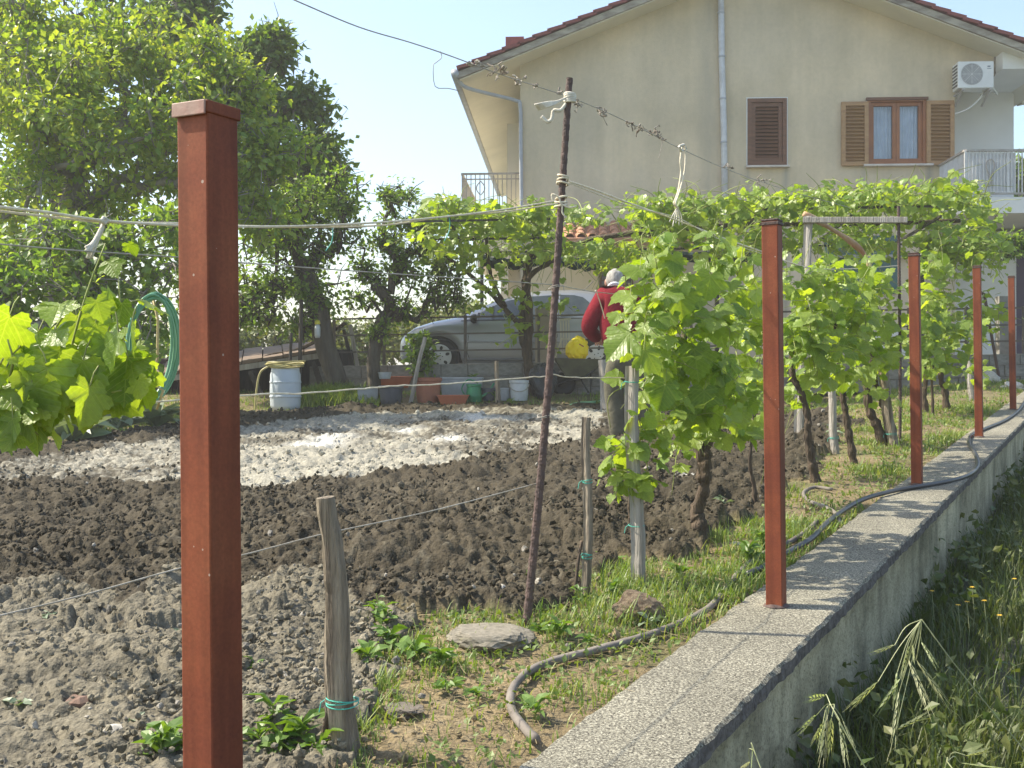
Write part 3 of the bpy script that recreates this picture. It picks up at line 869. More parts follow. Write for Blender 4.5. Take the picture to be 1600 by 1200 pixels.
tw = empty('white_cord', rp(890, 150), 0, 'frayed white cord knotted round the top of the rusty bar', 'cord')
c0 = bb.lerp(bt, .965) - tw.location
for kk in range(5):
    m = MB(); zc = c0 + Vector((0, 0, -.012 + kk * .005))
    m.tube([zc + Vector((math.cos(a) * .0165, math.sin(a) * .0165, math.sin(a + kk) * .003)) for a in np.linspace(0, 6.28, 16)], .0048, 6); m.build('wrap', M_FRAY, tw, smooth=True)
for kk in range(12):
    a = rr(-1, 1)
    sub('fray', [tw.location + c0 + Vector((-.012, -.012, -.004)), P(870, 160 + a * 2, bb.y - .04), P(858 + a * 2, 163 + a * 4, bb.y - .05), P(838 + a * 3, 168 + a * 5, bb.y - .05 + a * .01)], .0030, M_FRAY, tw, 4)
sub('loose_end', [P(886, 160, bb.y - .02), P(876, 172, bb.y - .03), P(865, 173, bb.y - .03), P(862, 186, bb.y - .03), P(855, 190, bb.y - .03), P(846, 182, bb.y - .03)], .0062, M_FRAY, tw)
hl = empty('hanging_cord', rp(1067, 232), 0, 'looped pale cord hanging from the overhead wire above the bushy vine', 'cord')
for off in (0, 5):
    sub('strand', R_([(1066 + off, 228), (1063 + off * 1.6, 250), (1064 + off, 270), (1059 + off * .5, 300), (1053 + off * .5, 318), (1060, 326)], off * .002), .0038, M_ROPE, hl)
m = MB(); m.tube([p - hl.location for p in R_([(1062, 228), (1068, 226), (1072, 233), (1064, 236), (1061, 229)])], .006, 6); m.build('knot', M_FRAY, hl, smooth=True)
for kk in range(5): sub('tail', R_([(1058, 324), (1052 + kk * 3, 335), (1046 + kk * 5, 350 + rr(-5, 6))]), .0025, M_FRAY, hl, 4)
kn = empty('rope_knot', rp(880, 308), 0, 'knotted rope ends round the middle of the rusty bar', 'knot')
for j, (f, rad) in enumerate([(.775, .019), (.768, .020), (.782, .018), (.815, .0175), (.808, .0185), (.822, .017)]):
    c = bb.lerp(bt, f) - kn.location; m = MB()
    m.tube([c + Vector((math.cos(a) * rad, math.sin(a) * rad, math.sin(a + j) * .004)) for a in np.linspace(0, 6.28, 16)], .0032, 6); m.build('wrap', M_ROPE, kn, smooth=True)
c = bb.lerp(bt, .77)
for q_ in [[(0, 0), (12, 6), (24, 4)], [(0, 2), (-4, -10), (-14, -14), (-12, -2)], [(2, 4), (2, 14), (8, 22)]]:
    sub('tail', [c + Vector((dx * .0021, -.02, -dz * .0021)) for dx, dz in q_], .0028, M_ROPE, kn, 4)
for j, (f) in enumerate([.385, .62]):
    c = bb.lerp(bt, f) ; m = MB()
    for w_ in range(2): m.tube([c + Vector((math.cos(a) * .0175, math.sin(a) * .0175, math.sin(a * 1 + j + w_) * .006)) for a in np.linspace(0, 6.28, 16)], .0015, 5)
    m.tube([c + Vector((.015, -.01, 0)), c + Vector((.03, -.01, .004)), c + Vector((.034, -.01, -.014))], .0014, 5)
    tag(m.build('wire_tie', M_WIRE), ['wire twisted round the rusty bar at knee height', 'wire twisted round the rusty bar at chest height'][j], 'wire tie')
for a, b, dx in [(517, 350, -8), (700, 335, -6)]:
    rope('green_tie', R_([(a, b), (a + 3, b + 12), (a + 1, b + 28), (a + dx, b + 42)], -.01), .0012, M_TWINE,
         {517: 'green thread hanging from the rope right of the near post', 700: 'green thread hanging from the rope near the pergola corner'}[a], 'thread')

# hose coil --------------------------------------------------------------------
hc = empty('hose_coil', rp(235, 540, -.12), 0, 'coil of green tube hanging on the trellis left of the near post', 'hose coil')
M_HG = pm('green_tube', (.12, .30, .15), (.18, .38, .22), scale=12, rough=.3, bump=0)
d0 = rp(235, 540, -.12).y
for kk in range(5):
    pts = []
    cx_, cz_ = 233 + kk * 2.2, 543 + rr(-3, 3); rx, rz = 36 + rr(-3, 3), 80 + rr(-5, 4)
    for a in np.linspace(0, 2 * math.pi, 30):
        pts.append(P(cx_ + rx * math.cos(a) + 5 * math.sin(a), cz_ - rz * math.sin(a), d0 + kk * .006 + .05 * math.cos(a)) - hc.location)
    m = MB(); m.tube(pts, .0034, 7, caps=False); m.build('loop', M_HG, hc, smooth=True)
m = MB(); m.tube([P(x, y, d0 + .02) - hc.location for x, y in [(238, 462), (247, 500), (246, 560), (238, 600), (255, 610), (245, 640)]], .003, 6)
m.build('loose_end', pm('tan_tube', (.55, .42, .18), scale=8, rough=.4, bump=0), hc, smooth=True)

# hoses and pipes on the ground --------------------------------------------------
M_HB = pm('black_hose', (.035, .036, .040), (.075, .075, .08), scale=6, rough=.38, bump=.1)
M_PIPE = pm('grey_pipe', (.20, .175, .15), (.12, .10, .085), scale=7, rough=.85, bump=.3)
def onwall(l, h=.013):
    out = []
    for a, b in l:
        p = wp(a, b + 0); p.z += h; out.append(p)
    return out
hp = []
for a, b in [(1168, 905), (1200, 890), (1235, 868)]:
    p = gp(a, b); p.z += .02; hp.append(p)
hp += onwall([(1268, 846), (1300, 815), (1345, 786), (1395, 771), (1440, 763), (1485, 755), (1515, 745), (1528, 730), (1522, 710), (1514, 695), (1518, 682), (1540, 672), (1572, 658), (1594, 640), (1608, 615), (1625, 590)], .014)
rope('garden_hose', hp, .0125, M_HB, 'black hose snaking along the top of the concrete wall', 'hose', k=8)
pp = []
for a, b in [(838, 1163), (818, 1143), (800, 1115), (800, 1085), (822, 1058), (865, 1038), (920, 1024), (985, 1006), (1040, 988), (1085, 968), (1110, 952), (1135, 925), (1160, 893), (1195, 868), (1235, 850), (1262, 832), (1276, 818)]:
    p = gp(a, b); p.z += .010; pp.append(p)
rope('ground_pipe', pp, .0125, M_PIPE, 'old grey pipe half buried in the grass beside the wall', 'pipe', k=6, jit=.0008)
pp = []
for a, b in [(1300, 768), (1272, 765), (1256, 773), (1262, 785), (1285, 795), (1305, 805), (1312, 822)]:
    p = gp(a, b); p.z += .012; pp.append(p)
rope('ground_pipe', pp, .011, M_PIPE, 'short curl of pipe in the grass behind the second red post', 'pipe', k=6)
pp = []
for a, b in [(890, 636), (905, 632), (925, 631), (945, 628), (960, 622)]:
    p = gp(a, b, hi=15.3); p.z += .02; pp.append(p)
rope('garden_hose', pp, .02, M_HG, 'green hose lying on the far grass left of the man', 'hose', k=6)

# rocks ------------------------------------------------------------------------
def rock(px, py, dims, label, mat, seed, sink=.3, rz=0, sub=4, name='rock', rough=.25, flat=.0):
    p = gp(px, py); bm = bmesh.new(); bmesh.ops.create_icosphere(bm, subdivisions=sub, radius=1)
    rn = np.random.default_rng(seed); off = rn.uniform(0, 50, 3)
    V = np.array([v.co[:] for v in bm.verts])
    n = fbm(V[:, 0] * 1.6 + off[0] + V[:, 2], V[:, 1] * 1.6 + off[1] - V[:, 2] * 1.3, seed, 4) - .5
    n2 = fbm(V[:, 0] * 7 + off[0] + V[:, 2] * 5, V[:, 1] * 7 + off[1] - V[:, 2] * 4, seed + 3, 2) - .5
    V = V * (1 + n * rough * 4 + n2 * rough * 1.1 + (fbm(V[:, 0] * 16 + V[:, 2] * 9, V[:, 1] * 16 - V[:, 2] * 11, seed + 8, 2) - .5) * .09)[:, None]
    if flat: V[:, 2] = np.minimum(V[:, 2], flat + n * .2)
    for v, c in zip(bm.verts, V): v.co = c
    me = bpy.data.meshes.new(name); bm.to_mesh(me); bm.free(); me.materials.append(mat)
    o = link(name, me); o.scale = (dims[0] / 2, dims[1] / 2, dims[2] / 2)
    o.location = p + Vector((0, dims[1] * .3, dims[2] * (.5 - sink))); o.rotation_euler = (0, 0, rz)
    return tag(o, label, 'rock')
M_RKP = pm('pale_mortar', (.29, .26, .205), (.17, .15, .115), scale=9, rough=.95, bump=.6, bscale=50)
M_RKB = pm('brown_stone', (.42, .33, .22), (.20, .13, .085), scale=7, rough=.95, bump=1, bscale=30, bdist=.02)
M_RKW = pm('white_stone', (.58, .55, .49), (.40, .37, .32), scale=12, rough=.9, bump=.4, bscale=50)
M_RKG = pm('grey_slab', (.17, .145, .12), (.25, .21, .17), scale=10, rough=.95, bump=.7, bscale=40)
rock(768, 1014, (.265, .22, .075), 'flat pale concrete lump at the foot of the rusty bar', M_RKP, 2, sink=.22, rough=.13, flat=.7)
rock(1000, 972, (.19, .11, .12), 'rough brown stone lying in the grass near the wall', M_RKB, 5, sink=.28, rz=.1, rough=.22)
rock(630, 1118, (.10, .09, .035), 'flat dark stone in the grass right of the thick stake', M_RKG, 6, sink=.3, flat=.5)
rock(784, 928, (.04, .03, .045), 'small white stone on the edge of the dug soil', M_RKW, 7, sub=2, sink=.3)
rock(697, 948, (.03, .025, .02), 'tiny pale stone left of the rusty bar foot', M_RKW, 8, sub=2)
rock(1000 - 320, 945, (.028, .025, .02), 'tiny white stone nearest the dug soil, left of the bar', M_RKW, 9, sub=2)
rock(120, 1112, (.075, .06, .05), 'reddish brown stone in the dry soil, lower left', pm('red_stone', (.28, .17, .12), (.2, .13, .1), scale=10, bump=.6, bscale=40), 10, sub=2)
rock(175, 1150, (.055, .05, .035), 'grey stone on the dry soil beside the reddish one', M_RKW, 11, sub=2)
rock(1083, 852, (.05, .04, .02), 'small flat stone by the foot of the big vine', M_RKW, 12, sub=2)
rock(1151, 852, (.07, .05, .02), 'pale flat stone in the grass right of the big vine', M_RKW, 13, sub=2)
rock(1545, 600, (.30, .25, .22), 'white stone heap behind the fourth red post', M_RKW, 14)
rock(1585, 608, (.28, .2, .12), 'lower white stone beside the farthest red post', M_RKW, 15)
rock(1286, 792, (.06, .05, .02), 'pale chip of stone near the curl of pipe', M_RKW, 16, sub=2)

M_SHOOT = pm('green_shoot', (.28, .34, .07), (.20, .20, .06), scale=5, rough=.5, bump=0)
M_BARK = MATS['vine_bark']
W_V = np.array([[0, 0, 0], [-.12, .25, .10], [.12, .25, .10], [-.24, .55, .16], [.24, .55, .16], [-.16, .85, .06], [.16, .85, .06], [0, 1.05, -.05], [0, .3, .05], [0, .6, .10]])
W_F = np.array([[0, 8, 1], [0, 2, 8], [1, 8, 3], [8, 9, 3], [8, 2, 4], [8, 4, 9], [3, 9, 5], [9, 4, 6], [5, 9, 7], [9, 6, 7]])
M_WL = leaf_mat('weed_leaf', (.10, .18, .03), (.17, .27, .06), trans=.38, rough=.45, src='obj', tcol=(1.4, 1.4, .35))
M_WLG = leaf_mat('grey_weed_leaf', (.16, .21, .12), (.25, .30, .20), trans=.25, rough=.5, src='obj', tcol=(1.2, 1.25, .6))
WME = mesh_np('leaf', W_V, W_F, M_WL); WMG = mesh_np('leaf', W_V, W_F, M_WLG)
def weed(px, py, n, size, label, seed, hgt=.4, grey=False, p=None, stem=0, name='weed'):
    rn = random.Random(seed); size = size * (1.4 if p is None else 1); p = p or gp(px, py)
    o = empty(name, p, 0, label, 'weed', 'weeds in the garden')
    if stem:
        m = MB(); m.tube([Vector((0, 0, -.01)), Vector((.004, 0, stem * .5)), Vector((-.004, 0, stem))], [.004, .003, .002], 5); m.build('stem', M_SHOOT, o)
    for i in range(n):
        a = i * 2.4 + rn.uniform(-.4, .4); el = rn.uniform(.1, 1.0) * hgt * 2
        t = Vector((math.cos(a), math.sin(a), el)).normalized(); nn = Vector((-math.cos(a) * el, -math.sin(a) * el, 1)) + Vector((rn.uniform(-.8, .8), rn.uniform(-.8, .8), 0))
        Rm = frames(np.array([nn[:]]), np.array([t[:]]))[0]
        lo = bpy.data.objects.new('leaf', WMG if grey else WME); COL.objects.link(lo); lo.parent = o
        s = size * rn.uniform(.45, 1.15); z = rn.uniform(.1, 1) * stem if stem else .0
        lo.matrix_basis = Matrix.Translation(Vector((rn.uniform(-.01, .01), rn.uniform(-.01, .01), z))) @ Matrix(Rm.tolist()).to_4x4() @ Matrix.Diagonal((s * rn.uniform(.65, 1.2), s, s * rn.uniform(.6, 2.2), 1))
# ================================================================== HOUSE
TH = R(3.0); HA = Vector((.15, 19.6, 0)); DD = Vector((math.sin(TH), math.cos(TH), 0)); UU = Vector((math.cos(TH), -math.sin(TH), 0))
house = empty('house', HA, -TH, 'two storey beige house with red tiled gable roof and shuttered windows', 'house')
def fl(px, py, v=0.0):
    t = (px - 800) / F; s = (600 - py) / F
    lam = (v + HA.dot(DD)) / (t * math.sin(TH) + math.cos(TH))
    rel = Vector((t * lam, lam, 0)) - HA
    return Vector((rel.dot(UU), v, s * lam))
def plaster():
    m, nt, N, L = new_mat('aged_plaster'); b = N['Principled BSDF']; tc = N.new('ShaderNodeTexCoord')
    def ns(s, st, d=5):
        mp = N.new('ShaderNodeMapping'); mp.inputs['Scale'].default_value = st; L.new(tc.outputs['Object'], mp.inputs[0])
        n = N.new('ShaderNodeTexNoise'); n.inputs['Scale'].default_value = s; n.inputs['Detail'].default_value = d; n.inputs['Roughness'].default_value = .6; L.new(mp.outputs[0], n.inputs['Vector']); return n.outputs['Fac']
    def rp_(v, a, ca, b_, cb):
        r = N.new('ShaderNodeValToRGB'); e = r.color_ramp.elements; e[0].position = a; e[0].color = (*ca, 1); e[1].position = b_; e[1].color = (*cb, 1); L.new(v, r.inputs[0]); return r.outputs[0]
    c = rp_(ns(.5, (1, 1, .8)), .32, (.79, .645, .455), .68, (.72, .61, .465))
    for (s, st, lo, f) in [(1.1, (1.2, 1, .6), .82, .8), (.35, (1, 1, 1), .8, 1), (14, (1, 1, 1), .9, .6), (2.2, (2.4, 1, .12), .88, .5)]:
        x = N.new('ShaderNodeMix'); x.data_type = 'RGBA'; x.blend_type = 'MULTIPLY'; x.inputs[0].default_value = f
        L.new(c, x.inputs[6]); L.new(rp_(ns(s, st), .35, (lo, lo * 1.01, lo), .62, (1, 1, 1)), x.inputs[7]); c = x.outputs[2]
    def mth(op, x, y=None):
        q = N.new('ShaderNodeMath'); q.operation = op
        for i_, v_ in enumerate((x, y)):
            if v_ is None: continue
            if isinstance(v_, (int, float)): q.inputs[i_].default_value = v_
            else: L.new(v_, q.inputs[i_])
        return q.outputs[0]
    sx = N.new('ShaderNodeSeparateXYZ'); L.new(tc.outputs['Object'], sx.inputs[0])
    st = None; zs_ = fl(1200, 259).z
    for (u0, hw_, k_, lo_) in [(fl(1168, 259).x, .07, .9, 0), (fl(1228, 259).x, .09, 1.0, 0), (fl(1350, 259).x, .08, .9, 0), (fl(1452, 259).x, .09, 1.0, 0), (fl(1108, 200).x, .30, .55, 1), (fl(1490, 200).x, .25, .5, 0), (fl(900, 200).x, .5, .3, 1)]:
        a_ = mth('MAXIMUM', mth('SUBTRACT', 1.0, mth('DIVIDE', mth('ABSOLUTE', mth('SUBTRACT', sx.outputs[0], u0)), hw_)), 0.0)
        if not lo_: a_ = mth('MULTIPLY', a_, mth('LESS_THAN', sx.outputs[2], zs_))
        a_ = mth('MULTIPLY', a_, k_); st = a_ if st is None else mth('MAXIMUM', st, a_)
    st = mth('MULTIPLY', st, mth('MULTIPLY', ns(2.5, (2, 1, .5)), 1.3))
    x = N.new('ShaderNodeMix'); x.data_type = 'RGBA'; L.new(st, x.inputs[0]); L.new(c, x.inputs[6]); x.inputs[7].default_value = (.34, .32, .27, 1); c = x.outputs[2]
    L.new(c, b.inputs['Base Color']); b.inputs['Roughness'].default_value = .95; b.inputs['Specular IOR Level'].default_value = .1
    bp = N.new('ShaderNodeBump'); bp.inputs['Strength'].default_value = .35; bp.inputs['Distance'].default_value = .01; L.new(ns(45, (1, 1, 1), 3), bp.inputs['Height']); L.new(bp.outputs[0], b.inputs['Normal'])
    return m
M_PL = plaster()
M_CREAM = pm('cream_plaster', (.70, .65, .53), (.62, .58, .48), scale=1.2, rough=.95, bump=.15, spec=.1)
M_WHITE = pm('white_plaster', (.74, .73, .70), (.66, .65, .62), scale=.9, rough=.95, bump=.1, spec=.1)
M_TILE = pm('roof_tile', (.26, .075, .06), (.17, .05, .05), scale=5, rough=.85, bump=.4)
M_TERR = pm('terracotta_tile', (.50, .27, .16), (.40, .20, .12), scale=4, rough=.85, bump=.3)
M_FASC = pm('mossy_fascia', (.42, .38, .31), (.20, .17, .14), scale=3, rough=.95, bump=.2, stretch=(1, 1, 3))
M_WB = pm('brown_wood', (.18, .078, .038), (.12, .052, .025), scale=4, rough=.55, bump=.1, stretch=(1, 1, 6))
M_WO = pm('orange_wood', (.33, .13, .05), (.26, .10, .04), scale=4, rough=.5, bump=.1)
M_SH = pm('shutter_wood', (.40, .24, .11), (.32, .18, .085), scale=4, rough=.6, bump=.15, stretch=(1, 1, 5))
M_SILL = pm('marble_sill', (.62, .56, .50), (.5, .45, .40), scale=6, rough=.5, bump=0)
M_PIPEW = pm('pale_downpipe', (.62, .63, .66), (.46, .46, .48), scale=5, rough=.45, bump=0)
M_GUT = pm('grey_gutter', (.42, .44, .48), (.33, .34, .37), scale=5, rough=.5, bump=0)
M_METR = pm('railing_metal', (.40, .38, .36), (.30, .27, .24), scale=8, rough=.5, bump=0)

pe = fl(716, 103, -.6); pr_ = fl(1194, -92, -.6)           # eave and ridge in the verge plane
SL = (pr_.z - pe.z) / (pr_.x - pe.x); SR = -(fl(1434, 0, -.6).z - fl(1600, 62, -.6).z) / (fl(1600, 62, -.6).x - fl(1434, 0, -.6).x)
ue_l = pe.x; ur = pr_.x; ue_r = ur + (pr_.z - pe.z) / -SR
def rz_(u): return pr_.z - .10 + (SL * (u - ur) if u < ur else SR * (u - ur))   # underside of tiles
VB = 11.5
# facade with two window openings
w1 = (fl(1168, 155).x, fl(1229, 155).x, fl(1200, 259).z, fl(1200, 154).z)
w2 = (fl(1355, 155).x, fl(1447, 155).x, fl(1400, 258).z, fl(1400, 154).z)
uL = 0.0; uR = fl(1492, 200).x; uX = fl(1553, 100).x; zX = fl(1540, 118).z
def strip(m, u0, u1, z0, z1=None):
    top = [(u1, rz_(u1) - .12), (u0, rz_(u0) - .12)] if z1 is None else [(u1, z1), (u0, z1)]
    if z1 is None and u0 < ur < u1: top = [(u1, rz_(u1) - .12), (ur, rz_(ur) - .12), (u0, rz_(u0) - .12)]
    m.prism([(u0, z0), (u1, z0)] + top, .3)
m = MB()
ZB = -.3
strip(m, uL, w1[0], ZB); strip(m, w1[0], w1[1], ZB, w1[2]); strip(m, w1[0], w1[1], w1[3]); strip(m, w1[1], w2[0], ZB)
strip(m, w2[0], w2[1], ZB, w2[2]); strip(m, w2[0], w2[1], w2[3]); strip(m, w2[1], uR, ZB); strip(m, uR, uX, zX)
m.build('wall', M_PL, house)
m = MB(); m.box(((uL + uR) / 2, 6, 1.5), (uR - uL - .1, 11.3, 4.2)); m.build('wall', M_CREAM, house)
# side return and rear block at the left
lw = fl(792, 140, 1.2)
m = MB(); m.box(((lw.x + uL) / 2 + .1, 6.5, 2.3), (uL - lw.x + .2, 10.4, 5.4)); m.build('wall', M_CREAM, house)
# roof slabs
def slab(u0, u1, z0, z1, v0, v1, t, mat, nm):
    M_ = Matrix.Translation((0, v0, 0)); q = MB(); q.prism([(u0, z0 - t), (u1, z1 - t), (u1, z1), (u0, z0)], v1 - v0, M_); return q.build(nm, mat, house)
slab(ue_l, ur, rz_(ue_l), rz_(ur), -.6, VB, .12, M_FASC, 'roof_slab'); slab(ur, ue_r, rz_(ur), rz_(ue_r), -.6, VB, .12, M_FASC, 'roof_slab')
slab(ue_l + .02, ur, rz_(ue_l) - .122, rz_(ur) - .122, -.57, VB - .1, .02, M_CREAM, 'soffit'); slab(ur, ue_r - .02, rz_(ur) - .122, rz_(ue_r) - .122, -.57, VB - .1, .02, M_CREAM, 'soffit')
slab(ue_l - .01, ur - .02, rz_(ue_l) + .05, rz_(ur) + .05, -.45, VB, .045, M_TILE, 'tile_field'); slab(ur + .02, ue_r + .01, rz_(ur) + .05, rz_(ue_r) + .05, -.45, VB, .045, M_TILE, 'tile_field')
# verge tiles, each its own piece
tm = MB(); tm.box((0, 0, 0), (.33, .30, .055)); tl0 = tm.build('tile', M_TILE, house, bevel=0); first = True
for (ua, ub, sl) in ((ue_l, ur, SL), (ue_r, ur, SR)):
    n = int(abs(ub - ua) / .27)
    for i in range(n + 1):
        u = ua + (ub - ua) * (i + .5) / (n + 1)
        t = tl0 if first else tl0.copy()
        if not first: COL.objects.link(t)
        first = False
        t.location = (u, -.50, rz_(u) + .055); t.rotation_euler = (0, -math.atan(sl) + (.10 if sl > 0 else -.10), 0)
# gutter and left down pipes
m = MB(); m.tube([Vector((ue_l - .06, v, rz_(ue_l) - .03)) for v in (-.62, 4, VB)], .075, 8); m.build('gutter', M_GUT, house, smooth=True)
m = MB(); m.tube(crv([Vector((ue_l - .03, -.5, rz_(ue_l) - .06)), fl(727, 136, -.4), fl(770, 148, -.12), fl(805, 157, -.06), fl(813, 168, -.05), fl(814, 240, -.05), fl(816, 400, -.05)], 6), .035, 8); m.build('downpipe', M_GUT, house, smooth=True)
m = MB(); m.tube([fl(1126, -30, -.07), fl(1128, 100, -.07), fl(1131, 200, -.07), fl(1134, 420, -.07)], .056, 12); dp = m.build('downpipe', M_PIPEW, house, smooth=True)
for py in (22, 90, 156, 224):
    m = MB(); c = fl(1126 + py * .022, py, -.07); m.lathe([(.058, 0), (.064, .005), (.064, .03), (.058, .035)], 12, c); m.build('pipe_collar', M_GUT, dp)
# chimney at the left edge of the roof
c = fl(805, 74, 2.0); m = MB(); m.box((c.x, 2.0, c.z + .0), (.36, .4, .30)); m.build('chimney', M_TILE, house)

# windows ------------------------------------------------------------------
def frame_box(par, u0, u1, z0, z1, v, w, t, mat, nm='frame'):
    m = MB()
    m.box(((u0 + u1) / 2, v, z1 - w / 2), (u1 - u0, t, w)); m.box(((u0 + u1) / 2, v, z0 + w / 2), (u1 - u0, t, w))
    m.box((u0 + w / 2, v, (z0 + z1) / 2), (w, t, z1 - z0 - 2 * w)); m.box((u1 - w / 2, v, (z0 + z1) / 2), (w, t, z1 - z0 - 2 * w))
    return m.build(nm, mat, par)
def slats(par, u0, u1, z0, z1, v, n, mat, tilt=35, w=.055):
    s0 = None
    for i in range(n):
        z = z0 + (z1 - z0) * (i + .5) / n
        if s0 is None:
            q = MB(); q.box((0, 0, 0), (u1 - u0, .012, w)); s0 = q.build('slat', mat, par); s = s0
        else:
            s = s0.copy(); COL.objects.link(s)
        s.location = ((u0 + u1) / 2, v, z); s.rotation_euler = (R(-tilt), 0, 0)
wn1 = frame_box(house, w1[0], w1[1], w1[2], w1[3], .03, .07, .12, M_WB, 'window'); wn1['label'] = 'narrow window closed by a brown louvred shutter'
frame_box(wn1, w1[0] + .075, w1[1] - .075, w1[2] + .075, w1[3] - .075, .03, .065, .06, M_WB, 'shutter_frame')
slats(wn1, w1[0] + .14, w1[1] - .14, w1[2] + .14, w1[3] - .14, .03, 14, M_WB, 40, .07)
m = MB(); m.box(((w1[0] + w1[1]) / 2, .09, (w1[2] + w1[3]) / 2), (w1[1] - w1[0] - .2, .01, w1[3] - w1[2] - .2)); m.build('backing', pm('dark_interior', (.012, .010, .009), bump=0), wn1)
wn2 = frame_box(house, w2[0] + .002, w2[1] - .002, w2[2] + .002, w2[3] - .002, .05, .055, .14, M_WO, 'window'); wn2['label'] = 'double window with orange brown frame and white curtains'
um = (w2[0] + w2[1]) / 2
for (a, b) in ((w2[0] + .06, um - .003), (um + .003, w2[1] - .06)):
    frame_box(wn2, a, b, w2[2] + .06, w2[3] - .06, .06, .06, .06, M_WO, 'sash')
    m = MB(); m.box(((a + b) / 2, .07, (w2[2] + w2[3]) / 2), (b - a - .11, .006, w2[3] - w2[2] - .22))
    gm, nt, N, L = (None,) * 4
    if 'pane_glass' not in MATS:
        gm, nt, N, L = new_mat('pane_glass'); bb_ = N['Principled BSDF']; bb_.inputs['Base Color'].default_value = (.9, .95, 1, 1); bb_.inputs['Roughness'].default_value = .03
        bb_.inputs['Transmission Weight'].default_value = 1; bb_.inputs['IOR'].default_value = 1.45; bb_.inputs['Coat Weight'].default_value = .6; bb_.inputs['Coat Roughness'].default_value = .02
    m.build('pane', MATS['pane_glass'], wn2)
    m = MB(); nn = 44; z0, z1 = w2[2] + .05, w2[3] - .05
    vs = []; 
    for i in range(nn):
        u = a + (b - a) * i / (nn - 1); v = .15 + .018 * math.sin(i * 1.15) + .008 * math.sin(i * .4)
        vs += [(u, v, z0), (u, v, z1)]
    m.add(vs, [(2 * i, 2 * i + 2, 2 * i + 3, 2 * i + 1) for i in range(nn - 1)])
    m.build('curtain', pm('white_curtain', (.66, .69, .76), (.52, .56, .64), scale=5, rough=.9, bump=0), wn2, smooth=True)
m = MB(); m.box((um, .30, (w2[2] + w2[3]) / 2), (w2[1] - w2[0], .02, w2[3] - w2[2])); m.build('backing', MATS['dark_interior'], wn2)
m = MB(); m.box((um, -.02, w2[3] - .01), (w2[1] - w2[0] + .05, .06, .05)); m.build('head_board', M_WB, house)
for (a, b, hx) in ((1315, 1357, 0), (1448, 1491, 1)):
    u0 = fl(a, 200, -.06).x; u1 = fl(b, 200, -.06).x; z0 = fl(1400, 258, -.06).z; z1 = fl(1400, 158, -.06).z
    if hx: u0 += .0
    s = frame_box(house, u0, u1, z0, z1, -.05, .07, .045, M_SH, 'shutter'); s['label'] = 'open louvred shutter, ' + ('right leaf' if hx else 'left leaf')
    slats(s, u0 + .072, u1 - .072, z0 + .075, z1 - .075, -.05, 15, M_SH, 62, .066)
    m = MB(); m.box(((u0 + u1) / 2, -.022, (z0 + z1) / 2), (u1 - u0 - .13, .006, z1 - z0 - .13)); m.build('backing', M_SH, s)
for (a, b) in ((w1[0] - .03, w1[1] + .04), (w2[0] - .08, w2[1] + .10)):
    m = MB(); m.box(((a + b) / 2, .02, w1[2] - .022), (b - a, .24, .032)); m.build('sill', M_SILL, house)
# thin pale reveals round the windows
for w_ in (w1, w2):
    m = MB(); m.box((w_[0] - .012, -.004, (w_[2] + w_[3]) / 2), (.02, .012, w_[3] - w_[2])); m.box((w_[1] + .012, -.004, (w_[2] + w_[3]) / 2), (.02, .012, w_[3] - w_[2]))
    m.box(((w_[0] + w_[1]) / 2, -.004, w_[3] + .012), (w_[1] - w_[0] + .044, .012, .02)); m.build('reveal', M_WHITE, house)

# right corner: recessed loggia, boxed eave, balcony ---------------------------------
a = fl(1492, 100, 1.2); b = fl(1584, 560, 1.2)
m = MB(); m.box(((a.x + b.x) / 2 - .1, 1.35, 2.6), (b.x - a.x + .2, .3, 6.0)); m.build('wall', M_WHITE, house)
a = fl(1567, 58, -.35); b = fl(1680, 106, -.35)
m = MB(); m.box(((a.x + b.x) / 2, 2.6, (a.z + b.z) / 2), (b.x - a.x, 5.9, a.z - b.z)); m.build('eave_beam', M_WHITE, house)
m = MB(); m.prism([(uX + .002, zX - .02), (a.x - .002, b.z + .02), (a.x - .002, a.z + .25), (uX + .002, rz_(uX) - .2)], .35, Matrix.Translation((0, -.04, 0))); m.build('corner_soffit', M_FASC, house)
m = MB(); c = fl(1592, 165, 2.0); m.prism([(c.x - .10, c.z - .05), (c.x + 1.2, c.z + .18), (c.x + 1.2, c.z + .75), (c.x - .12, c.z + .75)], .25, Matrix.Translation((0, 1.6, 0))); m.build('eave_bracket', M_CREAM, house)
zs = fl(1560, 308, -1.3).z; zs2 = fl(1560, 333, -1.3).z
a = fl(1500, 300, -1.3); m = MB(); m.box((a.x + 2.0, .10, (zs + zs2) / 2), (4.0, 2.8, zs - zs2)); m.build('balcony_slab', M_WHITE, house)
a = fl(1488, 450, .5); b = fl(1588, 450, .5); m = MB(); m.box(((a.x + b.x) / 2, .65, 1.2), (b.x - a.x, .3, 3.1)); m.build('wall', M_WHITE, house)
a = fl(1589, 450, .45); m = MB(); m.box((a.x + .6, .6, 1.2), (1.2, .2, 3.1)); m.build('door', pm('violet_door', (.10, .075, .11), (.08, .06, .085), scale=3, bump=0), house)
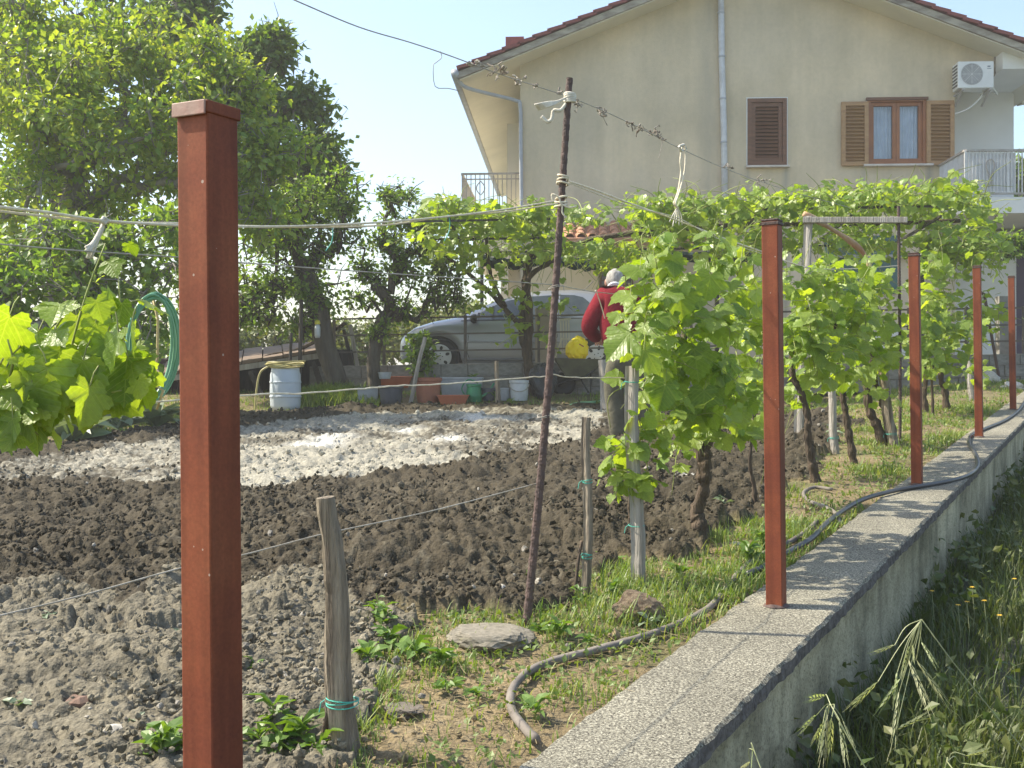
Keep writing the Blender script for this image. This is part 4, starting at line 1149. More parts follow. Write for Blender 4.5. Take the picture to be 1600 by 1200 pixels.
# right railing
rl = MB(); tL = fl(1509, 235, -1.3); tR = fl(1680, 235, -1.3); bt_z = fl(1509, 303, -1.3).z
rl.beam(tL, tR, .05, .035); rl.beam(Vector((tL.x, -1.3, bt_z)), Vector((tR.x, -1.3, bt_z)), .03, .03)
back = Vector((tL.x, 0, tL.z)); rl.beam(tL, back, .05, .035); rl.beam(Vector((tL.x, -1.3, bt_z)), Vector((tL.x, 0, bt_z)), .03, .03)
rail_o = rl.build('railing', M_METR, house)
m = MB()
n = int((tR.x - tL.x) / .055)
for i in range(n + 1):
    x = tL.x + (tR.x - tL.x) * i / n; m.box((x, -1.3, (tL.z + bt_z) / 2), (.016 if i % 12 else .04, .016, tL.z - bt_z))
for i in range(1, 24): m.box((tL.x, -1.3 + 1.3 * i / 24, (tL.z + bt_z) / 2), (.014, .014, tL.z - bt_z))
m.build('picket', pm('pale_railing', (.62, .62, .62), (.5, .49, .48), scale=9, rough=.5, bump=0), rail_o)['kind'] = 'stuff'
m = MB(); xm = fl(1547, 270, -1.31)
m.tube([Vector((xm.x + .07 * math.cos(t), -1.325, xm.z + .12 + .10 * math.sin(t))) for t in np.linspace(-.9, 4.0, 14)], .010, 5); m.tube([Vector((xm.x - .05, -1.325, xm.z + .05)), Vector((xm.x + .04, -1.325, xm.z - .22))], .010, 5); m.tube([Vector((xm.x + .05, -1.325, xm.z + .05)), Vector((xm.x - .02, -1.325, xm.z - .22))], .010, 5)
m.build('scroll', M_METR, rail_o)
m = MB(); sx = (tL.x + fl(1588, 270, -1.3).x) / 2; m.box((sx + .02, -1.27, (tL.z + bt_z) / 2 + .0), (fl(1586, 270, -1.3).x - tL.x - .06, .006, (tL.z - bt_z) * .86)); m.build('screen', pm('white_mesh', (.70, .71, .72), (.6, .6, .62), scale=60, rough=.8, bump=0), rail_o)
# left balcony
lt = fl(722, 272, .7); lr = fl(813, 272, .7); lb = fl(722, 334, .7).z
rl = MB(); rl.beam(lt, Vector((lr.x, .7, lt.z)), .04, .035); rl.beam(Vector((lt.x, .7, lt.z - .10)), Vector((lr.x, .7, lt.z - .10)), .03, .02); rl.beam(lt, Vector((lt.x, 3.6, lt.z)), .04, .035); rl.beam(Vector((lt.x, .7, lb)), Vector((lr.x, .7, lb)), .03, .03)
rail_l = rl.build('railing', M_METR, house)
m = MB()
for i in range(13): m.box((lt.x + (lr.x - lt.x) * i / 13, .7, (lt.z + lb) / 2), (.016, .016, lt.z - lb))
for i in range(26): m.box((lt.x, .7 + 2.9 * i / 26, (lt.z + lb) / 2), (.016, .03, lt.z - lb))
m.build('picket', M_METR, rail_l)['kind'] = 'stuff'
m = MB(); xm = fl(751, 300, .69)
for sg in (-1, 1): m.tube([Vector((xm.x + sg * (.0 + .08 * math.sin(t)), .685, xm.z + .06 - .26 * (t / 3.14) + .14)) for t in np.linspace(0, 3.1, 10)], .010, 5)
m.build('scroll', M_METR, rail_l)
m = MB(); m.box(((lt.x + lr.x) / 2, 2.3, lb - .10), (lr.x - lt.x, 3.2, .18)); m.build('balcony_slab', M_CREAM, house)
a = fl(746, 358, .9); b = fl(813, 415, .9)
m = MB(); m.box(((a.x + b.x) / 2, 2.4, (a.z + b.z) / 2), (b.x - a.x, 3.0, a.z - b.z)); m.build('porch_beam', M_CREAM, house)
a = fl(782, 415, .9); b = fl(794, 600, .9)
m = MB(); m.prism([(a.x, -.2), (b.x, -.2), (b.x, a.z + .02), (a.x - .14, a.z + .02), (a.x, a.z - .22)], .3, Matrix.Translation((0, .95, 0))); m.build('porch_column', M_CREAM, house)
# ground floor features --------------------------------------------------------------
a = fl(828, 408, -.02); b = fl(935, 470, -.02)
m = MB(); m.box(((a.x + b.x) / 2, -.012, .95), (b.x - a.x, .02, 2.3)); m.build('cream_panel', pm('ochre_plaster', (.72, .58, .36), (.66, .53, .33), scale=1, rough=.95, bump=0), house)
m = MB(); m.box((b.x + .32, -.03, 1.05), (.60, .05, 2.2)); dr = m.build('door', M_WB, house)
slats(dr, b.x + .06, b.x + .58, 1.35, 2.1, -.07, 9, pm('grey_slat', (.20, .17, .15), (.14, .12, .11), scale=6, bump=0), 30, .07)
m = MB(); m.box((b.x + .32, -.06, .7), (.50, .02, 1.1)); m.build('door_panel', pm('grey_board', (.36, .36, .36), (.28, .28, .28), scale=4, bump=0), dr)
a = fl(880, 352, -.5); b = fl(1010, 374, -.9)
aw = MB(); aw.prism([(0, 0), (0, .06), (b.x - a.x + 1.2, .06), (b.x - a.x + 1.2, 0)], .9, Matrix.Translation((a.x - .1, -.9, b.z - .03)) @ Matrix.Rotation(R(22), 4, 'X')); awn = aw.build('tiled_canopy', M_TERR, house)
t0 = None
for i in range(11):
    for j in range(3):
        u = a.x + .12 + i * .193; v = -.86 + j * .27; z = b.z + .04 + j * .115
        if t0 is None:
            q = MB(); vs = []; fs = []
            for s_ in (0, 1):
                for k in range(8):
                    an = math.pi * k / 7; rd = .085 - .014 * s_
                    vs += [(math.cos(an) * rd, s_ * .34, math.sin(an) * rd), (math.cos(an) * (rd - .016), s_ * .34, math.sin(an) * (rd - .016))]
            for k in range(7):
                fs += [(2 * k, 2 * k + 2, 18 + 2 * k - 0, 16 + 2 * k), (2 * k + 1, 17 + 2 * k, 19 + 2 * k, 2 * k + 3), (2 * k, 2 * k + 1, 2 * k + 3, 2 * k + 2)]
            q.add(vs, fs); t0 = q.build('tile', M_TERR, awn, smooth=False); t = t0
        else: t = t0.copy(); COL.objects.link(t)
        t.location = (u, v, z); t.rotation_euler = (R(22), rr(-.06, .06), rr(-.03, .03))
a = fl(1288, 382, -.03); b = fl(1402, 428, -.03)
m = MB(); m.box(((a.x + b.x) / 2, -.02, (a.z + b.z) / 2 - .1), (b.x - a.x, .05, a.z - b.z + .5)); wnd = m.build('window', pm('teal_blind', (.06, .14, .13), (.04, .10, .10), scale=3, bump=0, rough=.4), house)
m = MB(); m.box(((a.x + b.x) / 2 + .3, -.08, a.z - .22), (b.x - a.x + .5, .08, .05)); m.build('blind_rail', M_METR, wnd)
m = MB(); a = fl(1375, 515, -.4); b = fl(1402, 545, -.4); m.box(((a.x + b.x) / 2, -.4, .45), (b.x - a.x + .3, .05, .9)); m.build('white_panel', M_WHITE, house)

# air conditioner on its brackets ---------------------------------------------------------
ac0 = fl(1497, 96, -.42); ac1 = fl(1553, 137, -.42)
acp = HA + UU * ((ac0.x + ac1.x) / 2) + DD * -.28
ac = empty('air_conditioner', (acp.x, acp.y, ac1.z), -TH, 'white air conditioner unit with round fan grille mounted high on the house corner', 'air conditioner')
w_, h_ = ac1.x - ac0.x, ac0.z - ac1.z
M_ACW = pm('white_enamel', (.72, .72, .70), (.64, .64, .62), scale=4, rough=.4, bump=0)
m = MB(); m.box((0, 0, h_ / 2), (w_, .28, h_)); m.build('casing', M_ACW, ac, bevel=.012)
m = MB()
for k in range(8): m.tube([Vector((-.07 + (.02 + k * .022) * math.cos(t), -.146, h_ * .52 + (.02 + k * .022) * math.sin(t))) for t in np.linspace(0, 2 * math.pi, 22)], .004, 4)
for k in range(8): m.tube([Vector((-.07, -.147, h_ * .52)), Vector((-.07 + .175 * math.cos(k * .785), -.147, h_ * .52 + .175 * math.sin(k * .785)))], .003, 4)
m.build('fan_grille', M_ACW, ac)
m = MB(); m.lathe([(.001, 0), (.18, 0), (.185, .004)], 26, (-.07, -.1415, h_ * .52), M=Matrix.Rotation(R(90), 3, 'X')); m.build('fan_opening', pm('fan_shadow', (.22, .22, .23), bump=0), ac)
m = MB()
for k in range(7): m.box((-w_ / 2 - .006, 0, .06 + k * (h_ - .12) / 6), (.012, .22, .02))
m.build('side_louvre', pm('dark_louvre', (.12, .12, .12), bump=0), ac)
m = MB(); m.box((w_ * .36, -.1425, h_ * .80), (.05, .003, .022)); m.box((w_ * .37, -.1425, h_ * .72), (.07, .003, .010)); m.build('emblem', pm('grey_print', (.25, .27, .32), bump=0), ac)
for sx_ in (-.22, .24):
    m = MB(); m.box((sx_, .06, -.025), (.035, .44, .03)); m.beam((sx_, -.10, -.03), (sx_, .26, -.22), .03, .02); m.build('bracket', M_METR, ac)
m = MB(); m.tube(crv([Vector((.2, .05, 0)), Vector((.12, .05, -.15)), Vector((-.05, .1, -.3)), Vector((-.25, .25, -.36))], 5), .012, 6); m.tube(crv([Vector((w_ / 2, .0, .08)), Vector((w_ / 2 + .15, .1, -.05)), Vector((w_ / 2 + .22, .5, .08))], 5), .012, 6); m.build('hose', M_ACW, ac, smooth=True)

# ================================================================== TERRACE, BLOCK WALL, RAILING
TA = Vector((-3.05, 16.5, 0)); TB = Vector((8.2, 14.85, 0)); TL = (TB - TA).length; TD = (TB - TA).normalized(); TN = Vector((-TD.y, TD.x, 0))
def tz0(t): return -.36 + .34 * t
def tz1(t): return .27 + .17 * t
m = MB(); a = TA + TN * .12; b = TB + TN * .12
m.add([(a.x, a.y, -1), (b.x, b.y, -1), (16, 40, -1), (-3.0, 40, -1), (a.x, a.y, .13), (b.x, b.y, .30), (16, 40, .3), (-3.0, 40, .13)], [(0, 1, 5, 4), (1, 2, 6, 5), (2, 3, 7, 6), (3, 0, 4, 7), (4, 5, 6, 7)])
tag(m.build('terrace', pm('dusty_paving', (.26, .235, .20), (.20, .18, .15), scale=2, bump=.2)), kind='structure')
M_BLK = pm('grey_block', (.30, .285, .26), (.19, .18, .165), scale=4, rough=.95, bump=.7, bscale=26)
bw = empty('block_wall', TA, math.atan2(TD.y, TD.x), 'low grey concrete block wall edging the terrace behind the garden', 'wall')
NB = 28; bl = TL / NB
q = MB(); q.box((0, 0, 0), (1, 1, 1)); bk0 = q.build('block', M_BLK, bw, bevel=.02); first = True
for c in range(3):
    for i in range(NB):
        u = (i + (.5 if c % 2 else 0) + .5) * bl
        if u > TL: continue
        t = u / TL; z0 = tz0(t); z1 = tz1(t); hh = (z1 - z0) / 3
        o = bk0 if first else bk0.copy()
        if not first: COL.objects.link(o)
        first = False
        o.location = (u, rr(-.006, .006), z0 + hh * (c + .5)); o.scale = (bl - .012, .16, hh - .012); o.rotation_euler = (0, -.015, rr(-.006, .006))
m = MB(); m.prism([(0, tz0(0)), (TL, tz0(1)), (TL, tz1(1) - .01), (0, tz1(0) - .01)], .12, Matrix.Translation((0, -.06, 0))); m.build('mortar', pm('mortar', (.24, .22, .19), scale=8, bump=.5), bw)
rg = empty('terrace_railing', TA, math.atan2(TD.y, TD.x), 'rusty iron railing with three bars along the terrace edge', 'railing')
M_RL = pm('dull_railing', (.155, .13, .11), (.10, .085, .075), scale=6, rough=.7, bump=.1)
for k, (za, zb_) in enumerate([(.98, 1.06), (.73, .83), (.475, .61)]):
    m = MB(); m.beam(Vector((.2, .0, za)), Vector((TL, .0, zb_)), .022, .024); m.build('rail', M_RL, rg)
for i, px in enumerate([522, 600, 727, 842, 960, 1080, 1200, 1310, 1420, 1510, 1600]):
    # station along the terrace line seen at this pixel
    t = (px - 800) / F; lam = ((TA.x - TA.y * TD.x / TD.y)) / (t - TD.x / TD.y); u = (Vector((t * lam, lam, 0)) - TA).dot(TD); f = u / TL
    m = MB(); m.box((u, 0, (tz1(f) + 1.0 + .08 * f) / 2 - .01), (.04, .04, 1.0 + .08 * f - tz1(f) + .03)); m.build('rail_post', M_RL, rg)
c = P(1566, 515, 15.6); m = MB(); m.box((c.x, c.y, .78), (.14, .14, .95)); tag(m.build('pillar', M_BLK), 'short grey concrete pillar behind the railing at the right', 'pillar')
m = MB(); a = P(1538, 460, 14.3); b = P(1562, 596, 14.3); m.tube([a, b], .02, 7); m.tube([a + Vector((-.05, 0, .03)), a + Vector((.03, 0, -.02))], .02, 6)
tag(m.build('leaning_pole', M_RUST), 'rusty pole leaning against the railing between the two farthest red posts', 'pole')

# ================================================================== SHED
def wpt(px, py, d): return P(px, py, d)
sh_o = empty('shed', P(400, 640, 16), 0, 'low dark shed with sagging brown roof left of the leaning tree', 'shed')
so = sh_o.location
def lp(v): return Vector(v) - so
M_SHR = pm('rusty_roofing', (.22, .15, .10), (.12, .09, .07), scale=6, rough=.9, bump=.4)
M_DKW = pm('dark_board', (.07, .058, .048), (.035, .03, .026), scale=4, rough=.9, bump=.4, stretch=(4, 4, .5))
r0_, r1_, r2_, r3_ = P(215, 594, 15.7), P(508, 549, 15.9), P(500, 536, 18.4), P(235, 566, 18.4)
for j in range(9):
    f0, f1 = j / 9, (j + .94) / 9
    A_, B_, C_, D_ = r0_.lerp(r1_, f0), r0_.lerp(r1_, f1), r3_.lerp(r2_, f1), r3_.lerp(r2_, f0)
    m = MB(); up = Vector((0, 0, .04 + .01 * (j % 2)))
    m.add([lp(A_), lp(B_), lp(C_), lp(D_), lp(A_ + up), lp(B_ + up), lp(C_ + up), lp(D_ + up)], [(3, 2, 1, 0), (4, 5, 6, 7), (0, 1, 5, 4), (1, 2, 6, 5), (2, 3, 7, 6), (3, 0, 4, 7)])
    m.build('roof_sheet', M_SHR, sh_o)
m = MB(); m.beam(lp(P(215, 599, 15.75)), lp(P(505, 555, 15.95)), .06, .08); m.build('roof_beam', M_WOODG, sh_o)
for px, top in ((235, 598), (330, 588), (391, 580), (490, 565)):
    b = gp(px, 640, hi=16.2); m = MB(); m.beam(lp(Vector((b.x, 15.8, b.z - .1))), lp(P(px, top, 15.8)), .07, .07); m.build('post', M_DKW, sh_o)
for j in range(16):
    x = -5.6 + j * .19 + .0; m = MB(); m.box(lp(Vector((x, 18.2 + .012 * (j % 2), -.1))), (.20, .02, 1.35)); m.build('board', M_DKW, sh_o)
for j in range(8):
    m = MB(); m.box(lp(Vector((-5.6, 15.9 + j * .3, -.05))), (.03, .27, .9)); m.build('board', pm('red_brown_board', (.11, .05, .035), (.07, .035, .028), scale=4, bump=.3), sh_o)
for px, a, b, nm in ((471, 468, 610, 'dark upright pole standing by the right end of the shed'), (455, 520, 636, 'thin dark pole in front of the blue barrel')):
    m = MB(); g_ = gp(px - 4, 636, hi=15.4); m.tube([Vector((g_.x, g_.y, g_.z - .05)), P(px, a, g_.y)], .028 if px == 471 else .022, 7); tag(m.build('pole', M_DKW), nm, 'pole')
# roof litter
m = MB(); m.tube(crv([P(385, 572, 15.9), P(420, 556, 16.3), P(470, 545, 16.4), P(540, 505, 16.5)], 4), .03, 6); tag(m.build('dead_branch', MATS['vine_bark']), 'dead branch lying on the shed roof', 'branch')

# ================================================================== POTS AND CONTAINERS
def vessel(px0, px1, py0, py1, mat, label, cat, name, taper=.78, d=15.7, rim=.03, square=False, fill=None, wall=.012, handle=False, dep=None, rot=0):
    g_ = gp((px0 + px1) / 2, py1, hi=16.3); d = g_.y
    w = (px1 - px0) / F * d; h = (py1 - py0) / F * d
    o = empty(name, g_, rot, label, cat, 'pots and tubs along the block wall')
    r = w / 2; m = MB()
    if square:
        dd_ = dep or r * .7
        def ring(s, z, inset=0): return [Vector((x * (r * s - inset), y * (dd_ * s - inset), z)) for x, y in ((-1, -1), (1, -1), (1, 1), (-1, 1))]
        rings = [ring(taper, 0), ring(1, h * .88), ring(1.05, h * .88), ring(1.05, h), ring(1.0, h, wall), ring(.95, h * .75, wall)]
        vs = [v for q in rings for v in q]; fs = [(3, 2, 1, 0)]
        for i in range(5): fs += [(4 * i + k, 4 * i + (k + 1) % 4, 4 * i + 4 + (k + 1) % 4, 4 * i + 4 + k) for k in range(4)]
        fs.append((20, 21, 22, 23)); m.add(vs, fs); m.build('body', mat, o, bevel=.006)
        if fill: q = MB(); q.box((0, 0, h * .82), (r * 1.8, dd_ * 1.8, .03)); q.build('soil', fill, o)
    else:
        m.lathe([(r * taper, 0), (r * (taper + .1), h * .3), (r * .96, h * .84), (r * 1.0, h * .86), (r * 1.04, h * .87), (r * 1.04, h), (r * .98, h), (r * .92, h * .85), (r * .9, h * .75), (.001, h * .74)], 26); m.build('body', mat, o, smooth=False)
        if fill: q = MB(); q.lathe([(r * .9, h * .8), (.001, h * .83)], 18); q.build('soil', fill, o)
        if handle: q = MB(); q.tube([Vector((r * 1.03 * math.cos(t), -r * .25 - abs(math.sin(t)) * r * .8, h * .8 - abs(math.sin(t)) * h * .35)) for t in np.linspace(0, math.pi, 14)], .006, 5); q.build('handle', M_WIRE, o)
    return o
M_POTT = pm('terracotta_pot', (.36, .14, .08), (.28, .11, .07), scale=6, rough=.85, bump=.15)
M_PLO = pm('orange_plastic', (.42, .12, .05), (.34, .10, .05), scale=4, rough=.5, bump=0)
M_PLG = pm('dark_grey_plastic', (.075, .08, .10), (.055, .06, .07), scale=4, rough=.5, bump=0)
M_PLW = pm('white_plastic', (.56, .58, .60), (.42, .44, .46), scale=7, rough=.45, bump=0)
M_FIB = pm('grey_trough', (.36, .37, .39), (.26, .27, .28), scale=5, rough=.85, bump=.3)
M_PLGR = pm('green_plastic', (.03, .22, .10), (.025, .17, .08), scale=4, rough=.4, bump=0)
M_EARTH = pm('pot_soil', (.05, .035, .025), scale=20, bump=.5)
vessel(592, 630, 602, 634, M_PLG, 'dark grey round tub below the orange planter', 'tub', 'tub', fill=M_EARTH)
vessel(560, 592, 606, 630, M_FIB, 'pale green grey block beside the grass mound', 'block', 'concrete_tub', square=True, taper=.98)
vessel(588, 645, 588, 606, M_PLO, 'orange planter box standing on the block wall side', 'planter', 'planter', square=True, fill=M_EARTH)
o_ = vessel(598, 618, 582, 592, M_PLW, 'small white pot standing on the orange planter', 'pot', 'flower_pot', taper=.8); o_.location.z = P(600, 592, 15.6).z; o_.location.y = 15.75
vessel(648, 690, 590, 629, M_POTT, 'large terracotta pot behind the leaning bare pole', 'pot', 'flower_pot', fill=M_EARTH)
vessel(690, 754, 589, 618, M_FIB, 'long pale grey trough behind the low orange planter', 'trough', 'trough', square=True, taper=.95, fill=M_EARTH, dep=.14)
vessel(684, 732, 617, 632, M_PLO, 'low long orange planter box on the grass', 'planter', 'planter', square=True, fill=M_EARTH, dep=.10)
vessel(796, 826, 594, 626, M_PLW, 'white bucket with wire handle left of the vine trunk', 'bucket', 'bucket', handle=True, taper=.85)
vessel(775, 797, 606, 626, M_FIB, 'small grey bucket tucked left of the white bucket', 'bucket', 'bucket', taper=.85)
vessel(752, 776, 606, 626, M_PLG, 'black plastic tub right of the watering can', 'tub', 'tub', fill=M_EARTH)
# watering can
wc = vessel(729, 752, 600, 628, M_PLGR, 'green watering can in front of the grey trough', 'watering can', 'watering_can', taper=1.0)
m = MB(); m.tube(crv([Vector((.09, 0, .06)), Vector((.2, 0, .14)), Vector((.28, 0, .26))], 4), [.02 - .001 * i for i in range(9)], 8); m.build('spout', M_PLGR, wc, smooth=True)
m = MB(); m.tube(crv([Vector((-.09, 0, .06)), Vector((-.17, 0, .18)), Vector((-.08, 0, .31)), Vector((.06, 0, .26))], 4), .010, 7); m.build('handle', M_PLGR, wc, smooth=True)
# blue barrel with yellow hose
g_ = gp(446, 641, hi=15.4); br = empty('barrel', g_, 0, 'pale blue plastic barrel with its rim under a yellow hose', 'barrel')
r = 24 / F * g_.y; h = 66 / F * g_.y
M_BB = pm('pale_blue_plastic', (.47, .53, .60), (.54, .58, .62), scale=3, rough=.45, bump=0)
m = MB(); m.lathe([(r * .86, 0), (r * .97, h * .12), (r, h * .5), (r * .97, h * .85), (r * .9, h * .93), (r * .9, h), (r * .84, h), (r * .82, h * .8), (.001, h * .79)], 26); m.build('body', M_BB, br, smooth=True)
m = MB(); m.lathe([(r * 1.0, h * .30), (r * 1.03, h * .31), (r * 1.03, h * .34), (r, h * .35)], 26); m.lathe([(r * .98, h * .64), (r * 1.02, h * .65), (r * 1.02, h * .68), (r * .98, h * .69)], 26); m.build('hoop', M_BB, br)
yh = empty('yellow_hose', g_ + Vector((0, 0, h)), 0, 'yellow hose coiled on top of the blue barrel, one end hanging down', 'hose')
M_YH = pm('yellow_tube', (.46, .40, .16), (.36, .31, .13), scale=5, rough=.45, bump=0)
for k in range(5):
    m = MB(); m.tube([Vector((math.cos(t) * (r * rr(.98, 1.02) * (1.0 + k * .07)), math.sin(t) * r * (.95 + k * .05), .02 + k * .012 + .022 * math.sin(t * (1 + k % 2) + k * 2))) for t in np.linspace(0, 2 * math.pi, 22)], .0095, 6); m.build('loop', M_YH, yh, smooth=True)
m = MB(); m.tube(crv([Vector((-r * .9, -.1, .03)), Vector((-r * 1.5, -.12, -.06)), Vector((-r * 1.75, -.12, -.3)), Vector((-r * 1.85, -.12, -h - .03))], 5), .013, 6); m.build('end', M_YH, yh, smooth=True)
# small bottle with yellow cap in the tree fork
pb = P(496, 528, 15.3); o = empty('bottle', pb, 0, 'white bottle with yellow cap stuck on the leaning tree', 'bottle')
m = MB(); m.lathe([(.03, 0), (.042, .03), (.042, .15), (.02, .20)], 14); m.build('body', M_PLW, o, smooth=True)
m = MB(); m.lathe([(.034, .19), (.04, .2), (.038, .235), (.02, .25)], 14); m.build('cap', pm('yellow_cap', (.7, .6, .05), bump=0, rough=.4), o)
# props by the trees
m = MB(); m.beam(P(547, 508, 16.8), P(560, 580, 16.8), .09, .05); tag(m.build('plank', M_WOODG), 'grey plank leaning between the two small trees', 'plank')
m = MB(); m.beam(P(537, 515, 16.9), P(552, 575, 16.9), .04, .05); tag(m.build('plank', M_DKW), 'dark narrow plank beside the grey leaning one', 'plank')
# stacked stuff in front of the car: white board, crate, black sack
m = MB(); 
for k in range(4): m.beam(P(876 + k * 4.2, 500, 16.5), P(877 + k * 4.2, 552, 16.5), .018, .02)
m.beam(P(874, 500, 16.5), P(892, 498, 16.5), .02, .03); m.beam(P(875, 530, 16.5), P(891, 530, 16.5), .02, .03); m.beam(P(876, 550, 16.5), P(892, 550, 16.5), .02, .03)
tag(m.build('wooden_crate', pm('pale_slat', (.50, .47, .38), (.4, .37, .3), scale=6, bump=.2)), 'pale slatted wooden crate standing behind the yellow bag', 'crate')
m = MB(); m.box(P(853, 530, 16.7), (.33, .05, .95)); tag(m.build('board', pm('beige_board', (.30, .27, .22), (.25, .22, .18), scale=3, bump=0)), 'beige board standing against the railing behind the rusty bar', 'board')
m = MB(); m.beam(P(868, 558, 16.0), P(878, 528, 16.0), .05, .02); tag(m.build('stick', pm('pale_slat')), 'short pale stick poking out of the wheelbarrow', 'stick')
rock(848, 624, (.38, .3, .55), 'black rubbish sack slumped left of the wheelbarrow', pm('black_plastic', (.018, .018, .02), (.035, .035, .04), scale=6, rough=.4, bump=.6, bscale=12), 30, sink=.1, name='rubbish_sack', rough=.15)['category'] = 'sack'
m = MB(); 
for t_ in np.linspace(0, 1, 1): m.lathe([(.17, -.05), (.24, -.06), (.27, 0), (.24, .06), (.17, .05)], 22, P(872, 592, 16.1) , M=Matrix.Rotation(R(90), 3, 'X'), cap=False)
tag(m.build('old_tyre', pm('rubber', (.02, .02, .02), (.03, .03, .03), rough=.8, bump=.2)), 'old black tyre leaning behind the rusty bar foot', 'tyre')

# wheelbarrow ------------------------------------------------------------------------
g_ = gp(905, 616, hi=16.35); wb = empty('wheelbarrow', g_, 0, 'old olive wheelbarrow holding a yellow bag in front of the car', 'wheelbarrow')
s_ = F / g_.y
def wl(px, py, y=0.0): return Vector(((px - 905) / s_ + (905 - 800) / F * g_.y - g_.x, y, (600 - py) / s_ - g_.z))
M_OL = pm('olive_metal', (.13, .125, .07), (.08, .075, .05), scale=6, rough=.6, bump=.2)
m = MB(); T = [wl(866, 560), wl(940, 562)]; B_ = [wl(884, 590), wl(918, 591)]
vs = []
for y_ in (-.3, .3): vs += [T[0] + Vector((0, y_, 0)), T[1] + Vector((0, y_, 0)), B_[1] + Vector((0, y_ * .6, 0)), B_[0] + Vector((0, y_ * .6, 0))]
vi = [v * 1 for v in vs]
for i in (0, 1, 4, 5): vi[i] = vi[i] + Vector(((.02 if i in (0, 4) else -.02), (.02 if i < 4 else -.02), 0))
for i in (2, 3, 6, 7): vi[i] = vi[i] + Vector(((.015 if i in (3, 7) else -.015), (.015 if i < 4 else -.015), .02))
m.add(vs + vi, [(0, 1, 2, 3), (7, 6, 5, 4), (0, 3, 7, 4), (1, 5, 6, 2), (3, 2, 6, 7), (11, 10, 9, 8), (12, 13, 14, 15), (12, 15, 11, 8), (10, 14, 13, 9), (15, 14, 10, 11), (0, 8, 9, 1), (1, 9, 13, 5), (5, 13, 12, 4), (4, 12, 8, 0)])
m.build('tray', M_OL, wb)
for y_ in (-.22, .22):
    m = MB(); m.tube(crv([wl(872, 602, y_ * .2), wl(890, 594, y_ * .7), wl(915, 588, y_), wl(948, 556, y_), wl(958, 553, y_)], 4), .016, 7); m.build('handle', M_PIPEI, wb, smooth=True)
    m = MB(); m.tube([wl(905, 590, y_ * .9), wl(918, 613, y_), wl(921, 613, y_), wl(922, 585, y_ * .9)], .013, 6); m.build('leg', M_PIPEI, wb)
m = MB(); m.lathe([(.09, -.03), (.15, -.045), (.18, 0), (.15, .045), (.09, .03)], 22, wl(880, 599), M=Matrix.Rotation(R(90), 3, 'X')); m.build('wheel', MATS['rubber'], wb)
# yellow bag
bm = bmesh.new(); bmesh.ops.create_icosphere(bm, subdivisions=4, radius=1); V = np.array([v.co[:] for v in bm.verts])
nn = fbm(V[:, 0] * 2 + 5, V[:, 2] * 2 + V[:, 1], 5, 3) - .5; cre = np.abs(np.sin(V[:, 0] * 6 + V[:, 2] * 2.5 + nn * 9)) ** .5
V2 = V * (1 + nn * .25 - cre * .13)[:, None]; tp_ = np.clip(V[:, 2], 0, 1); V2[:, 0] = V2[:, 0] * (1 - .30 * tp_ ** 1.5) + .06 * tp_; V2[:, 2] = np.where(V[:, 2] > 0, np.abs(V2[:, 2]) ** .8 * 1.02, -np.abs(V2[:, 2]) ** .6 * .85)
V2[:, 0] = np.sign(V2[:, 0]) * np.abs(V2[:, 0]) ** .85
for v, c in zip(bm.verts, V2): v.co = c
me = bpy.data.meshes.new('yellow_bag'); bm.to_mesh(me); bm.free()
me.materials.append(leaf_mat('yellow_plastic', (.95, .80, .01), (.95, .80, .015), trans=.3, rough=.35, src='obj', tcol=(1.1, 1, .3)))
yb_ = link('yellow_bag', me); yb_.location = P(902, 546, g_.y - .02); yb_.scale = (18 / s_, .16, 22 / s_)
tag(yb_, 'crumpled bright yellow plastic bag sitting in the wheelbarrow', 'plastic bag')
m = MB(); m.beam(Vector((.1, -1.0, .35)), Vector((.5, -.86, .18)), .02, .07); pr2 = m.build('print', pm('red_print', (.4, .06, .02), bump=0), yb_)

# mound of grass at the far left of the bed -------------------------------------------
n = 5200
x = RNG.normal(0, 1, n); y = RNG.normal(0, .35, n)
cxm, cym = P(520, 632, 15.2).x, 15.2
xx = cxm + np.clip(x, -1.5, 1.5) * .45; yy_ = cym + y * .6
hm = .10 + .13 * np.exp(-((xx - cxm) / .5) ** 2)
blades('grass', xx, yy_, G(xx, yy_), hm * RNG.uniform(.6, 1.2, n), RNG.uniform(.012, .02, n), np.clip(RNG.normal(.3, .3, n), 0, 1), M_GR, 1.0, 'mound of longer grass beside the blue barrel')
for i, (a, b, nn_, s2, lab) in enumerate([(740, 597, 18, .12, 'leafy plant growing in the grey trough'), (668, 588, 10, .10, 'leafy sprouts in the terracotta pot'), (773, 628, 10, .12, 'small bright plant at the foot of the slim far stake'), (800, 636, 9, .10, 'bright weed at the far edge of the bed'), (933, 632, 9, .11, 'pale weed by the far stake near the man')]):
    p = P(a, b, 15.75) if b < 600 else gp(a, b, hi=16)
    weed(a, b, nn_, s2, lab, 90 + i, hgt=.7, p=p, stem=.08, name='weed')

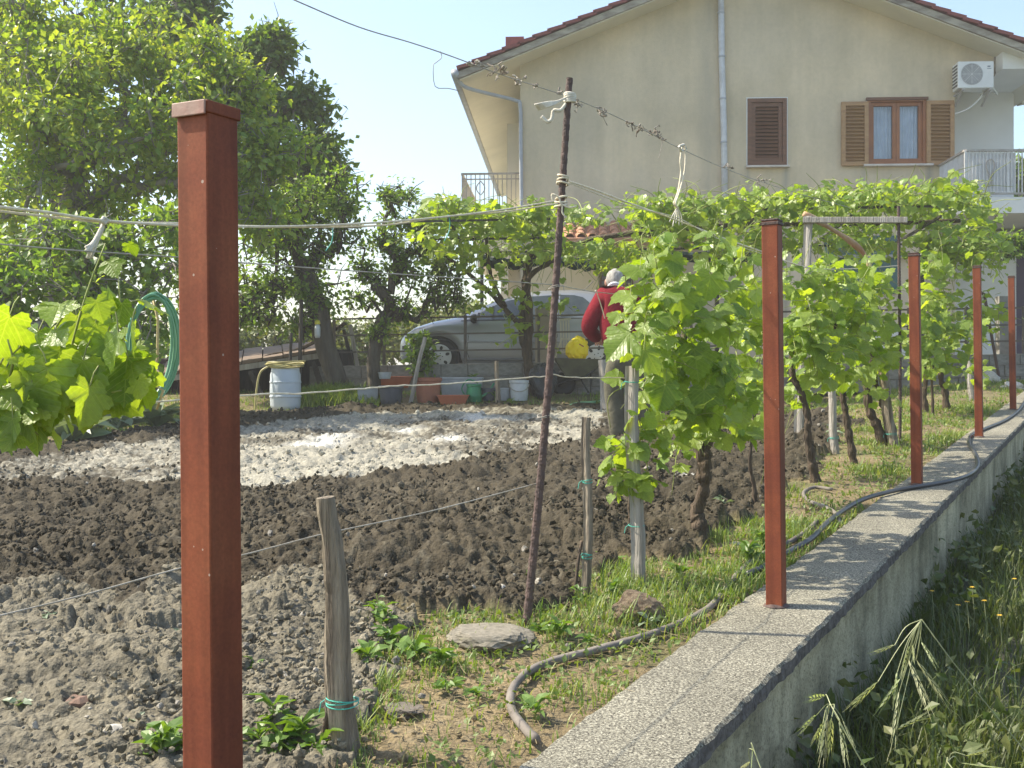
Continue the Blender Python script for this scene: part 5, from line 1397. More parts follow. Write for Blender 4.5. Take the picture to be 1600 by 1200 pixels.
# ================================================================== CAR
CG = Vector((P(625, 588, 17.6).x, 17.6, .13)); CS = 17.6 / F
car = empty('parked_car', CG + Vector((.0, .42, .02)), 0, 'silver two door hatchback parked on the terrace facing left', 'car')
def S(px): return (px - 625) * CS
def Zc(py): return (588 - py) * CS
M_CARP, nt, N, L = new_mat('silver_paint')
b = N['Principled BSDF']; b.inputs['Base Color'].default_value = (.29, .305, .32, 1); b.inputs['Metallic'].default_value = .45; b.inputs['Roughness'].default_value = .38
b.inputs['Coat Weight'].default_value = .6; b.inputs['Coat Roughness'].default_value = .12
M_CGL = pm('car_glass', (.07, .085, .075), (.05, .06, .055), rough=.05, bump=0, spec=.9)
M_BLKP = pm('black_trim', (.02, .02, .022), (.028, .028, .03), rough=.6, bump=0)
LEN = 3.85
sx_ = [0, .03, .10, .26, .55, .96, 1.25, 1.6, 1.95, 2.28, 2.8, 3.14, 3.4, 3.6, 3.74, 3.82, 3.85]
zt_ = [.50, .58, .66, .77, .86, .935, 1.07, 1.22, 1.32, 1.37, 1.39, 1.365, 1.23, 1.02, .86, .62, .5]
zb2 = [.49, .56, .63, .72, .79, .83, .845, .855, .87, .885, .92, .945, .95, .90, .80, .60, .49]
wd_ = [.42, .52, .62, .72, .78, .80, .81, .815, .82, .82, .82, .815, .80, .77, .72, .66, .6]
wr_ = [.36, .42, .5, .58, .64, .66, .60, .57, .56, .555, .55, .55, .55, .58, .62, .6, .55]
zlow = [.30, .24, .20, .17, .17, .17, .17, .17, .17, .17, .17, .17, .17, .18, .22, .28, .34]
WF, WR, RA = S(689), S(930), .335
def sec(s):
    zt, zb, w, wr, zl = (float(np.interp(s, sx_, q)) for q in (zt_, zb2, wd_, wr_, zlow))
    for wc_ in (WF, WR):
        if abs(s - wc_) < RA: zl = max(zl, .27 + math.sqrt(RA ** 2 - (s - wc_) ** 2) )
    m1 = zl + (zb - zl) * .45
    return [(w * .95, zl), (w * 1.0, min(zl + .07, m1)), (w * 1.005, m1), (w * .995, zl + (zb - zl) * .8), (w * .96, zb), (wr + (w * .96 - wr) * .10, zb + (zt - .05 - zb) * .90 if zt - zb > .12 else zb + (zt - zb) * .5), (wr * .82, zt - (.02 if zt - zb > .12 else .01)), (wr * .45, zt), (0, zt)]
st_ = sorted(set([round(x_, 4) for x_ in np.linspace(0, LEN, 90)] + [WF - RA, WF + RA, WR - RA, WR + RA]))
vs = []; 
for s in st_:
    h_s = sec(s); ring = [(s, -y_, z_) for y_, z_ in h_s] + [(s, y_, z_) for y_, z_ in h_s[-2::-1]]
    vs += ring
nr_ = 17; fs = [(i * nr_ + k, i * nr_ + k + 1, (i + 1) * nr_ + k + 1, (i + 1) * nr_ + k) for i in range(len(st_) - 1) for k in range(nr_ - 1)]
fs += [tuple(range(nr_)), tuple(range(len(st_) * nr_ - 1, (len(st_) - 1) * nr_ - 1, -1))]
m = MB(); m.add(vs, fs); body = m.build('body', M_CARP, car, smooth=True)
m = MB(); m.box((LEN / 2, 0, .42), (LEN - .5, 1.3, .44)); m.box((WF, 0, .40), (.6, 1.50, .5)); m.box((WR, 0, .40), (.6, 1.50, .5)); m.build('underbody', M_BLKP, car)
def side_y(s, z):
    q = sec(s); zz = [a_[1] for a_ in q[2:7]]; yy2 = [a_[0] for a_ in q[2:7]]
    return float(np.interp(z, zz, yy2))
def sideglass(lo, hi, s0, s1, nm='side_window', mat=None, off=.006, sd=-1, n=16, rows=5):
    m = MB(); vs = []
    for i in range(n + 1):
        s = s0 + (s1 - s0) * i / n
        for j in range(rows + 1):
            z = lo(s) + (hi(s) - lo(s)) * j / rows; vs.append((s, sd * (side_y(s, z) + off), z))
    rr1 = rows + 1
    m.add(vs, [(i * rr1 + j, (i + 1) * rr1 + j, (i + 1) * rr1 + j + 1, i * rr1 + j + 1) for i in range(n) for j in range(rows)])
    return m.build(nm, mat or M_CGL, car, smooth=True)
lin = lambda xs, zs_: (lambda s: float(np.interp(s, xs, zs_)))
for sd in (-1, 1):
    sideglass(lin([1.08, 2.5], [.855, .90]), lin([1.08, 1.30, 1.62, 2.0, 2.5], [.86, .985, 1.15, 1.245, 1.275]), 1.09, 2.50, sd=sd)
    sideglass(lin([2.58, 3.1], [.915, .96]), lin([2.58, 2.8, 2.95, 3.05, 3.12], [1.28, 1.275, 1.24, 1.15, .98]), 2.58, 3.11, sd=sd)
    sideglass(lin([1.0, 2.54], [.845, .885]), lin([1.0, 2.54], [.86, .90]), 1.0, 3.1, 'window_trim', M_BLKP, .010, sd, rows=1)
for s0, s1, z0, z1 in ((1.27, 1.30, .86, .99), (1.50, 1.53, .865, 1.10)): sideglass(lambda s, z0=z0: z0, lambda s, z1=z1: z1, s0, s1, 'pillar', M_BLKP, .011, -1, n=1)
m = MB(); n_ = 10
vs = []
for i in range(n_ + 1):
    s = .98 + (1.56 - .98) * i / n_; q = sec(s)
    for y_ in np.linspace(-1, 1, 9): vs.append((s, y_ * q[6][0] * .98, float(np.interp(abs(y_) * q[6][0] * .98, [0, q[7][0], q[6][0]], [q[8][1], q[7][1], q[6][1]])) + .006))
m.add(vs, [(i * 9 + j, (i + 1) * 9 + j, (i + 1) * 9 + j + 1, i * 9 + j + 1) for i in range(n_) for j in range(8)]); m.build('windscreen', M_CGL, car, smooth=True)
def sline(pts, r, nm, mat, off=.004):
    m = MB(); m.tube([Vector((s, -(side_y(s, z) + off), z)) for s, z in pts], r, 5); return m.build(nm, mat, car, smooth=True)
sline([(1.10, .84), (1.12, .6), (1.10, .35), (1.15, .22)], .005, 'door_seam', M_BLKP, .000)
sline([(2.53, 1.27), (2.55, .9), (2.53, .6), (2.42, .4), (2.35, .22)], .005, 'door_seam', M_BLKP, .000)
sline([(s, .52) for s in np.linspace(1.02, 2.7, 14)], .014, 'side_moulding', M_CARP, .004)
sline([(s, .235) for s in np.linspace(1.02, 2.75, 14)], .022, 'sill_strip', pm('grey_plastic', (.16, .16, .165), bump=0, rough=.6), .0)
sline([(2.22, .79), (2.30, .795), (2.40, .79)], .015, 'door_handle', M_CARP, .018)
sideglass(lambda s: .40, lin([0, .5], [.46, .47]), .05, .36, 'bumper_strip', M_BLKP, .012, -1, n=5, rows=1)
sideglass(lin([.10, .42], [.60, .66]), lin([.10, .42], [.65, .73]), .10, .42, 'headlight', pm('lamp_glass', (.62, .64, .66), rough=.15, bump=0), .008, -1, n=6, rows=3)
m = MB(); c_ = Vector((1.20, -(side_y(1.2, .86) + .09), .88)); m.lathe([(.001, -.05), (.05, -.04), (.075, .0), (.07, .05), (.001, .06)], 12, c_, M=Matrix.Rotation(R(90), 3, 'Y') ); m.build('mirror', M_BLKP, car, smooth=True)
m = MB(); m.tube([Vector((2.95, 0, 1.35)), Vector((3.16, 0, 1.55))], .006, 5); m.build('antenna', M_BLKP, car)
m = MB(); m.tube([Vector((1.55 + .16 * math.cos(t) * .35, -.35 + .16 * math.sin(t), .93 + .15 * math.cos(t))) for t in np.linspace(0, 6.3, 16)], .012, 6); m.build('steering_wheel', M_BLKP, car)
for wc_ in (WF, WR):
    for sd in (-1, 1):
        wh = empty('wheel', (wc_, sd * .72, .285)); wh.parent = car
        Mx = Matrix.Rotation(R(90) * -sd * -1, 3, 'X')
        m = MB(); m.lathe([(.19, -.09), (.255, -.095), (.285, -.07), (.29, 0), (.285, .07), (.255, .095), (.19, .09)], 30, M=Matrix.Rotation(R(90), 3, 'X'), cap=False); m.build('tyre', MATS['rubber'], wh, smooth=True)
        m = MB(); rot_ = Matrix.Rotation(R(90) if sd < 0 else R(-90), 3, 'X')
        m.lathe([(.195, .088), (.19, .098), (.17, .095), (.10, .088), (.04, .10), (.001, .102)], 30, M=rot_, cap=False); m.build('rim', pm('hubcap_silver', (.58, .58, .58), (.5, .5, .5), rough=.35, bump=0, metal=.3), wh, smooth=True)
        m = MB()
        for k in range(6):
            a_ = k * math.pi / 3 + .3; c_ = rot_ @ Vector((.135 * math.cos(a_), .135 * math.sin(a_), .0945))
            Me = rot_ @ Matrix.Rotation(a_, 3, 'Z') @ Matrix.Diagonal((1.0, .72, 1))
            m.lathe([(.034, 0), (.034, .003), (.001, .0032)], 12, c_, M=Me)
        for k in range(5):
            a_ = k * 1.2566; c_ = rot_ @ Vector((.05 * math.cos(a_), .05 * math.sin(a_), .099)); m.lathe([(.009, 0), (.009, .003), (.001, .0032)], 8, c_, M=rot_)
        m.build('rim_hole', M_BLKP, wh)

# ================================================================== MAN
gm_ = gp(985, 698); DM = 9.9
man = empty('person', Vector((P(985, 698, DM).x, DM, P(985, 698, DM).z)), 0, 'grey haired man in dark red jumper and olive trousers, seen from behind, head bowed', 'person')
mo = man.location
def mp_(px, py, y=0.0): return P(px, py, DM) + Vector((0, y, 0)) - mo
def skin(name, nodes, edges, mat, parent, lv=2, root=0, k=1.0):
    me = bpy.data.meshes.new(name); me.from_pydata([tuple(n[0]) for n in nodes], edges, []); me.materials.append(mat)
    o = link(name, me, parent); sk = o.modifiers.new('skin', 'SKIN'); sk.use_smooth_shade = True
    for i, n in enumerate(nodes):
        r_ = n[1] if isinstance(n[1], tuple) else (n[1], n[1])
        me.skin_vertices[0].data[i].radius = (r_[0] * k, r_[1] * k)
        me.skin_vertices[0].data[i].use_root = (i == root)
    sb = o.modifiers.new('sub', 'SUBSURF'); sb.levels = lv; sb.render_levels = lv
    return o
M_SKIN = pm('skin', (.46, .25, .17), (.42, .22, .15), scale=12, rough=.55, bump=.05)
M_KNIT = pm('red_knit', (.18, .012, .02), (.14, .009, .016), scale=9, rough=.95, bump=.7, bscale=70, bdist=.01, spec=.15)
M_TRS = pm('olive_trousers', (.125, .115, .075), (.08, .075, .05), scale=7, rough=.95, bump=.5, bscale=22, bdist=.02)
M_HAIR = pm('grey_hair', (.42, .40, .36), (.20, .185, .17), scale=40, rough=.8, bump=.8, bscale=90, stretch=(1, 1, .3), bdist=.01)
M_SHOE = pm('dark_shoe', (.05, .04, .035), scale=8, bump=.2)
hip = mp_(976, 550); ch = mp_(972, 474, .10); nk = mp_(964, 449, .17); hd = mp_(962, 434, .22)
shl = mp_(942, 464, .10); shr = mp_(998, 464, .12); ell = mp_(918, 512, .06); wrl = mp_(938, 528, .28); elr = mp_(1020, 512, .12); wrr = mp_(1002, 530, .32)
# body: head, neck, trunk, arms, legs in one surface
kl = mp_(960, 622, .03); anl = mp_(965, 686, -.02); kr = mp_(1006, 618, .04); anr = mp_(1012, 682, .0); hl_ = mp_(963, 562); hr_ = mp_(994, 562)
N_ = [(hip, .13), (mp_(974, 510, .05), .12), (ch, .13), (nk, .052), (mp_(965, 442, .21), .055), (mp_(966, 436, .25), .066), (shl, .06), (ell, .040), (wrl, .028), (shr, .06), (elr, .040), (wrr, .028), (hl_, .08), (kl, .055), (anl, .036), (hr_, .08), (kr, .055), (anr, .036),
      (wrl + Vector((.02, .08, -.02)), (.035, .018)), (wrr + Vector((-.02, .08, -.02)), (.035, .018)), (anl + Vector((0, .02, -.06)), .035), (anl + Vector((-.02, .14, -.08)), .03), (anr + Vector((0, .02, -.06)), .035), (anr + Vector((.02, .14, -.08)), .03)]
E_ = [(0, 1), (1, 2), (2, 3), (3, 4), (4, 5), (2, 6), (6, 7), (7, 8), (2, 9), (9, 10), (10, 11), (0, 12), (12, 13), (13, 14), (0, 15), (15, 16), (16, 17), (8, 18), (11, 19), (14, 20), (20, 21), (17, 22), (22, 23)]
bi = len(N_)
for hi_, sg in ((18, 1), (19, -1)):
    c_ = N_[hi_][0]
    for k in range(4):
        a_ = len(N_); off = Vector(((k - 1.5) * .019 * sg, .0, 0)); l_ = (.034, .04, .037, .028)[k]
        N_ += [(c_ + off + Vector((0, .035, 0)), .0095), (c_ + off + Vector((0, .035 + l_, -.012)), .009), (c_ + off + Vector((0, .035 + l_ * 1.5, -.035)), .007)]
        E_ += [(hi_, a_), (a_, a_ + 1), (a_ + 1, a_ + 2)]
    a_ = len(N_); N_ += [(c_ + Vector((.035 * sg, .01, 0)), .011), (c_ + Vector((.05 * sg, .04, -.01)), .009)]; E_ += [(hi_, a_), (a_, a_ + 1)]
skin('body', N_, E_, M_SKIN, man)
# jumper
skin('jumper', [(mp_(974, 546, .0), (.175, .14)), (mp_(973, 522, .03), (.182, .145)), (mp_(971, 496, .07), (.20, .15)), (mp_(968, 474, .11), (.20, .13)), (mp_(965, 456, .15), (.12, .10)), (mp_(963, 449, .165), (.062, .062)),
                (shl, .098), ((shl + ell) / 2 + Vector((.01, 0, .0)), .088), (ell, .072), ((ell + wrl) / 2, .062), (wrl, .042), (shr, .088), ((shr + elr) / 2, .072), (elr, .062), ((elr + wrr) / 2, .052), (wrr, .042)],
     [(0, 1), (1, 2), (2, 3), (3, 4), (4, 5), (3, 6), (6, 7), (7, 8), (8, 9), (9, 10), (3, 11), (11, 12), (12, 13), (13, 14), (14, 15)], M_KNIT, man, k=1.18)
m = MB()
for k in range(3): pass
skin('trousers', [(mp_(979, 546), (.158, .13)), (mp_(978, 562), (.16, .135)), (mp_(962, 580, .01), .098), (mp_(959, 600, .02), .088), (kl, .083), (mp_(962, 645, .0), .076), (mp_(964, 668, -.01), .070), (anl + Vector((0, 0, -.02)), .060),
                  (mp_(996, 580, .01), .098), (mp_(1001, 600, .02), .088), (kr, .083), (mp_(1009, 645, .02), .076), (mp_(1011, 668, .0), .070), (anr + Vector((0, 0, -.02)), .060)],
     [(0, 1), (1, 2), (2, 3), (3, 4), (4, 5), (5, 6), (6, 7), (1, 8), (8, 9), (9, 10), (10, 11), (11, 12), (12, 13)], M_TRS, man, k=1.15)
def ell_(name, c, r, mat, mod=None, sub=3):
    bm = bmesh.new(); bmesh.ops.create_icosphere(bm, subdivisions=sub, radius=1)
    for v in bm.verts:
        if mod: v.co = mod(v.co.copy())
        v.co = Vector((v.co.x * r[0], v.co.y * r[1], v.co.z * r[2])) + c
    me = bpy.data.meshes.new(name); bm.to_mesh(me); bm.free(); me.materials.append(mat); me.polygons.foreach_set('use_smooth', [True] * len(me.polygons)); return link(name, me, man)
hc_ = mp_(965, 434, .25)
ell_('hair', hc_ + Vector((0, -.004, .004)), (.086, .104, .104), M_HAIR, lambda v: v * (1 + .05 * math.sin(v.x * 23 + v.z * 9) * math.sin(v.z * 31)))
for sg in (-1, 1): ell_('ear', hc_ + Vector((sg * .082, .02, -.02)), (.014, .022, .034), M_SKIN, sub=2)
m = MB(); c_ = mp_(963, 446, .175)
m.lathe([(.070, -.012), (.064, .012), (.058, .018), (.055, .01)], 20, c_, M=Matrix.Rotation(R(-35), 3, 'X')); m.build('collar', pm('white_collar', (.66, .66, .68), (.6, .6, .62), scale=8, rough=.9, bump=.1), man, smooth=True)
for a_ in (anl, anr):
    bm = None; ell_('shoe', a_ + Vector((0, .05, -.085)), (.052, .14, .05), M_SHOE, sub=3)
# eyes, nose on the hidden side of the head
for sg in (-1, 1): ell_('eye', hc_ + Vector((sg * .03, .088, -.01)), (.011, .010, .010), pm('eye_white', (.7, .7, .7), bump=0), sub=2)
ell_('nose', hc_ + Vector((0, .105, -.03)), (.014, .02, .024), M_SKIN, sub=2)
# cord hanging over his back (on the trellis)
rope('cord_end', [rp(930, 455), rp(932, 456), rp(940, 480), rp(945, 498)], .0022, M_ROPE, 'short pale cord end dangling in front of the man\'s back', 'cord')
rope('wire', R_([(868, 445), (930, 456), (1000, 462), (1100, 466), (1190, 470), (1300, 468), (1405, 462)]), .0016, M_WIRE, 'thin grey wire running right from the bar past the man into the vines', 'wire')
# ================================================================== VINES
def grape_leaf(teeth, seed=0, fold=.25):
    half = [(.02, -.02), (.15, -.20), (.33, -.22), (.47, -.10), (.50, .04), (.44, .10), (.62, .14), (.72, .30), (.60, .45), (.49, .47), (.45, .52),
            (.44, .62), (.34, .76), (.20, .86), (0, 1.02)]
    if not teeth: half = [(.02, -.02), (.30, -.22), (.48, -.02), (.70, .28), (.56, .46), (.46, .50), (.38, .72), (0, 1.02)]
    rn = random.Random(seed)
    def side(h):
        pts = [h[0]]
        for i in range(1, len(h)):
            if teeth:
                mx, my = (h[i - 1][0] + h[i][0]) / 2, (h[i - 1][1] + h[i][1]) / 2
                s = .955 + rn.uniform(-.02, .02)
                pts.append((mx * s, .15 + (my - .15) * s))
            s = 1 + rn.uniform(-.05, .06); pts.append((h[i][0] * s, h[i][1] * (s if i < len(h) - 1 else 1)))
        return pts
    Rt = side(half); Lt = [(-x, y) for x, y in side(half)]
    out = Rt + Lt[-2:0:-1] + [(-.02, -.02)]
    V = [(0, .12, 0)]
    for i, (x, y) in enumerate(out):
        r2 = x * x + (y - .15) ** 2
        z = abs(x) * fold - r2 * .32 + rn.uniform(-.012, .012) + .035 * math.sin(i * .55 + seed)
        V.append((x, y, z))
    n = len(out)
    Fc = [(0, 1 + i, 1 + (i + 1) % n) for i in range(n)]
    return np.array(V), np.array(Fc)
LEAF_HI = [grape_leaf(True, s, f) for s, f in ((1, .18), (2, .05), (3, .30), (4, -.1))]
LEAF_LO = grape_leaf(False, 5, .15)
M_VL = leaf_mat('vine_leaf', (.15, .255, .03), (.31, .42, .08), trans=.56, rough=.36, src='obj', spec=.55, tcol=(1.65, 1.5, .3), veins=True)
M_VLJ = leaf_mat('vine_leaf_mass', (.16, .27, .035), (.33, .43, .085), trans=.54, rough=.38, src='tint', spec=.55, tcol=(1.65, 1.5, .3))
M_SHOOT = pm('green_shoot', (.28, .34, .07), (.20, .20, .06), scale=5, rough=.5, bump=0)
M_BARK = MATS['vine_bark']
LEAF_ME = []
for i, (v, f) in enumerate(LEAF_HI):
    LEAF_ME.append(mesh_np('leaf', v, f, M_VL, smooth=True))

def shoot_leaves(pts, gap, size, out, L):
    """leaf placements along a shoot; pts list of Vector"""
    ln = 0; acc = rr(0, gap); tot = sum((pts[i + 1] - pts[i]).length for i in range(len(pts) - 1)); side = random.choice((-1, 1))
    for i in range(len(pts) - 1):
        seg = pts[i + 1] - pts[i]; l = seg.length
        if l < 1e-6: continue
        while acc < ln + l:
            t = (acc - ln) / l; p = pts[i] + seg * t; frac = acc / tot
            side = -side
            d = seg.normalized(); s = d.cross(Vector((0, 0, 1)))
            s = s.normalized() if s.length > .1 else Vector((1, 0, 0))
            s.rotate(Quaternion(d, rr(-1.1, 1.1)))
            pet = (s * side + Vector((rr(-.5, .5), rr(-.5, .5), rr(-.1, .5))) + out * .5).normalized()
            q = p + pet * size * rr(.45, .8)
            tip = (pet * .7 + Vector((rr(-.4, .4), rr(-.4, .4), rr(-1.0, -.2)))).normalized()
            n = (Vector((0, 0, .75)) + out * rr(.1, .7) + sdir * rr(-.1, .5) + Vector((rr(-.6, .6), rr(-.6, .6), rr(-.4, .4)))).normalized()
            sz = size * rr(.65, 1.2) * (1.05 - .65 * max(0, frac - .55) / .45)
            L.append((q, n, tip, sz, p))
            acc += gap * rr(.6, 1.4)
        ln += l

def vine(label, trunks, shoots, size, gap, maxparts=300, group='grape vines in the row', extra=None, out=Vector((-.1, -.8, 0)), name='grape_vine', cat='grape vine', hi=True, twig=.0022, keep=None):
    """trunks: [(pts, radii)], shoots: list of point lists (world)"""
    base = trunks[0][0][0]
    o = empty(name, base, 0, label, cat, group)
    m = MB()
    for pts, (ra, rb_) in trunks:
        c = crv(pts, 8); n = len(c); rs = [ra + (rb_ - ra) * (i / (n - 1)) ** .8 for i in range(n)]
        sd = rr(0, 9)
        m.tube([p - base + Vector((rr(-.1, .1), rr(-.1, .1), 0)) * rs[i] for i, p in enumerate(c)], [r * (1 + .13 * math.sin(i * 1.3 + sd) + rr(-.06, .06)) for i, r in enumerate(rs)], 11,
               mod=lambda i, k: 1 + .13 * math.sin(k * 2.3 + i * .12))
    m.build('trunk', M_BARK, o, smooth=True)
    L = []; ms = MB()
    for s in shoots:
        c = crv(s, 4)
        ms.tube([p - base for p in c], [twig * (1.2 - .8 * i / len(c)) for i in range(len(c))], 5)
        shoot_leaves(c, gap, size, out, L)
    if extra: L += extra
    if keep: L = [l for l in L if keep(l)]
    for (q, n, t, sz, p) in L:
        if sz > .05 and hi: ms.tube([p - base, (p + q) / 2 - base + Vector((0, 0, .006)), q - base], twig * .5, 4, caps=False)
    ms.build('shoot', M_SHOOT, o, smooth=True)
    L.sort(key=lambda l: -l[3] / max(.5, l[0].y))
    for i, (q, n, t, sz, p) in enumerate(L[:maxparts]):
        Rm = frames(np.array([n[:]]), np.array([t[:]]))[0]
        lo = bpy.data.objects.new('leaf', LEAF_ME[i % 4]); COL.objects.link(lo); lo.parent = o
        lo.matrix_basis = Matrix.Translation(q - base) @ Matrix(Rm.tolist()).to_4x4() @ Matrix.Scale(sz, 4)
    rest = L[maxparts:]
    if rest:
        pos = np.array([(l[0] - base)[:] for l in rest]); rot = frames(np.array([l[1][:] for l in rest]), np.array([l[2][:] for l in rest]))
        fo = stamp('foliage', *LEAF_LO, pos, rot, np.array([l[3] for l in rest]), np.clip(RNG.normal(.45, .3, len(rest)), 0, 1), M_VLJ, o)
        fo['kind'] = 'stuff'
    return o

def ppts(l): return [P(a, b, d) for a, b, d in l]
def rshoots(n, x0, x1, ytop, ybot, dep, dspread, up=.5, lng=(.3, .6)):
    """shoots starting in the vine head, spreading through a pixel box at a depth"""
    out = []
    for _ in range(n):
        a = rr(x0, x1); b = rr(ytop, ybot); d = dep(a) + rr(-dspread, dspread)
        p = P(a, b, d); l = rr(*lng)
        if random.random() < up: dv = Vector((rr(-.35, .35), rr(-.3, .3), 1)).normalized()
        else: dv = Vector((rr(-.9, .9), rr(-.5, .3), rr(-1, .2))).normalized()
        mid = p + dv * l * .5 + Vector((rr(-.05, .05), rr(-.05, .05), rr(-.02, .04)))
        end = p + dv * l + Vector((rr(-.08, .08), rr(-.08, .08), -.10 * l))
        out.append([p, mid, end])
    return out

# big bushy vine in the middle ------------------------------------------------
random.seed(31)
vb = gp(1090, 850); D1 = vb.y
tr = [(ppts([(1090, 856, D1), (1094, 820, D1), (1088, 800, D1 + .02), (1100, 760, D1), (1096, 715, D1), (1088, 680, D1), (1075, 640, D1), (1060, 590, D1), (1070, 520, D1)]), (.034, .014)),
      (ppts([(1098, 712, D1), (1115, 670, D1 + .03), (1122, 620, D1 + .05), (1135, 560, D1 + .05), (1130, 480, D1)]), (.020, .009)),
      (ppts([(1098, 755, D1), (1101, 725, D1), (1100, 700, D1 + .01)]), (.036, .026))]
def dmain(a): return 4.1 + (a - 960) / 220 * .8
sh = rshoots(44, 975, 1195, 430, 610, dmain, .18, up=.3, lng=(.16, .34)) + rshoots(22, 1020, 1185, 600, 690, dmain, .14, up=.1, lng=(.12, .24))
sh += rshoots(14, 1000, 1180, 410, 460, dmain, .15, up=.95, lng=(.18, .28))
def in_main(l):
    p = l[0]; a = p.x / p.y * F + 800; b = 600 - p.z / p.y * F
    lo = np.interp(b, [360, 420, 480, 560, 640, 700, 780], [1030, 975, 955, 950, 990, 1030, 1045])
    hi = np.interp(b, [360, 420, 560, 680, 730, 770], [1150, 1205, 1205, 1200, 1150, 1100])
    return lo < a < hi and 355 < b < 735 and (random.random() < (1 if b < 660 else .7))
# a few leading leaves facing the camera, as in the photograph
EX = []
for (a, b, sz, nx, ny, nz, tx, tz) in [(985, 520, .155, -.35, -.75, .55, -.75, -.65), (1006, 545, .13, .3, -.8, .5, .6, -.8), (985, 462, .10, -.5, -.5, .7, -.9, -.2), (1000, 420, .10, -.4, -.6, .7, -.9, .1),
                               (1060, 455, .14, .1, -.9, .2, .2, -1), (1110, 430, .13, 0, -.9, .3, -.2, -1), (1085, 545, .15, -.2, -.9, .1, .1, -1), (1135, 560, .14, .2, -.9, .1, -.1, -1), (1120, 500, .14, 0, -.95, .1, .3, -1),
                               (1040, 600, .13, -.1, -.9, .3, -.3, -1), (1150, 640, .13, .2, -.8, .3, .1, -1), (1170, 470, .11, .4, -.7, .5, .7, -.6), (1050, 400, .10, -.1, -.7, .6, .1, -1), (1100, 610, .14, 0, -.9, .2, 0, -1)]:
    q = P(a, b, dmain(a) - .25)
    EX.append((q, Vector((nx, ny, nz)), Vector((tx, -.15, tz)), sz * .86, q + Vector((rr(-.03, .03), .05, .06))))
vine('big bushy vine with thick dark trunk in the middle, beside the man in red', tr, sh, .070, .040, extra=EX, keep=in_main)

# young vine on the square stake
random.seed(5)
yb = gp(990, 905); D2 = yb.y
tr = [(ppts([(990, 908, D2), (992, 860, D2), (985, 815, D2), (984, 780, D2), (988, 740, D2), (1000, 690, D2)]), (.009, .005))]
sh = [ppts(l) for l in [[(988, 740, D2 - .03), (965, 735, D2 - .06), (945, 752, D2 - .08)], [(986, 760, D2 - .03), (1005, 745, D2 - .08), (1028, 755, D2 - .1)], [(992, 715, D2 - .03), (970, 690, D2 - .1), (950, 680, D2 - .12)],
      [(995, 700, D2 - .03), (1020, 690, D2 - .05), (1040, 700, D2)], [(990, 730, D2 - .05), (985, 760, D2 - .1), (990, 785, D2 - .1)], [(1000, 690, D2 - .03), (1000, 660, D2 - .05), (985, 640, D2 - .08)],
      [(1010, 720, D2 - .03), (1015, 760, D2 - .05), (1005, 780, D2 - .05)], [(1000, 680, D2 - .03), (1030, 665, D2), (1055, 672, D2 + .05)], [(968, 700, D2 - .05), (955, 715, D2 - .06), (958, 740, D2 - .06)], [(965, 745, D2 - .05), (958, 765, D2 - .06), (970, 780, D2 - .06)]]]
vine('low young vine with bright leaves tied to the square grey stake', tr, sh, .062, .026)

# near-left vine, close to the camera --------------------------------------------
random.seed(12)
nb = rp(-140, 700); D3 = 1.95
tr = [([Vector((-1.12, 1.75, -.95)), P(-150, 900, 1.8), P(-120, 700, 1.85), P(-90, 650, 1.9)], (.03, .016)), (ppts([(-90, 650, 1.9), (-20, 640, 1.92), (60, 644, 1.95), (130, 642, 2.0)]), (.010, .005))]
S = [[(40, 640, 1.95), (60, 560, 1.93), (95, 500, 1.92), (120, 470, 1.9)], [(95, 642, 1.98), (108, 560, 1.95), (135, 460, 1.95), (165, 380, 1.95)], [(150, 640, 2.0), (178, 580, 1.98), (190, 520, 1.98), (185, 430, 2.0)],
     [(180, 600, 1.97), (210, 570, 1.95), (245, 545, 1.95)], [(0, 640, 1.9), (20, 570, 1.86), (12, 530, 1.85)], [(-30, 640, 1.9), (-10, 590, 1.85), (5, 560, 1.8)], [(60, 640, 1.92), (90, 620, 1.88), (60, 650, 1.86)],
     [(30, 640, 1.9), (40, 660, 1.86), (60, 680, 1.86)], [(140, 625, 1.93), (165, 615, 1.9), (190, 610, 1.9)]]
LV = [(15, 520, .105, 0), (60, 545, .09, 1), (75, 600, .10, 1), (50, 630, .10, 2), (30, 655, .10, 3), (60, 655, .10, 1), (120, 520, .105, 0), (95, 570, .085, 2), (130, 590, .10, 2), (185, 545, .09, 1), (200, 585, .105, 0),
      (160, 600, .10, 1), (140, 630, .09, 3), (180, 630, .075, 1), (215, 600, .09, 0), (100, 600, .10, 2), (10, 600, .11, 2), (0, 570, .10, 1), (30, 570, .08, 3), (165, 560, .07, 2), (150, 530, .07, 1), (205, 535, .06, 3),
      (5, 640, .10, 1), (-25, 600, .10, 1), (-30, 660, .10, 2), (85, 625, .09, 0), (120, 610, .08, 1), (45, 610, .09, 0), (190, 500, .05, 2), (150, 495, .045, 1), (215, 620, .05, 2), (60, 575, .07, 1), (75, 640, .085, 3), (20, 680, .08, 1)]
EX = []
for a, b, sz, k in LV:
    q = P(a, b - 26, rr(1.82, 2.0))
    n = [Vector((-.5, .45, .75)), Vector((rr(-.5, .3), -.5, .8)), Vector((rr(-.4, .4), .75, .6)), Vector((rr(-1, 1), -.3, .6))][k]
    EX.append((q, n, Vector((rr(-.5, .6), rr(-.3, .3), -1)), sz * rr(.72, .98), q + Vector((rr(-.02, .02), .01, .035))))
vine('leafy vine shoot with big bright leaves close by at the left edge', tr, [ppts(s) for s in S[:]], .060, .05, extra=EX, twig=.0028)

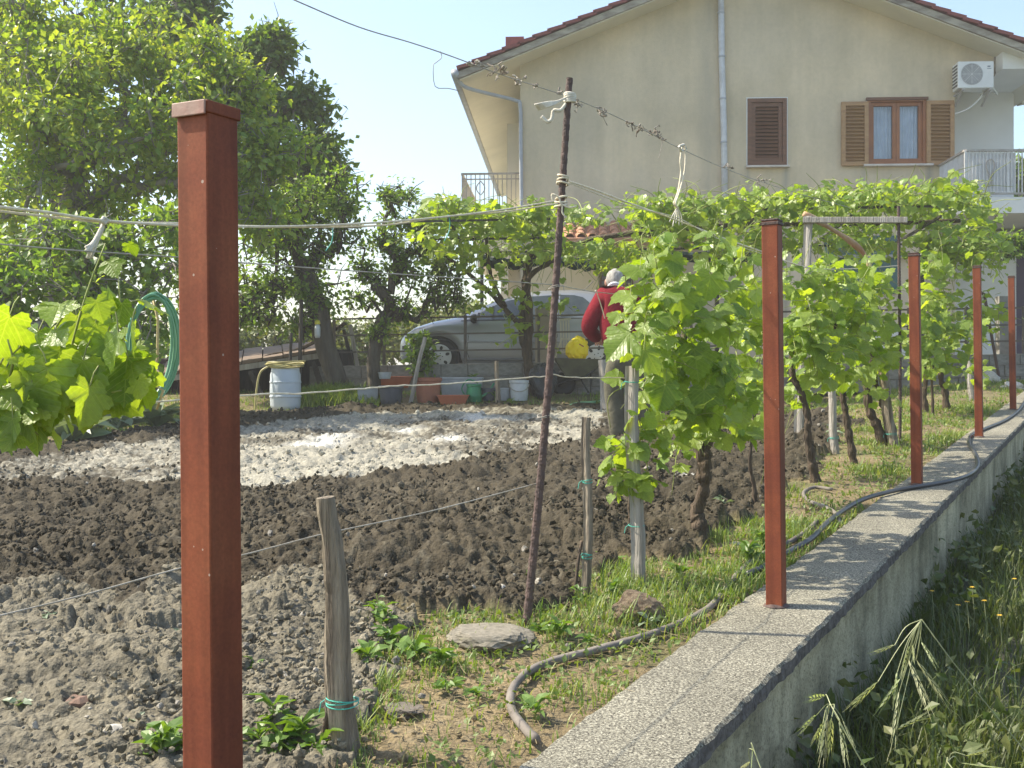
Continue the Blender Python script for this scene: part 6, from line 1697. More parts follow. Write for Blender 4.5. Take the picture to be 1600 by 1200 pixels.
# vines farther along the row ------------------------------------------------------
def gpv(a, b): return gp(a, b)
def _rv(): pass
def rowvine(label, base_px, seed, tpts, box, nsh, size=.082, gap=.055, lng=(.2, .45), ra=.03, up=.5, keepf=None, two=None):
    random.seed(seed); b = gp(*base_px); D = b.y
    tr = [([b + Vector((0, 0, -.03))] + [P(x, y, D) for x, y in tpts], (ra, ra * .4))]
    if two: tr.append(([gp(*two[0]) + Vector((0, 0, -.03))] + [P(x, y, D) for x, y in two[1:]], (ra * .9, ra * .5)))
    x0, x1, y0, y1 = box
    sh = rshoots(nsh, x0, x1, y0, y1, lambda a: D + (a - (x0 + x1) / 2) / F * D * 1.2, .25, up=up, lng=lng)
    return vine(label, tr, sh, size, gap, maxparts=160, keep=keepf)
def box_keep(x0, x1, y0, y1, fray=22):
    def k(l):
        p = l[0]; a = p.x / p.y * F + 800; b = 600 - p.z / p.y * F
        f = fray * (vn(np.array([a / 40.]), np.array([b / 40.]), 3)[0] - .3)
        return x0 + f < a < x1 - f and y0 + f < b < y1 - f
    return k
rowvine('thin vine just left of the second red post', (1181, 790), 41, [(1178, 760), (1172, 730), (1174, 690), (1180, 640), (1178, 560)], (1130, 1205, 430, 640), 20, size=.085, lng=(.15, .3), ra=.014, keepf=box_keep(1120, 1215, 430, 720))
rowvine('vine with twisting dark trunk right of the second red post', (1276, 752), 42, [(1268, 720), (1262, 680), (1262, 650), (1250, 610), (1238, 585), (1240, 540), (1260, 480)], (1225, 1320, 440, 600), 38, keepf=box_keep(1215, 1345, 400, 640))
rowvine('vine with straight leaning trunk in the middle of the far row', (1336, 724), 43, [(1328, 690), (1322, 650), (1318, 625), (1312, 590), (1305, 500)], (1270, 1370, 430, 600), 38, keepf=box_keep(1235, 1400, 395, 640))
rowvine('vine with two stout crossing trunks left of the third red post', (1383, 696), 44, [(1370, 665), (1358, 640), (1355, 600), (1362, 560), (1355, 500)], (1320, 1400, 425, 600), 34, ra=.04, keepf=box_keep(1290, 1425, 390, 630), two=((1396, 692), (1388, 650), (1378, 625), (1366, 590), (1370, 540)))
rowvine('vine between the third and fourth red posts', (1448, 645), 45, [(1444, 620), (1446, 590), (1440, 540)], (1425, 1475, 400, 560), 26, size=.11, ra=.035, keepf=box_keep(1400, 1490, 380, 600))
rowvine('small bright vine left of the fourth red post', (1479, 640), 46, [(1476, 610), (1470, 590), (1475, 550)], (1450, 1535, 500, 590), 22, size=.10, gap=.06, lng=(.15, .35), ra=.04, keepf=box_keep(1445, 1555, 480, 625))
rowvine('slender vine in front of the far block wall', (1457, 648), 47, [(1457, 620), (1456, 590), (1460, 560)], (1440, 1480, 520, 580), 8, size=.10, ra=.016, keepf=box_keep(1430, 1490, 470, 610))
rowvine('small vine in the second row beyond the pale pole', (1238, 622), 48, [(1236, 605), (1240, 580), (1240, 560)], (1215, 1260, 500, 570), 8, size=.10, ra=.03, keepf=box_keep(1205, 1270, 480, 590))

# ================================================================== PERGOLA
random.seed(77)
M_BEAM = pm('dark_beam', (.10, .085, .07), (.05, .045, .04), scale=6, rough=.85, bump=.4)
M_PIPEI = pm('dark_iron', (.06, .055, .05), (.035, .032, .03), scale=9, rough=.6, bump=0, metal=.3)
pg = empty('pergola', P(1100, 560, 15.2), 0, 'iron pergola covered with grape vine in front of the house', 'pergola')
def pgb(a, b, w=.05, h=.05, nm='beam', mat=None):
    m = MB(); m.beam(Vector(a) - pg.location, Vector(b) - pg.location, w, h); return m.build(nm, mat or M_PIPEI, pg)
pgb(P(650, 346, 14.0), P(860, 342, 14.0), .025, .025); pgb(P(1020, 330, 14.6), P(1480, 322, 14.6), .03, .03); pgb(P(640, 397, 16.6), P(1500, 380, 16.6), .03, .03); pgb(P(640, 374, 15.3), P(870, 372, 15.3), .03, .03)
for px in (700, 830, 1010, 1180, 1330, 1470): pgb(P(px, 338, 14.0), P(px * .85 + 130, 392, 16.7), .03, .03)
for px, d in ((753, 19.0), (1120, 16.6), (1440, 16.4)): pgb(P(px, 585, d), P(px, 360, d), .06, .06, 'post')
PV = P(826, 628, 15.9)
tr = [([P(838, 632, 15.6), P(832, 600, 15.6), P(824, 560, 15.7), P(826, 500, 15.7), P(822, 440, 15.7), P(828, 400, 15.6)], (.10, .05)),
      ([P(826, 520, 15.7), P(800, 495, 15.7), P(770, 462, 15.7), P(735, 430, 15.6), P(690, 395, 15.5)], (.045, .02)),
      ([P(826, 560, 15.7), P(815, 520, 15.7), P(818, 470, 15.7), P(830, 430, 15.6), P(870, 405, 15.5)], (.06, .03)),
      ([P(790, 480, 15.7), P(770, 440, 15.6), P(762, 400, 15.5), P(760, 360, 15.4)], (.035, .02)),
      ([P(828, 400, 15.6), P(960, 368, 15.3), P(1150, 352, 15.2), P(1350, 350, 15.2), P(1500, 345, 15.1)], (.045, .03))]
L = []; sh = []
def pshoot(a, b, d, dv, l):
    p = P(a, b, d); dv = Vector(dv).normalized()
    sh.append([p, p + dv * l * .5 + Vector((rr(-.1, .1), rr(-.1, .1), rr(0, .06))), p + dv * l + Vector((rr(-.15, .15), rr(-.1, .1), -.12 * l))])
for i in range(560):
    a = rr(655, 1555); d = rr(13.7, 16.4)
    zt = np.interp(a, [655, 700, 800, 1000, 1200, 1400, 1480, 1555], [325, 325, 342, 330, 318, 310, 305, 318])
    b = zt + (d - 13.7) * 12 + rr(-8, 14)
    if 878 < a < 1000 and d > 14.6: continue
    pshoot(a, b, d, (rr(-1, 1), rr(-1, .5), rr(.0, .7)), rr(.3, .7))
for i in range(110):   # hanging shoots below the canopy
    a = random.choice([rr(660, 740), rr(700, 860), rr(880, 1000), rr(1215, 1420), rr(1440, 1555), rr(1440, 1555)])
    b = {0: 350}.get(0) + rr(0, 40)
    if 878 < a < 1000: b = rr(385, 392)
    d = rr(13.9, 15.0) if a > 1200 else rr(15, 16)
    pshoot(a, b, d, (rr(-.4, .4), rr(-.4, .3), rr(-1, -.3)), rr(.25, .6))
for i in range(230):
    a = random.choice([rr(650, 880), rr(885, 1010), rr(1005, 1235), rr(1005, 1235), rr(1235, 1440), rr(1440, 1555)])
    b = rr(379, 396) if 880 < a < 1005 else rr(338, 400 if a < 1235 else 385)
    pshoot(a, b, rr(13.8, 15.2), (rr(-1, 1), rr(-.5, .3), rr(-.6, .3)), rr(.2, .5))
for i in range(38):
    pshoot(rr(1460, 1550), rr(380, 500), rr(13.6, 14.6), (rr(-.6, .6), rr(-.4, .3), rr(-1, .3)), rr(.3, .6))
for (a, b) in [(790, 420), (775, 450), (805, 470), (760, 480), (820, 495), (850, 510), (845, 480), (770, 430), (720, 410), (700, 380), (740, 400), (800, 500), (830, 520), (780, 400), (865, 470), (815, 450), (750, 450)]:
    for _ in range(2): pshoot(a + rr(-12, 12), b + rr(-15, 15), 15.5 + rr(-.3, .2), (rr(-.7, .7), rr(-.4, .2), rr(-.9, .2)), rr(.2, .4))
def pkeep(l):
    p = l[0]; a = p.x / p.y * F + 800; b = 600 - p.z / p.y * F
    if 880 < a < 995 and 346 < b < 376: return random.random() < .10
    if 800 < a < 930 and b > 412 and b < 455: return random.random() < .15
    if a > 935 and a < 1215 and b > 425: return False
    if a > 1215 and a < 1430 and 385 < b: return random.random() < .55
    top = np.interp(a, [640, 660, 700, 760, 800, 830, 900, 1000, 1100, 1200, 1290, 1400, 1450, 1520, 1560], [345, 318, 305, 318, 330, 310, 318, 298, 300, 290, 286, 290, 272, 280, 330])
    return b > top + (vn(np.array([a / 18.]), np.array([0.]), 5)[0] - .5) * 22 - 4
vine('old grape vine with dark twisted trunk spreading over the pergola', tr, sh, .105, .085, maxparts=300, group=None, name='pergola_vine', keep=pkeep, hi=False, twig=.006, out=Vector((-.1, -.6, .1)))
# dark rolled shade net under the pergola
m = MB(); m.tube(crv([P(755, 408, 16.2), P(800, 412, 16.2), P(850, 405, 16.3), P(900, 412, 16.3), P(930, 414, 16.3), P(975, 400, 16.3), P(1100, 402, 16.3), P(1200, 404, 16.3)], 6), .085, 10, mod=lambda i, k: 1 + .2 * math.sin(i * 1.7 + k))
tag(m.build('shade_net', pm('dark_net', (.018, .035, .035), (.03, .055, .06), scale=12, rough=.9, bump=.6, bscale=20)), 'rolled dark shade net hanging under the pergola', 'shade net')

# ================================================================== TREES
DQ = np.array([[0, 0, 0], [-.33, .45, .10], [.33, .45, .10], [0, 1, -.06], [0, .5, 0]]); DQF = np.array([[0, 4, 1], [0, 2, 4], [1, 4, 3], [4, 2, 3]])
M_TB = pm('tree_bark', (.13, .11, .085), (.06, .05, .04), scale=4, rough=.95, bump=.8, bscale=14, stretch=(2, 2, .4), bdist=.04)
M_TBG = pm('grey_bark', (.27, .25, .22), (.14, .125, .105), scale=5, rough=.9, bump=.4, bscale=20)
def tree(label, trunk, blobs, ncl, nleaf, size, mat, seed, bark=None, r0=.16, cr=.34, cat='tree', name='tree', group='trees and bushes left of the house', minleaf=1, flat=1.0, twigs=4, sparse=0, up=.4):
    """trunk: list of points; blobs: (px, py, depth, rx px, ry px, weight)"""
    rn = np.random.default_rng(seed)
    base = Vector(trunk[0]); o = empty(name, base, 0, label, cat, group)
    ws = np.array([b[5] for b in blobs], float); ws /= ws.sum()
    C = []
    for i in range(ncl):
        a, b, d, rx, ry, _ = blobs[rn.choice(len(blobs), p=ws)]
        v = rn.normal(size=3); v /= np.linalg.norm(v); v *= rn.uniform(.25, 1) ** .45
        c = np.array(P(a, b, d)); c = c + v * np.array([rx / F * d, min(rx, ry) / F * d, ry / F * d])
        C.append(c)
    C = np.array(C)
    # branches grow from the trunk to every cluster through already grown nodes
    tp = crv(trunk, 5)
    nodes = [np.array(p) for p in tp]; par = [i - 1 for i in range(len(tp))]
    order = np.argsort(np.linalg.norm(C - nodes[-1], axis=1)); ends = []
    for ci in order:
        c = C[ci]; A = np.array(nodes); dist = np.linalg.norm(A - c, axis=1) + .35 * np.clip(A[:, 2] - c[2] + .2, 0, None) + np.where(np.arange(len(A)) < len(tp) * .45, 1.5, 0)
        j = int(dist.argmin()); a = A[j]; n = max(2, int(np.linalg.norm(c - a) / .35)); pj = j
        side = rn.normal(size=3) * .12 * np.linalg.norm(c - a) ** .7
        for k in range(1, n + 1):
            t = k / n; q = a * (1 - t) + c * t + side * math.sin(math.pi * t) + np.array([0, 0, -.10 * math.sin(math.pi * t)])
            nodes.append(q); par.append(pj); pj = len(nodes) - 1
        ends.append(pj)
    cnt = np.zeros(len(nodes))
    for e in ends: cnt[e] += 1
    for i in range(len(nodes) - 1, 0, -1):
        if par[i] >= 0: cnt[par[i]] += cnt[i]
    rad = np.clip(r0 * (np.maximum(cnt, .4) / max(cnt[0], 1)) ** .48, .006, None)
    rad[:len(tp)] = np.maximum(rad[:len(tp)], np.linspace(r0, r0 * .6, len(tp)))
    kids = [[] for _ in nodes]
    for i, p_ in enumerate(par):
        if p_ >= 0: kids[p_].append(i)
    m = MB(); stack = [(0, None)]; bs = np.array(base)
    while stack:
        i, p_ = stack.pop(); chain = ([p_] if p_ is not None else []) + [i]
        while kids[chain[-1]]:
            ks = sorted(kids[chain[-1]], key=lambda z: -cnt[z])
            for z in ks[1:]: stack.append((z, chain[-1]))
            chain.append(ks[0])
        if len(chain) > 1:
            m.tube([Vector(nodes[c_] - bs) for c_ in chain], [min(rad[c_], rad[chain[min(1, len(chain) - 1)]]) for c_ in chain], 7 if rad[chain[-2]] > .02 or cnt[chain[0]] > 3 else 4, caps=False)
    m.build('trunk', bark or M_TB, o, smooth=True)
    # twigs and leaves
    k = ncl * nleaf
    dens = rn.uniform(.35, 1.6, ncl); dens = np.maximum(1, (dens / dens.mean() * nleaf)).astype(int)
    cen = np.repeat(C, dens, 0); k = len(cen)
    rad_c = np.repeat(rn.uniform(.55, 1.3, ncl) * cr, dens)
    off = rn.normal(size=(k, 3)); off *= (rn.uniform(0, 1, k) ** .5 / np.linalg.norm(off, axis=1))[:, None]
    pos = cen + off * rad_c[:, None] * np.array([1, 1, .72 * flat])
    nn = rn.normal(size=(k, 3)) * .55 + np.array([0, 0, 1]) * up + off * .7 + np.array(sdir) * .25
    tt = rn.normal(size=(k, 3)) * .7 + off + np.array([0, 0, -.35])
    ct = np.repeat(rn.normal(0, .16, ncl), dens)
    tint = np.clip(rn.normal(.42, .22, k) + ct, 0, 1)
    sz = rn.uniform(.6, 1.25, k) * size
    cr_o = stamp('crown', DQ, DQF, pos - bs, frames(nn, tt), sz, tint, mat, o)
    mt = MB()
    for c in C:
        for _ in range(twigs):
            e = c + rn.normal(size=3) * cr * .55
            mt.tube([Vector(c - bs), Vector((c + e) / 2 - bs + rn.normal(size=3) * .04), Vector(e - bs)], [.010, .007, .004], 3, caps=False)
    mt.build('twigs', bark or M_TB, o)
    return o
M_LD = leaf_mat('dark_oak_leaf', (.07, .13, .03), (.19, .27, .06), trans=.48, rough=.45, tcol=(1.5, 1.5, .35))
M_LY = leaf_mat('yellow_green_leaf', (.16, .29, .045), (.34, .42, .10), trans=.55, rough=.38, tcol=(1.5, 1.3, .3))
M_LM = leaf_mat('mid_green_leaf', (.11, .20, .04), (.25, .34, .08), trans=.5, rough=.42, tcol=(1.5, 1.5, .35))
M_LB = leaf_mat('far_bush_leaf', (.09, .14, .035), (.19, .20, .07), trans=.35, rough=.5, tcol=(1.4, 1.35, .4))
gL = lambda px, d: Vector(((px - 800) / F * d, d, float(G((px - 800) / F * d, d)) - .1))
# big dark tree behind
tree('large dark green tree rising behind the others at the left', [gL(140, 19), P(150, 480, 19), P(130, 380, 19), P(90, 260, 19)],
     [(60, 30, 19, 260, 120, 3), (300, 20, 18.5, 50, 60, 1.2), (410, 95, 18, 36, 30, .8), (470, 158, 18, 26, 16, .4), (500, 175, 18, 8, 8, .10), (425, 55, 18, 12, 12, .18), (490, 226, 18, 26, 12, .35), (520, 258, 18, 10, 10, .12), (390, 190, 18.5, 65, 70, 1.2), (250, 150, 19, 200, 150, 3), (430, 290, 18.5, 75, 65, 1.1), (480, 295, 18.2, 36, 26, .4), (60, 250, 19, 160, 180, 2.2), (-80, 100, 19, 120, 200, 1.5)],
     430, 66, .145, M_LD, 3, r0=.34, cr=.36)
# lighter tree in front of it
tree('yellow green tree with reddish young leaves filling the upper left', [gL(60, 13.5), P(70, 540, 13.5), P(95, 420, 13.5), P(110, 330, 13.5), P(125, 250, 13.5)],
     [(60, 330, 13.5, 120, 110, 1.6), (150, 180, 13.2, 130, 110, 2.2), (300, 190, 13.5, 90, 100, 1.6), (60, 150, 13.5, 100, 110, 1.8), (40, 30, 13.6, 90, 40, .9), (330, 90, 13.7, 50, 55, .8), (200, 60, 13.8, 90, 50, .9), (370, 250, 13.5, 60, 70, 1.1), (350, 150, 13.6, 50, 45, .8), (240, 330, 13.5, 90, 60, 1), (440, 240, 13.5, 40, 45, .45), (410, 330, 13.5, 45, 40, .4), (-40, 240, 13.5, 60, 150, .8)],
     250, 86, .098, M_LY, 4, bark=M_TBG, r0=.13, cr=.36)
# nearer low leaves beneath
tree('broad leaved bush with grey twisting stems behind the hose coil', [gL(150, 11.6) , P(150, 600, 11.6), P(120, 520, 11.5), P(100, 450, 11.5)],
     [(60, 460, 11.4, 110, 70, 1.5), (200, 440, 11.5, 90, 60, 1.2), (250, 380, 11.6, 60, 50, .8), (60, 540, 11.4, 100, 50, .8), (200, 520, 11.6, 70, 60, .7), (90, 380, 11.5, 110, 40, 1), (-20, 500, 11.4, 50, 100, .7)],
     125, 42, .105, M_LM, 6, bark=M_TBG, r0=.07, cr=.32)
tree('leaning tree with forked dark trunk behind the yellow capped bottle', [gL(533, 15.6), P(525, 590, 15.6), P(508, 540, 15.6), P(498, 490, 15.6), P(478, 430, 15.6), P(455, 380, 15.6)],
     [(430, 400, 15.5, 65, 60, 1.4), (490, 330, 15.6, 60, 50, 1.2), (540, 300, 15.6, 24, 40, .35), (400, 480, 15.4, 45, 45, 1), (470, 470, 15.6, 50, 50, .7), (510, 420, 15.7, 40, 60, .8), (420, 330, 15.6, 45, 50, .8), (560, 360, 15.7, 22, 30, .3), (320, 450, 15.5, 60, 60, .8)],
     165, 46, .085, M_LM, 8, r0=.15, cr=.28, twigs=5)
tree('small plum tree with spreading branches in front of the car bonnet', [gL(587, 15.9), P(585, 590, 15.9), P(584, 560, 15.9), P(592, 520, 15.9), P(600, 490, 15.9)],
     [(610, 330, 16, 18, 50, .6), (635, 300, 16, 12, 22, .2), (600, 400, 16, 45, 40, 1), (660, 420, 16, 50, 38, 1), (700, 455, 15.8, 32, 22, .55), (640, 470, 16, 45, 30, .7), (570, 450, 16, 30, 40, .6), (600, 510, 15.9, 24, 22, .4), (650, 370, 16, 25, 30, .4), (690, 400, 16, 24, 24, .35)],
     105, 46, .075, M_LM, 9, r0=.10, cr=.21, twigs=6)
# vegetation beyond, under the crowns
random.seed(3)
for j, (a, b, d, rx, ry, lab) in enumerate([(60, 560, 24, 120, 40, 'shady green bush far left under the trees'), (260, 555, 23, 100, 45, 'green bush beyond the near red post, under the trees'), (420, 545, 26, 90, 32, 'pale green bush above the low shed roof'),
                                           (560, 540, 26, 70, 40, 'light green bush between the two small trees'), (660, 520, 27, 60, 38, 'sunlit yellowish bush behind the car bonnet'), (730, 505, 30, 45, 22, 'low far bush behind the car windscreen')]):
    tree(lab, [P(a, 640, d), P(a, 600, d), P(a, b, d)], [(a, b, d, rx, ry, 1)], 46, 80, .14, M_LB if j > 1 else M_LM, 20 + j, r0=.08, cr=.55, name='bush', cat='bush', twigs=2)
tree('leafy weed climbing beside the car nose', [gL(655, 16.2), P(655, 610, 16.2), P(655, 570, 16.2)], [(655, 545, 16.2, 14, 34, 1), (662, 575, 16.2, 16, 18, .6)], 20, 30, .10, M_LM, 31, r0=.02, cr=.14, name='bush', cat='bush', twigs=2)
tree('green leafy growth on the house front by the right edge', [P(1600, 400, 17.2), P(1590, 390, 17.2), P(1585, 385, 17.2)], [(1585, 385, 17.2, 25, 18, 1)], 16, 40, .10, M_LM, 33, r0=.02, cr=.16, name='bush', cat='bush', twigs=2, group='leafy growth by the balcony')
tree('distant tree top seen past the balcony rail at the right edge', [P(1610, 600, 34), P(1610, 400, 34), P(1600, 320, 34)], [(1600, 275, 34, 16, 30, 1)], 20, 60, .2, M_LD, 34, r0=.1, cr=.5, group='leafy growth by the balcony')

# ================================================================== WEEDS
WD = [(428, 1160, 18, .05, 'tall leafy weed tucked behind the big one at the near post', .09, 0), (470, 1175, 18, .05, 'leafy weed between the near post and the thick stake', .07, 0), (250, 1195, 18, .05, 'weed with long leaves at the bottom edge left of the near post', .07, 0), (530, 1150, 10, .035, 'small leafy weed in front of the green twine', .05, 0), (600, 985, 14, .045, 'leafy weed with erect shoots by the upright weed', .08, 0), (690, 1045, 16, .04, 'low leafy weed right of the dense leafy one', .03, 0), (1190, 860, 18, .05, 'long bladed tuft touching the second red post', .08, 0), (590, 975, 12, .045, 'upright weed with pointed leaves behind the thick stake, nearest the dug soil', .10, 0), (608, 1010, 16, .055, 'broad pale leaved weed right of the thick stake', .04, 0), (650, 1030, 18, .05, 'dense leafy weed left of the pale concrete lump', .03, 0),
      (575, 1035, 12, .045, 'leafy weed close against the right side of the thick stake', .03, 0), (440, 1185, 22, .048, 'large leafy weed in front of the near post, lower left', .05, 0), (500, 1190, 14, .042, 'leafy weed at the foot of the thick stake', .04, 0), (405, 1180, 14, .045, 'leafy weed just right of the near post foot', .05, 0),
      (268, 1178, 14, .045, 'leafy weed just left of the near post foot', .06, 0), (230, 1045, 8, .034, 'pale seedling in the dry soil left of the near post', 0, 1), (250, 1085, 7, .03, 'grey seedling below the pale one in the dry soil', 0, 1), (92, 1040, 8, .036, 'seedling with spread leaves in the dry soil', 0, 0),
      (30, 1105, 7, .04, 'seedling near the left edge of the dry soil', 0, 1), (400, 1045, 9, .035, 'seedling in the dry soil right of the near post', .01, 0), (30, 1045, 6, .03, 'small seedling at the left edge', 0, 0), (262, 992, 5, .03, 'tiny seedling just left of the near post', 0, 1), (70, 972, 6, .032, 'pale seedling under the lowest wire', 0, 1),
      (205, 1130, 6, .034, 'flat grey seedling at the lower left', 0, 1), (130, 1085, 6, .036, 'flat pale seedling beside the reddish stone', 0, 1), (835, 1118, 12, .04, 'bright tuft inside the curve of the old pipe', .03, 0), (870, 1000, 14, .045, 'bright weed at the foot of the rusty bar', .05, 0), (845, 990, 10, .04, 'small weed against the pale concrete lump', .02, 0),
      (920, 1010, 10, .034, 'weed between the brown stone and the old pipe', .02, 0), (1015, 980, 10, .034, 'grey green weed in front of the brown stone', .02, 1), (960, 935, 12, .04, 'tuft of weed left of the square grey stake', .04, 0), (905, 945, 9, .035, 'weed at the foot of the thin split stake', .05, 0),
      (950, 880, 10, .06, 'broad leafed weed lying on the soil by the square grey stake', 0, 0), (810, 905, 6, .05, 'single weed on the soil edge near the white stone', 0, 0), (1060, 900, 12, .04, 'leafy weed in the grass below the big vine', .02, 0), (1170, 880, 16, .05, 'tall tuft left of the second red post foot', .06, 0),
      (1300, 690, 12, .06, 'grey green weed in front of the grey stake with green tie', .10, 1), (1130, 790, 10, .045, 'pale weed right of the big vine trunk', .02, 1), (700, 1080, 9, .035, 'low weed in the dry grass left of the old pipe', .02, 0), (745, 1090, 9, .03, 'low weed beside the curve of the old pipe', .01, 0), (560, 1100, 9, .035, 'small weed right of the green twine', .01, 0)]
for i, (a, b, n, s, lab, st, g) in enumerate(WD):
    weed(a, b, int(n * 1.3), s, lab, i, grey=bool(g), stem=st)
# artichoke like plants at the far left
for i, (a, b, s, lab) in enumerate([(245, 668, .42, 'silvery cut leaved plant just left of the near post'), (185, 672, .36, 'dark silvery plant under the near leaves'), (110, 690, .45, 'large silvery plant half hidden by the near leaves'), (30, 700, .45, 'silvery plant at the left edge of the bed'), (-10, 706, .4, 'silvery plant cut off by the left edge of the picture')]):
    p = gp(a, b)
    weed(a, b, 22, s, lab, 60 + i, hgt=.5, grey=True, p=p, name='leafy_plant')
# small scattered leaf weeds (uncountable)
n = 15000
y = np.exp(RNG.uniform(math.log(1.7), math.log(12), n)); x = wall_x(y) - .2 - RNG.uniform(0, 1.9, n)
li, gr_, ti = zones(x, y); ok = ~(ti | gr_) & (fbm(x * 3, y * 3, 91, 3) > .46) & (x / y > -.2)
x, y = x[ok], y[ok]; k = len(x)
pos = np.stack([x, y, G(x, y) + RNG.uniform(.0, .02, k)], 1)
o = stamp('ground_cover', [[0, 0, 0], [-.3, .45, .08], [.3, .45, .08], [0, 1, -.05], [0, .5, .03]], [[0, 4, 1], [0, 2, 4], [1, 4, 3], [4, 2, 3]], pos, frames(RNG.normal(size=(k, 3)) * .4 + [0, 0, 1], RNG.normal(size=(k, 3)) + [0, 0, .2]),
          RNG.uniform(.012, .026, k) * (1 + y * .06), np.clip(RNG.normal(.4, .3, k), 0, 1), leaf_mat('small_weed_leaf', (.11, .17, .035), (.2, .27, .08), trans=.35, rough=.5))
tag(o, 'tiny leaved weeds scattered in the short grass', 'ground cover', kind='stuff')
# dry straw and litter in the grass strip
n = 16000
y = np.exp(RNG.uniform(math.log(1.7), math.log(12), n)); x = wall_x(y) - .18 - RNG.uniform(0, 1.8, n)
li, gr_, ti = zones(x, y); ok = ~(ti | gr_) & (x / y > -.25); x, y = x[ok], y[ok]; k = len(x)
o = stamp('dry_straw', [[-.02, 0, 0], [.02, 0, 0], [.012, 1, .02], [-.012, 1, .02]], [[0, 1, 2], [0, 2, 3]], np.stack([x, y, G(x, y) + RNG.uniform(.002, .018, k)], 1), frames(RNG.normal(size=(k, 3)) * .3 + [0, 0, 1], RNG.normal(size=(k, 3)) * [1, 1, .15]),
          RNG.uniform(.02, .06, k) * (1 + y * .05), RNG.random(k), leaf_mat('straw', (.34, .27, .14), (.22, .16, .08), trans=.2, rough=.7, tcol=(1, 1, .8)))
tag(o, 'dry straw litter lying in the short grass', 'straw', kind='stuff')

# brome seed heads in the right foreground --------------------------------------------
M_BR = leaf_mat('brome_spikelet', (.30, .36, .16), (.44, .42, .26), trans=.45, rough=.45, src='obj', tcol=(1.2, 1.2, .6))
M_BS = pm('brome_stem', (.30, .32, .16), scale=5, rough=.5, bump=0)
def brome(top, feet, spikes, label, D):
    t = P(*top, D); f = Vector((feet[0], feet[1], float(LG(feet[0], feet[1]))))
    o = empty('brome_grass', f, 0, label, 'seed head', 'brome seed heads by the wall')
    mid = (t + f) / 2 + Vector((.05, .0, .12))
    m = MB(); m.tube([p - f for p in crv([f, mid, t], 8)], .0007, 5); m.build('stem', M_BS, o, smooth=True)
    sp = None
    for (ax, ay, bx, by) in spikes:
        a = P(ax, ay, D + rr(-.04, .04)); b = P(bx, by, D + rr(-.06, .06)); d = b - a; l = d.length
        m = MB(); m.tube([p - f for p in crv([t, (t + a) / 2 + Vector((rr(-.004, .004), 0, .006)), a], 4)], .0005, 4)
        m.build('pedicel', M_BS, o)
        m = MB(); side = d.cross(Vector((0, 1, 0))).normalized(); dep = Vector((0, 1, 0))
        for k in range(9):
            q = a + d * (k / 9 * .78); s = 1 if k % 2 else -1; w = l * .023 * math.sin(math.pi * (.2 + .75 * k / 9)) + .0005
            e = q + d * .24 + side * s * w * 1.3
            m.add([x_ - f for x_ in (q, q + d * .1 + side * s * w * 1.4 + dep * .001, e, q + d * .1 + side * s * w * .2 - dep * .0012)], [(0, 1, 2, 3)])
            m.tube([e - f, e + d * .28 + side * s * w * .8 - f], [.00035, .0001], 3)
        m.build('spikelet', M_BR, o)
random.seed(9)
brome((1440, 968), (.95, 1.35), [(1398, 1008, 1362, 1021), (1422, 1010, 1409, 1052), (1425, 1006, 1429, 1030), (1420, 1030, 1452, 1110), (1432, 1030, 1480, 1100), (1407, 1060, 1372, 1112), (1372, 1065, 1328, 1106), (1405, 1080, 1396, 1160), (1400, 1140, 1452, 1115), (1440, 1002, 1462, 1040), (1402, 1050, 1398, 1100)],
      'drooping brome seed head standing highest in front of the wall', 1.25)
brome((1298, 1102), (.62, 1.05), [(1275, 1118, 1250, 1142), (1288, 1088, 1260, 1092), (1290, 1125, 1280, 1170), (1294, 1115, 1283, 1195), (1300, 1120, 1296, 1185), (1312, 1125, 1322, 1190), (1315, 1120, 1332, 1160), (1286, 1130, 1272, 1160)],
      'drooping brome seed head left of the tallest one, low by the wall', 1.12)
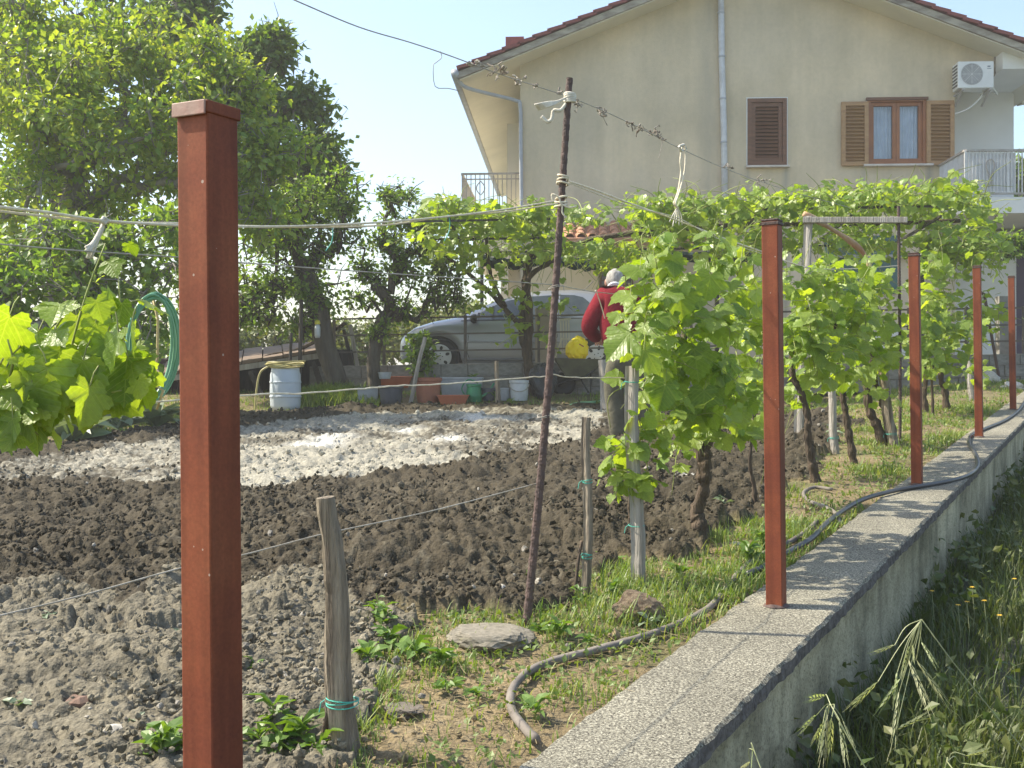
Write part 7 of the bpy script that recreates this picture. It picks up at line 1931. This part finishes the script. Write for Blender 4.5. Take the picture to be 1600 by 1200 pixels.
brome((1480, 1190), (.85, 1.0), [(1508, 1180, 1545, 1172), (1478, 1195, 1470, 1225), (1500, 1192, 1560, 1200)], 'brome seed head cut by the bottom edge at the right', 1.1)
brome((1178, 1172), (.40, 1.0), [(1176, 1170, 1174, 1198), (1172, 1190, 1160, 1200)], 'tip of a brome head at the bottom edge under the wall', 1.0)
m_yf = pm('yellow_petal', (.62, .36, .02), (.7, .45, .03), scale=20, rough=.6, bump=0)
for j, (a, b) in enumerate([(1456, 924), (1519, 918), (1497, 946), (1538, 939), (1511, 941), (1562, 962), (1585, 905)]):
    d = 2.0
    while d < 14 and P(a, b, d).z > float(LG(P(a, b, d).x, d)) + .24: d += .03
    p = P(a, b, d); g_ = Vector((p.x, p.y, float(LG(p.x, p.y))))
    fo = empty('yellow_flower', g_, 0, ['yellow flower nearest the wall face', 'yellow flower highest in the dark grass', 'yellow flower low in the dark grass, right of the one by the wall', 'yellow flower in the middle of the dark grass cluster', 'yellow flower with the least open head in the cluster', 'lowest yellow flower near the right edge', 'yellow flower nearest the right edge'][j], 'flower', 'yellow flowers in the grass')
    m = MB(); m.tube([Vector((0, 0, 0)), (p - g_) * .5 + Vector((.01, 0, 0)), p - g_], .0015, 4); m.build('stem', M_BS, fo)
    m = MB()
    for k in range(9):
        an = k * .7; m.add([p - g_, p - g_ + Vector((math.cos(an) * .008, math.sin(an) * .008, .004)), p - g_ + Vector((math.cos(an + .3) * .013, math.sin(an + .3) * .013, .001)), p - g_ + Vector((math.cos(an + .6) * .008, math.sin(an + .6) * .008, .004))], [(0, 1, 2, 3)])
    m.build('flower_head', m_yf, fo)

# ================================================================== HAZE, added air box standing in for lens glare, lifts the dark tones
hz = MB(); hz.box((0, 0, 1.2), (3100, 3100, 17.6))
hm, nt, N, L = new_mat('glare_haze')
N.remove(N['Principled BSDF']); pv = N.new('ShaderNodeVolumePrincipled')
pv.inputs['Color'].default_value = (.97, .96, .93, 1); pv.inputs['Density'].default_value = .0024; pv.inputs['Anisotropy'].default_value = .2
L.new(pv.outputs[0], N['Material Output'].inputs['Volume'])
tag(hz.build('glare_haze_box', hm), kind='stuff')
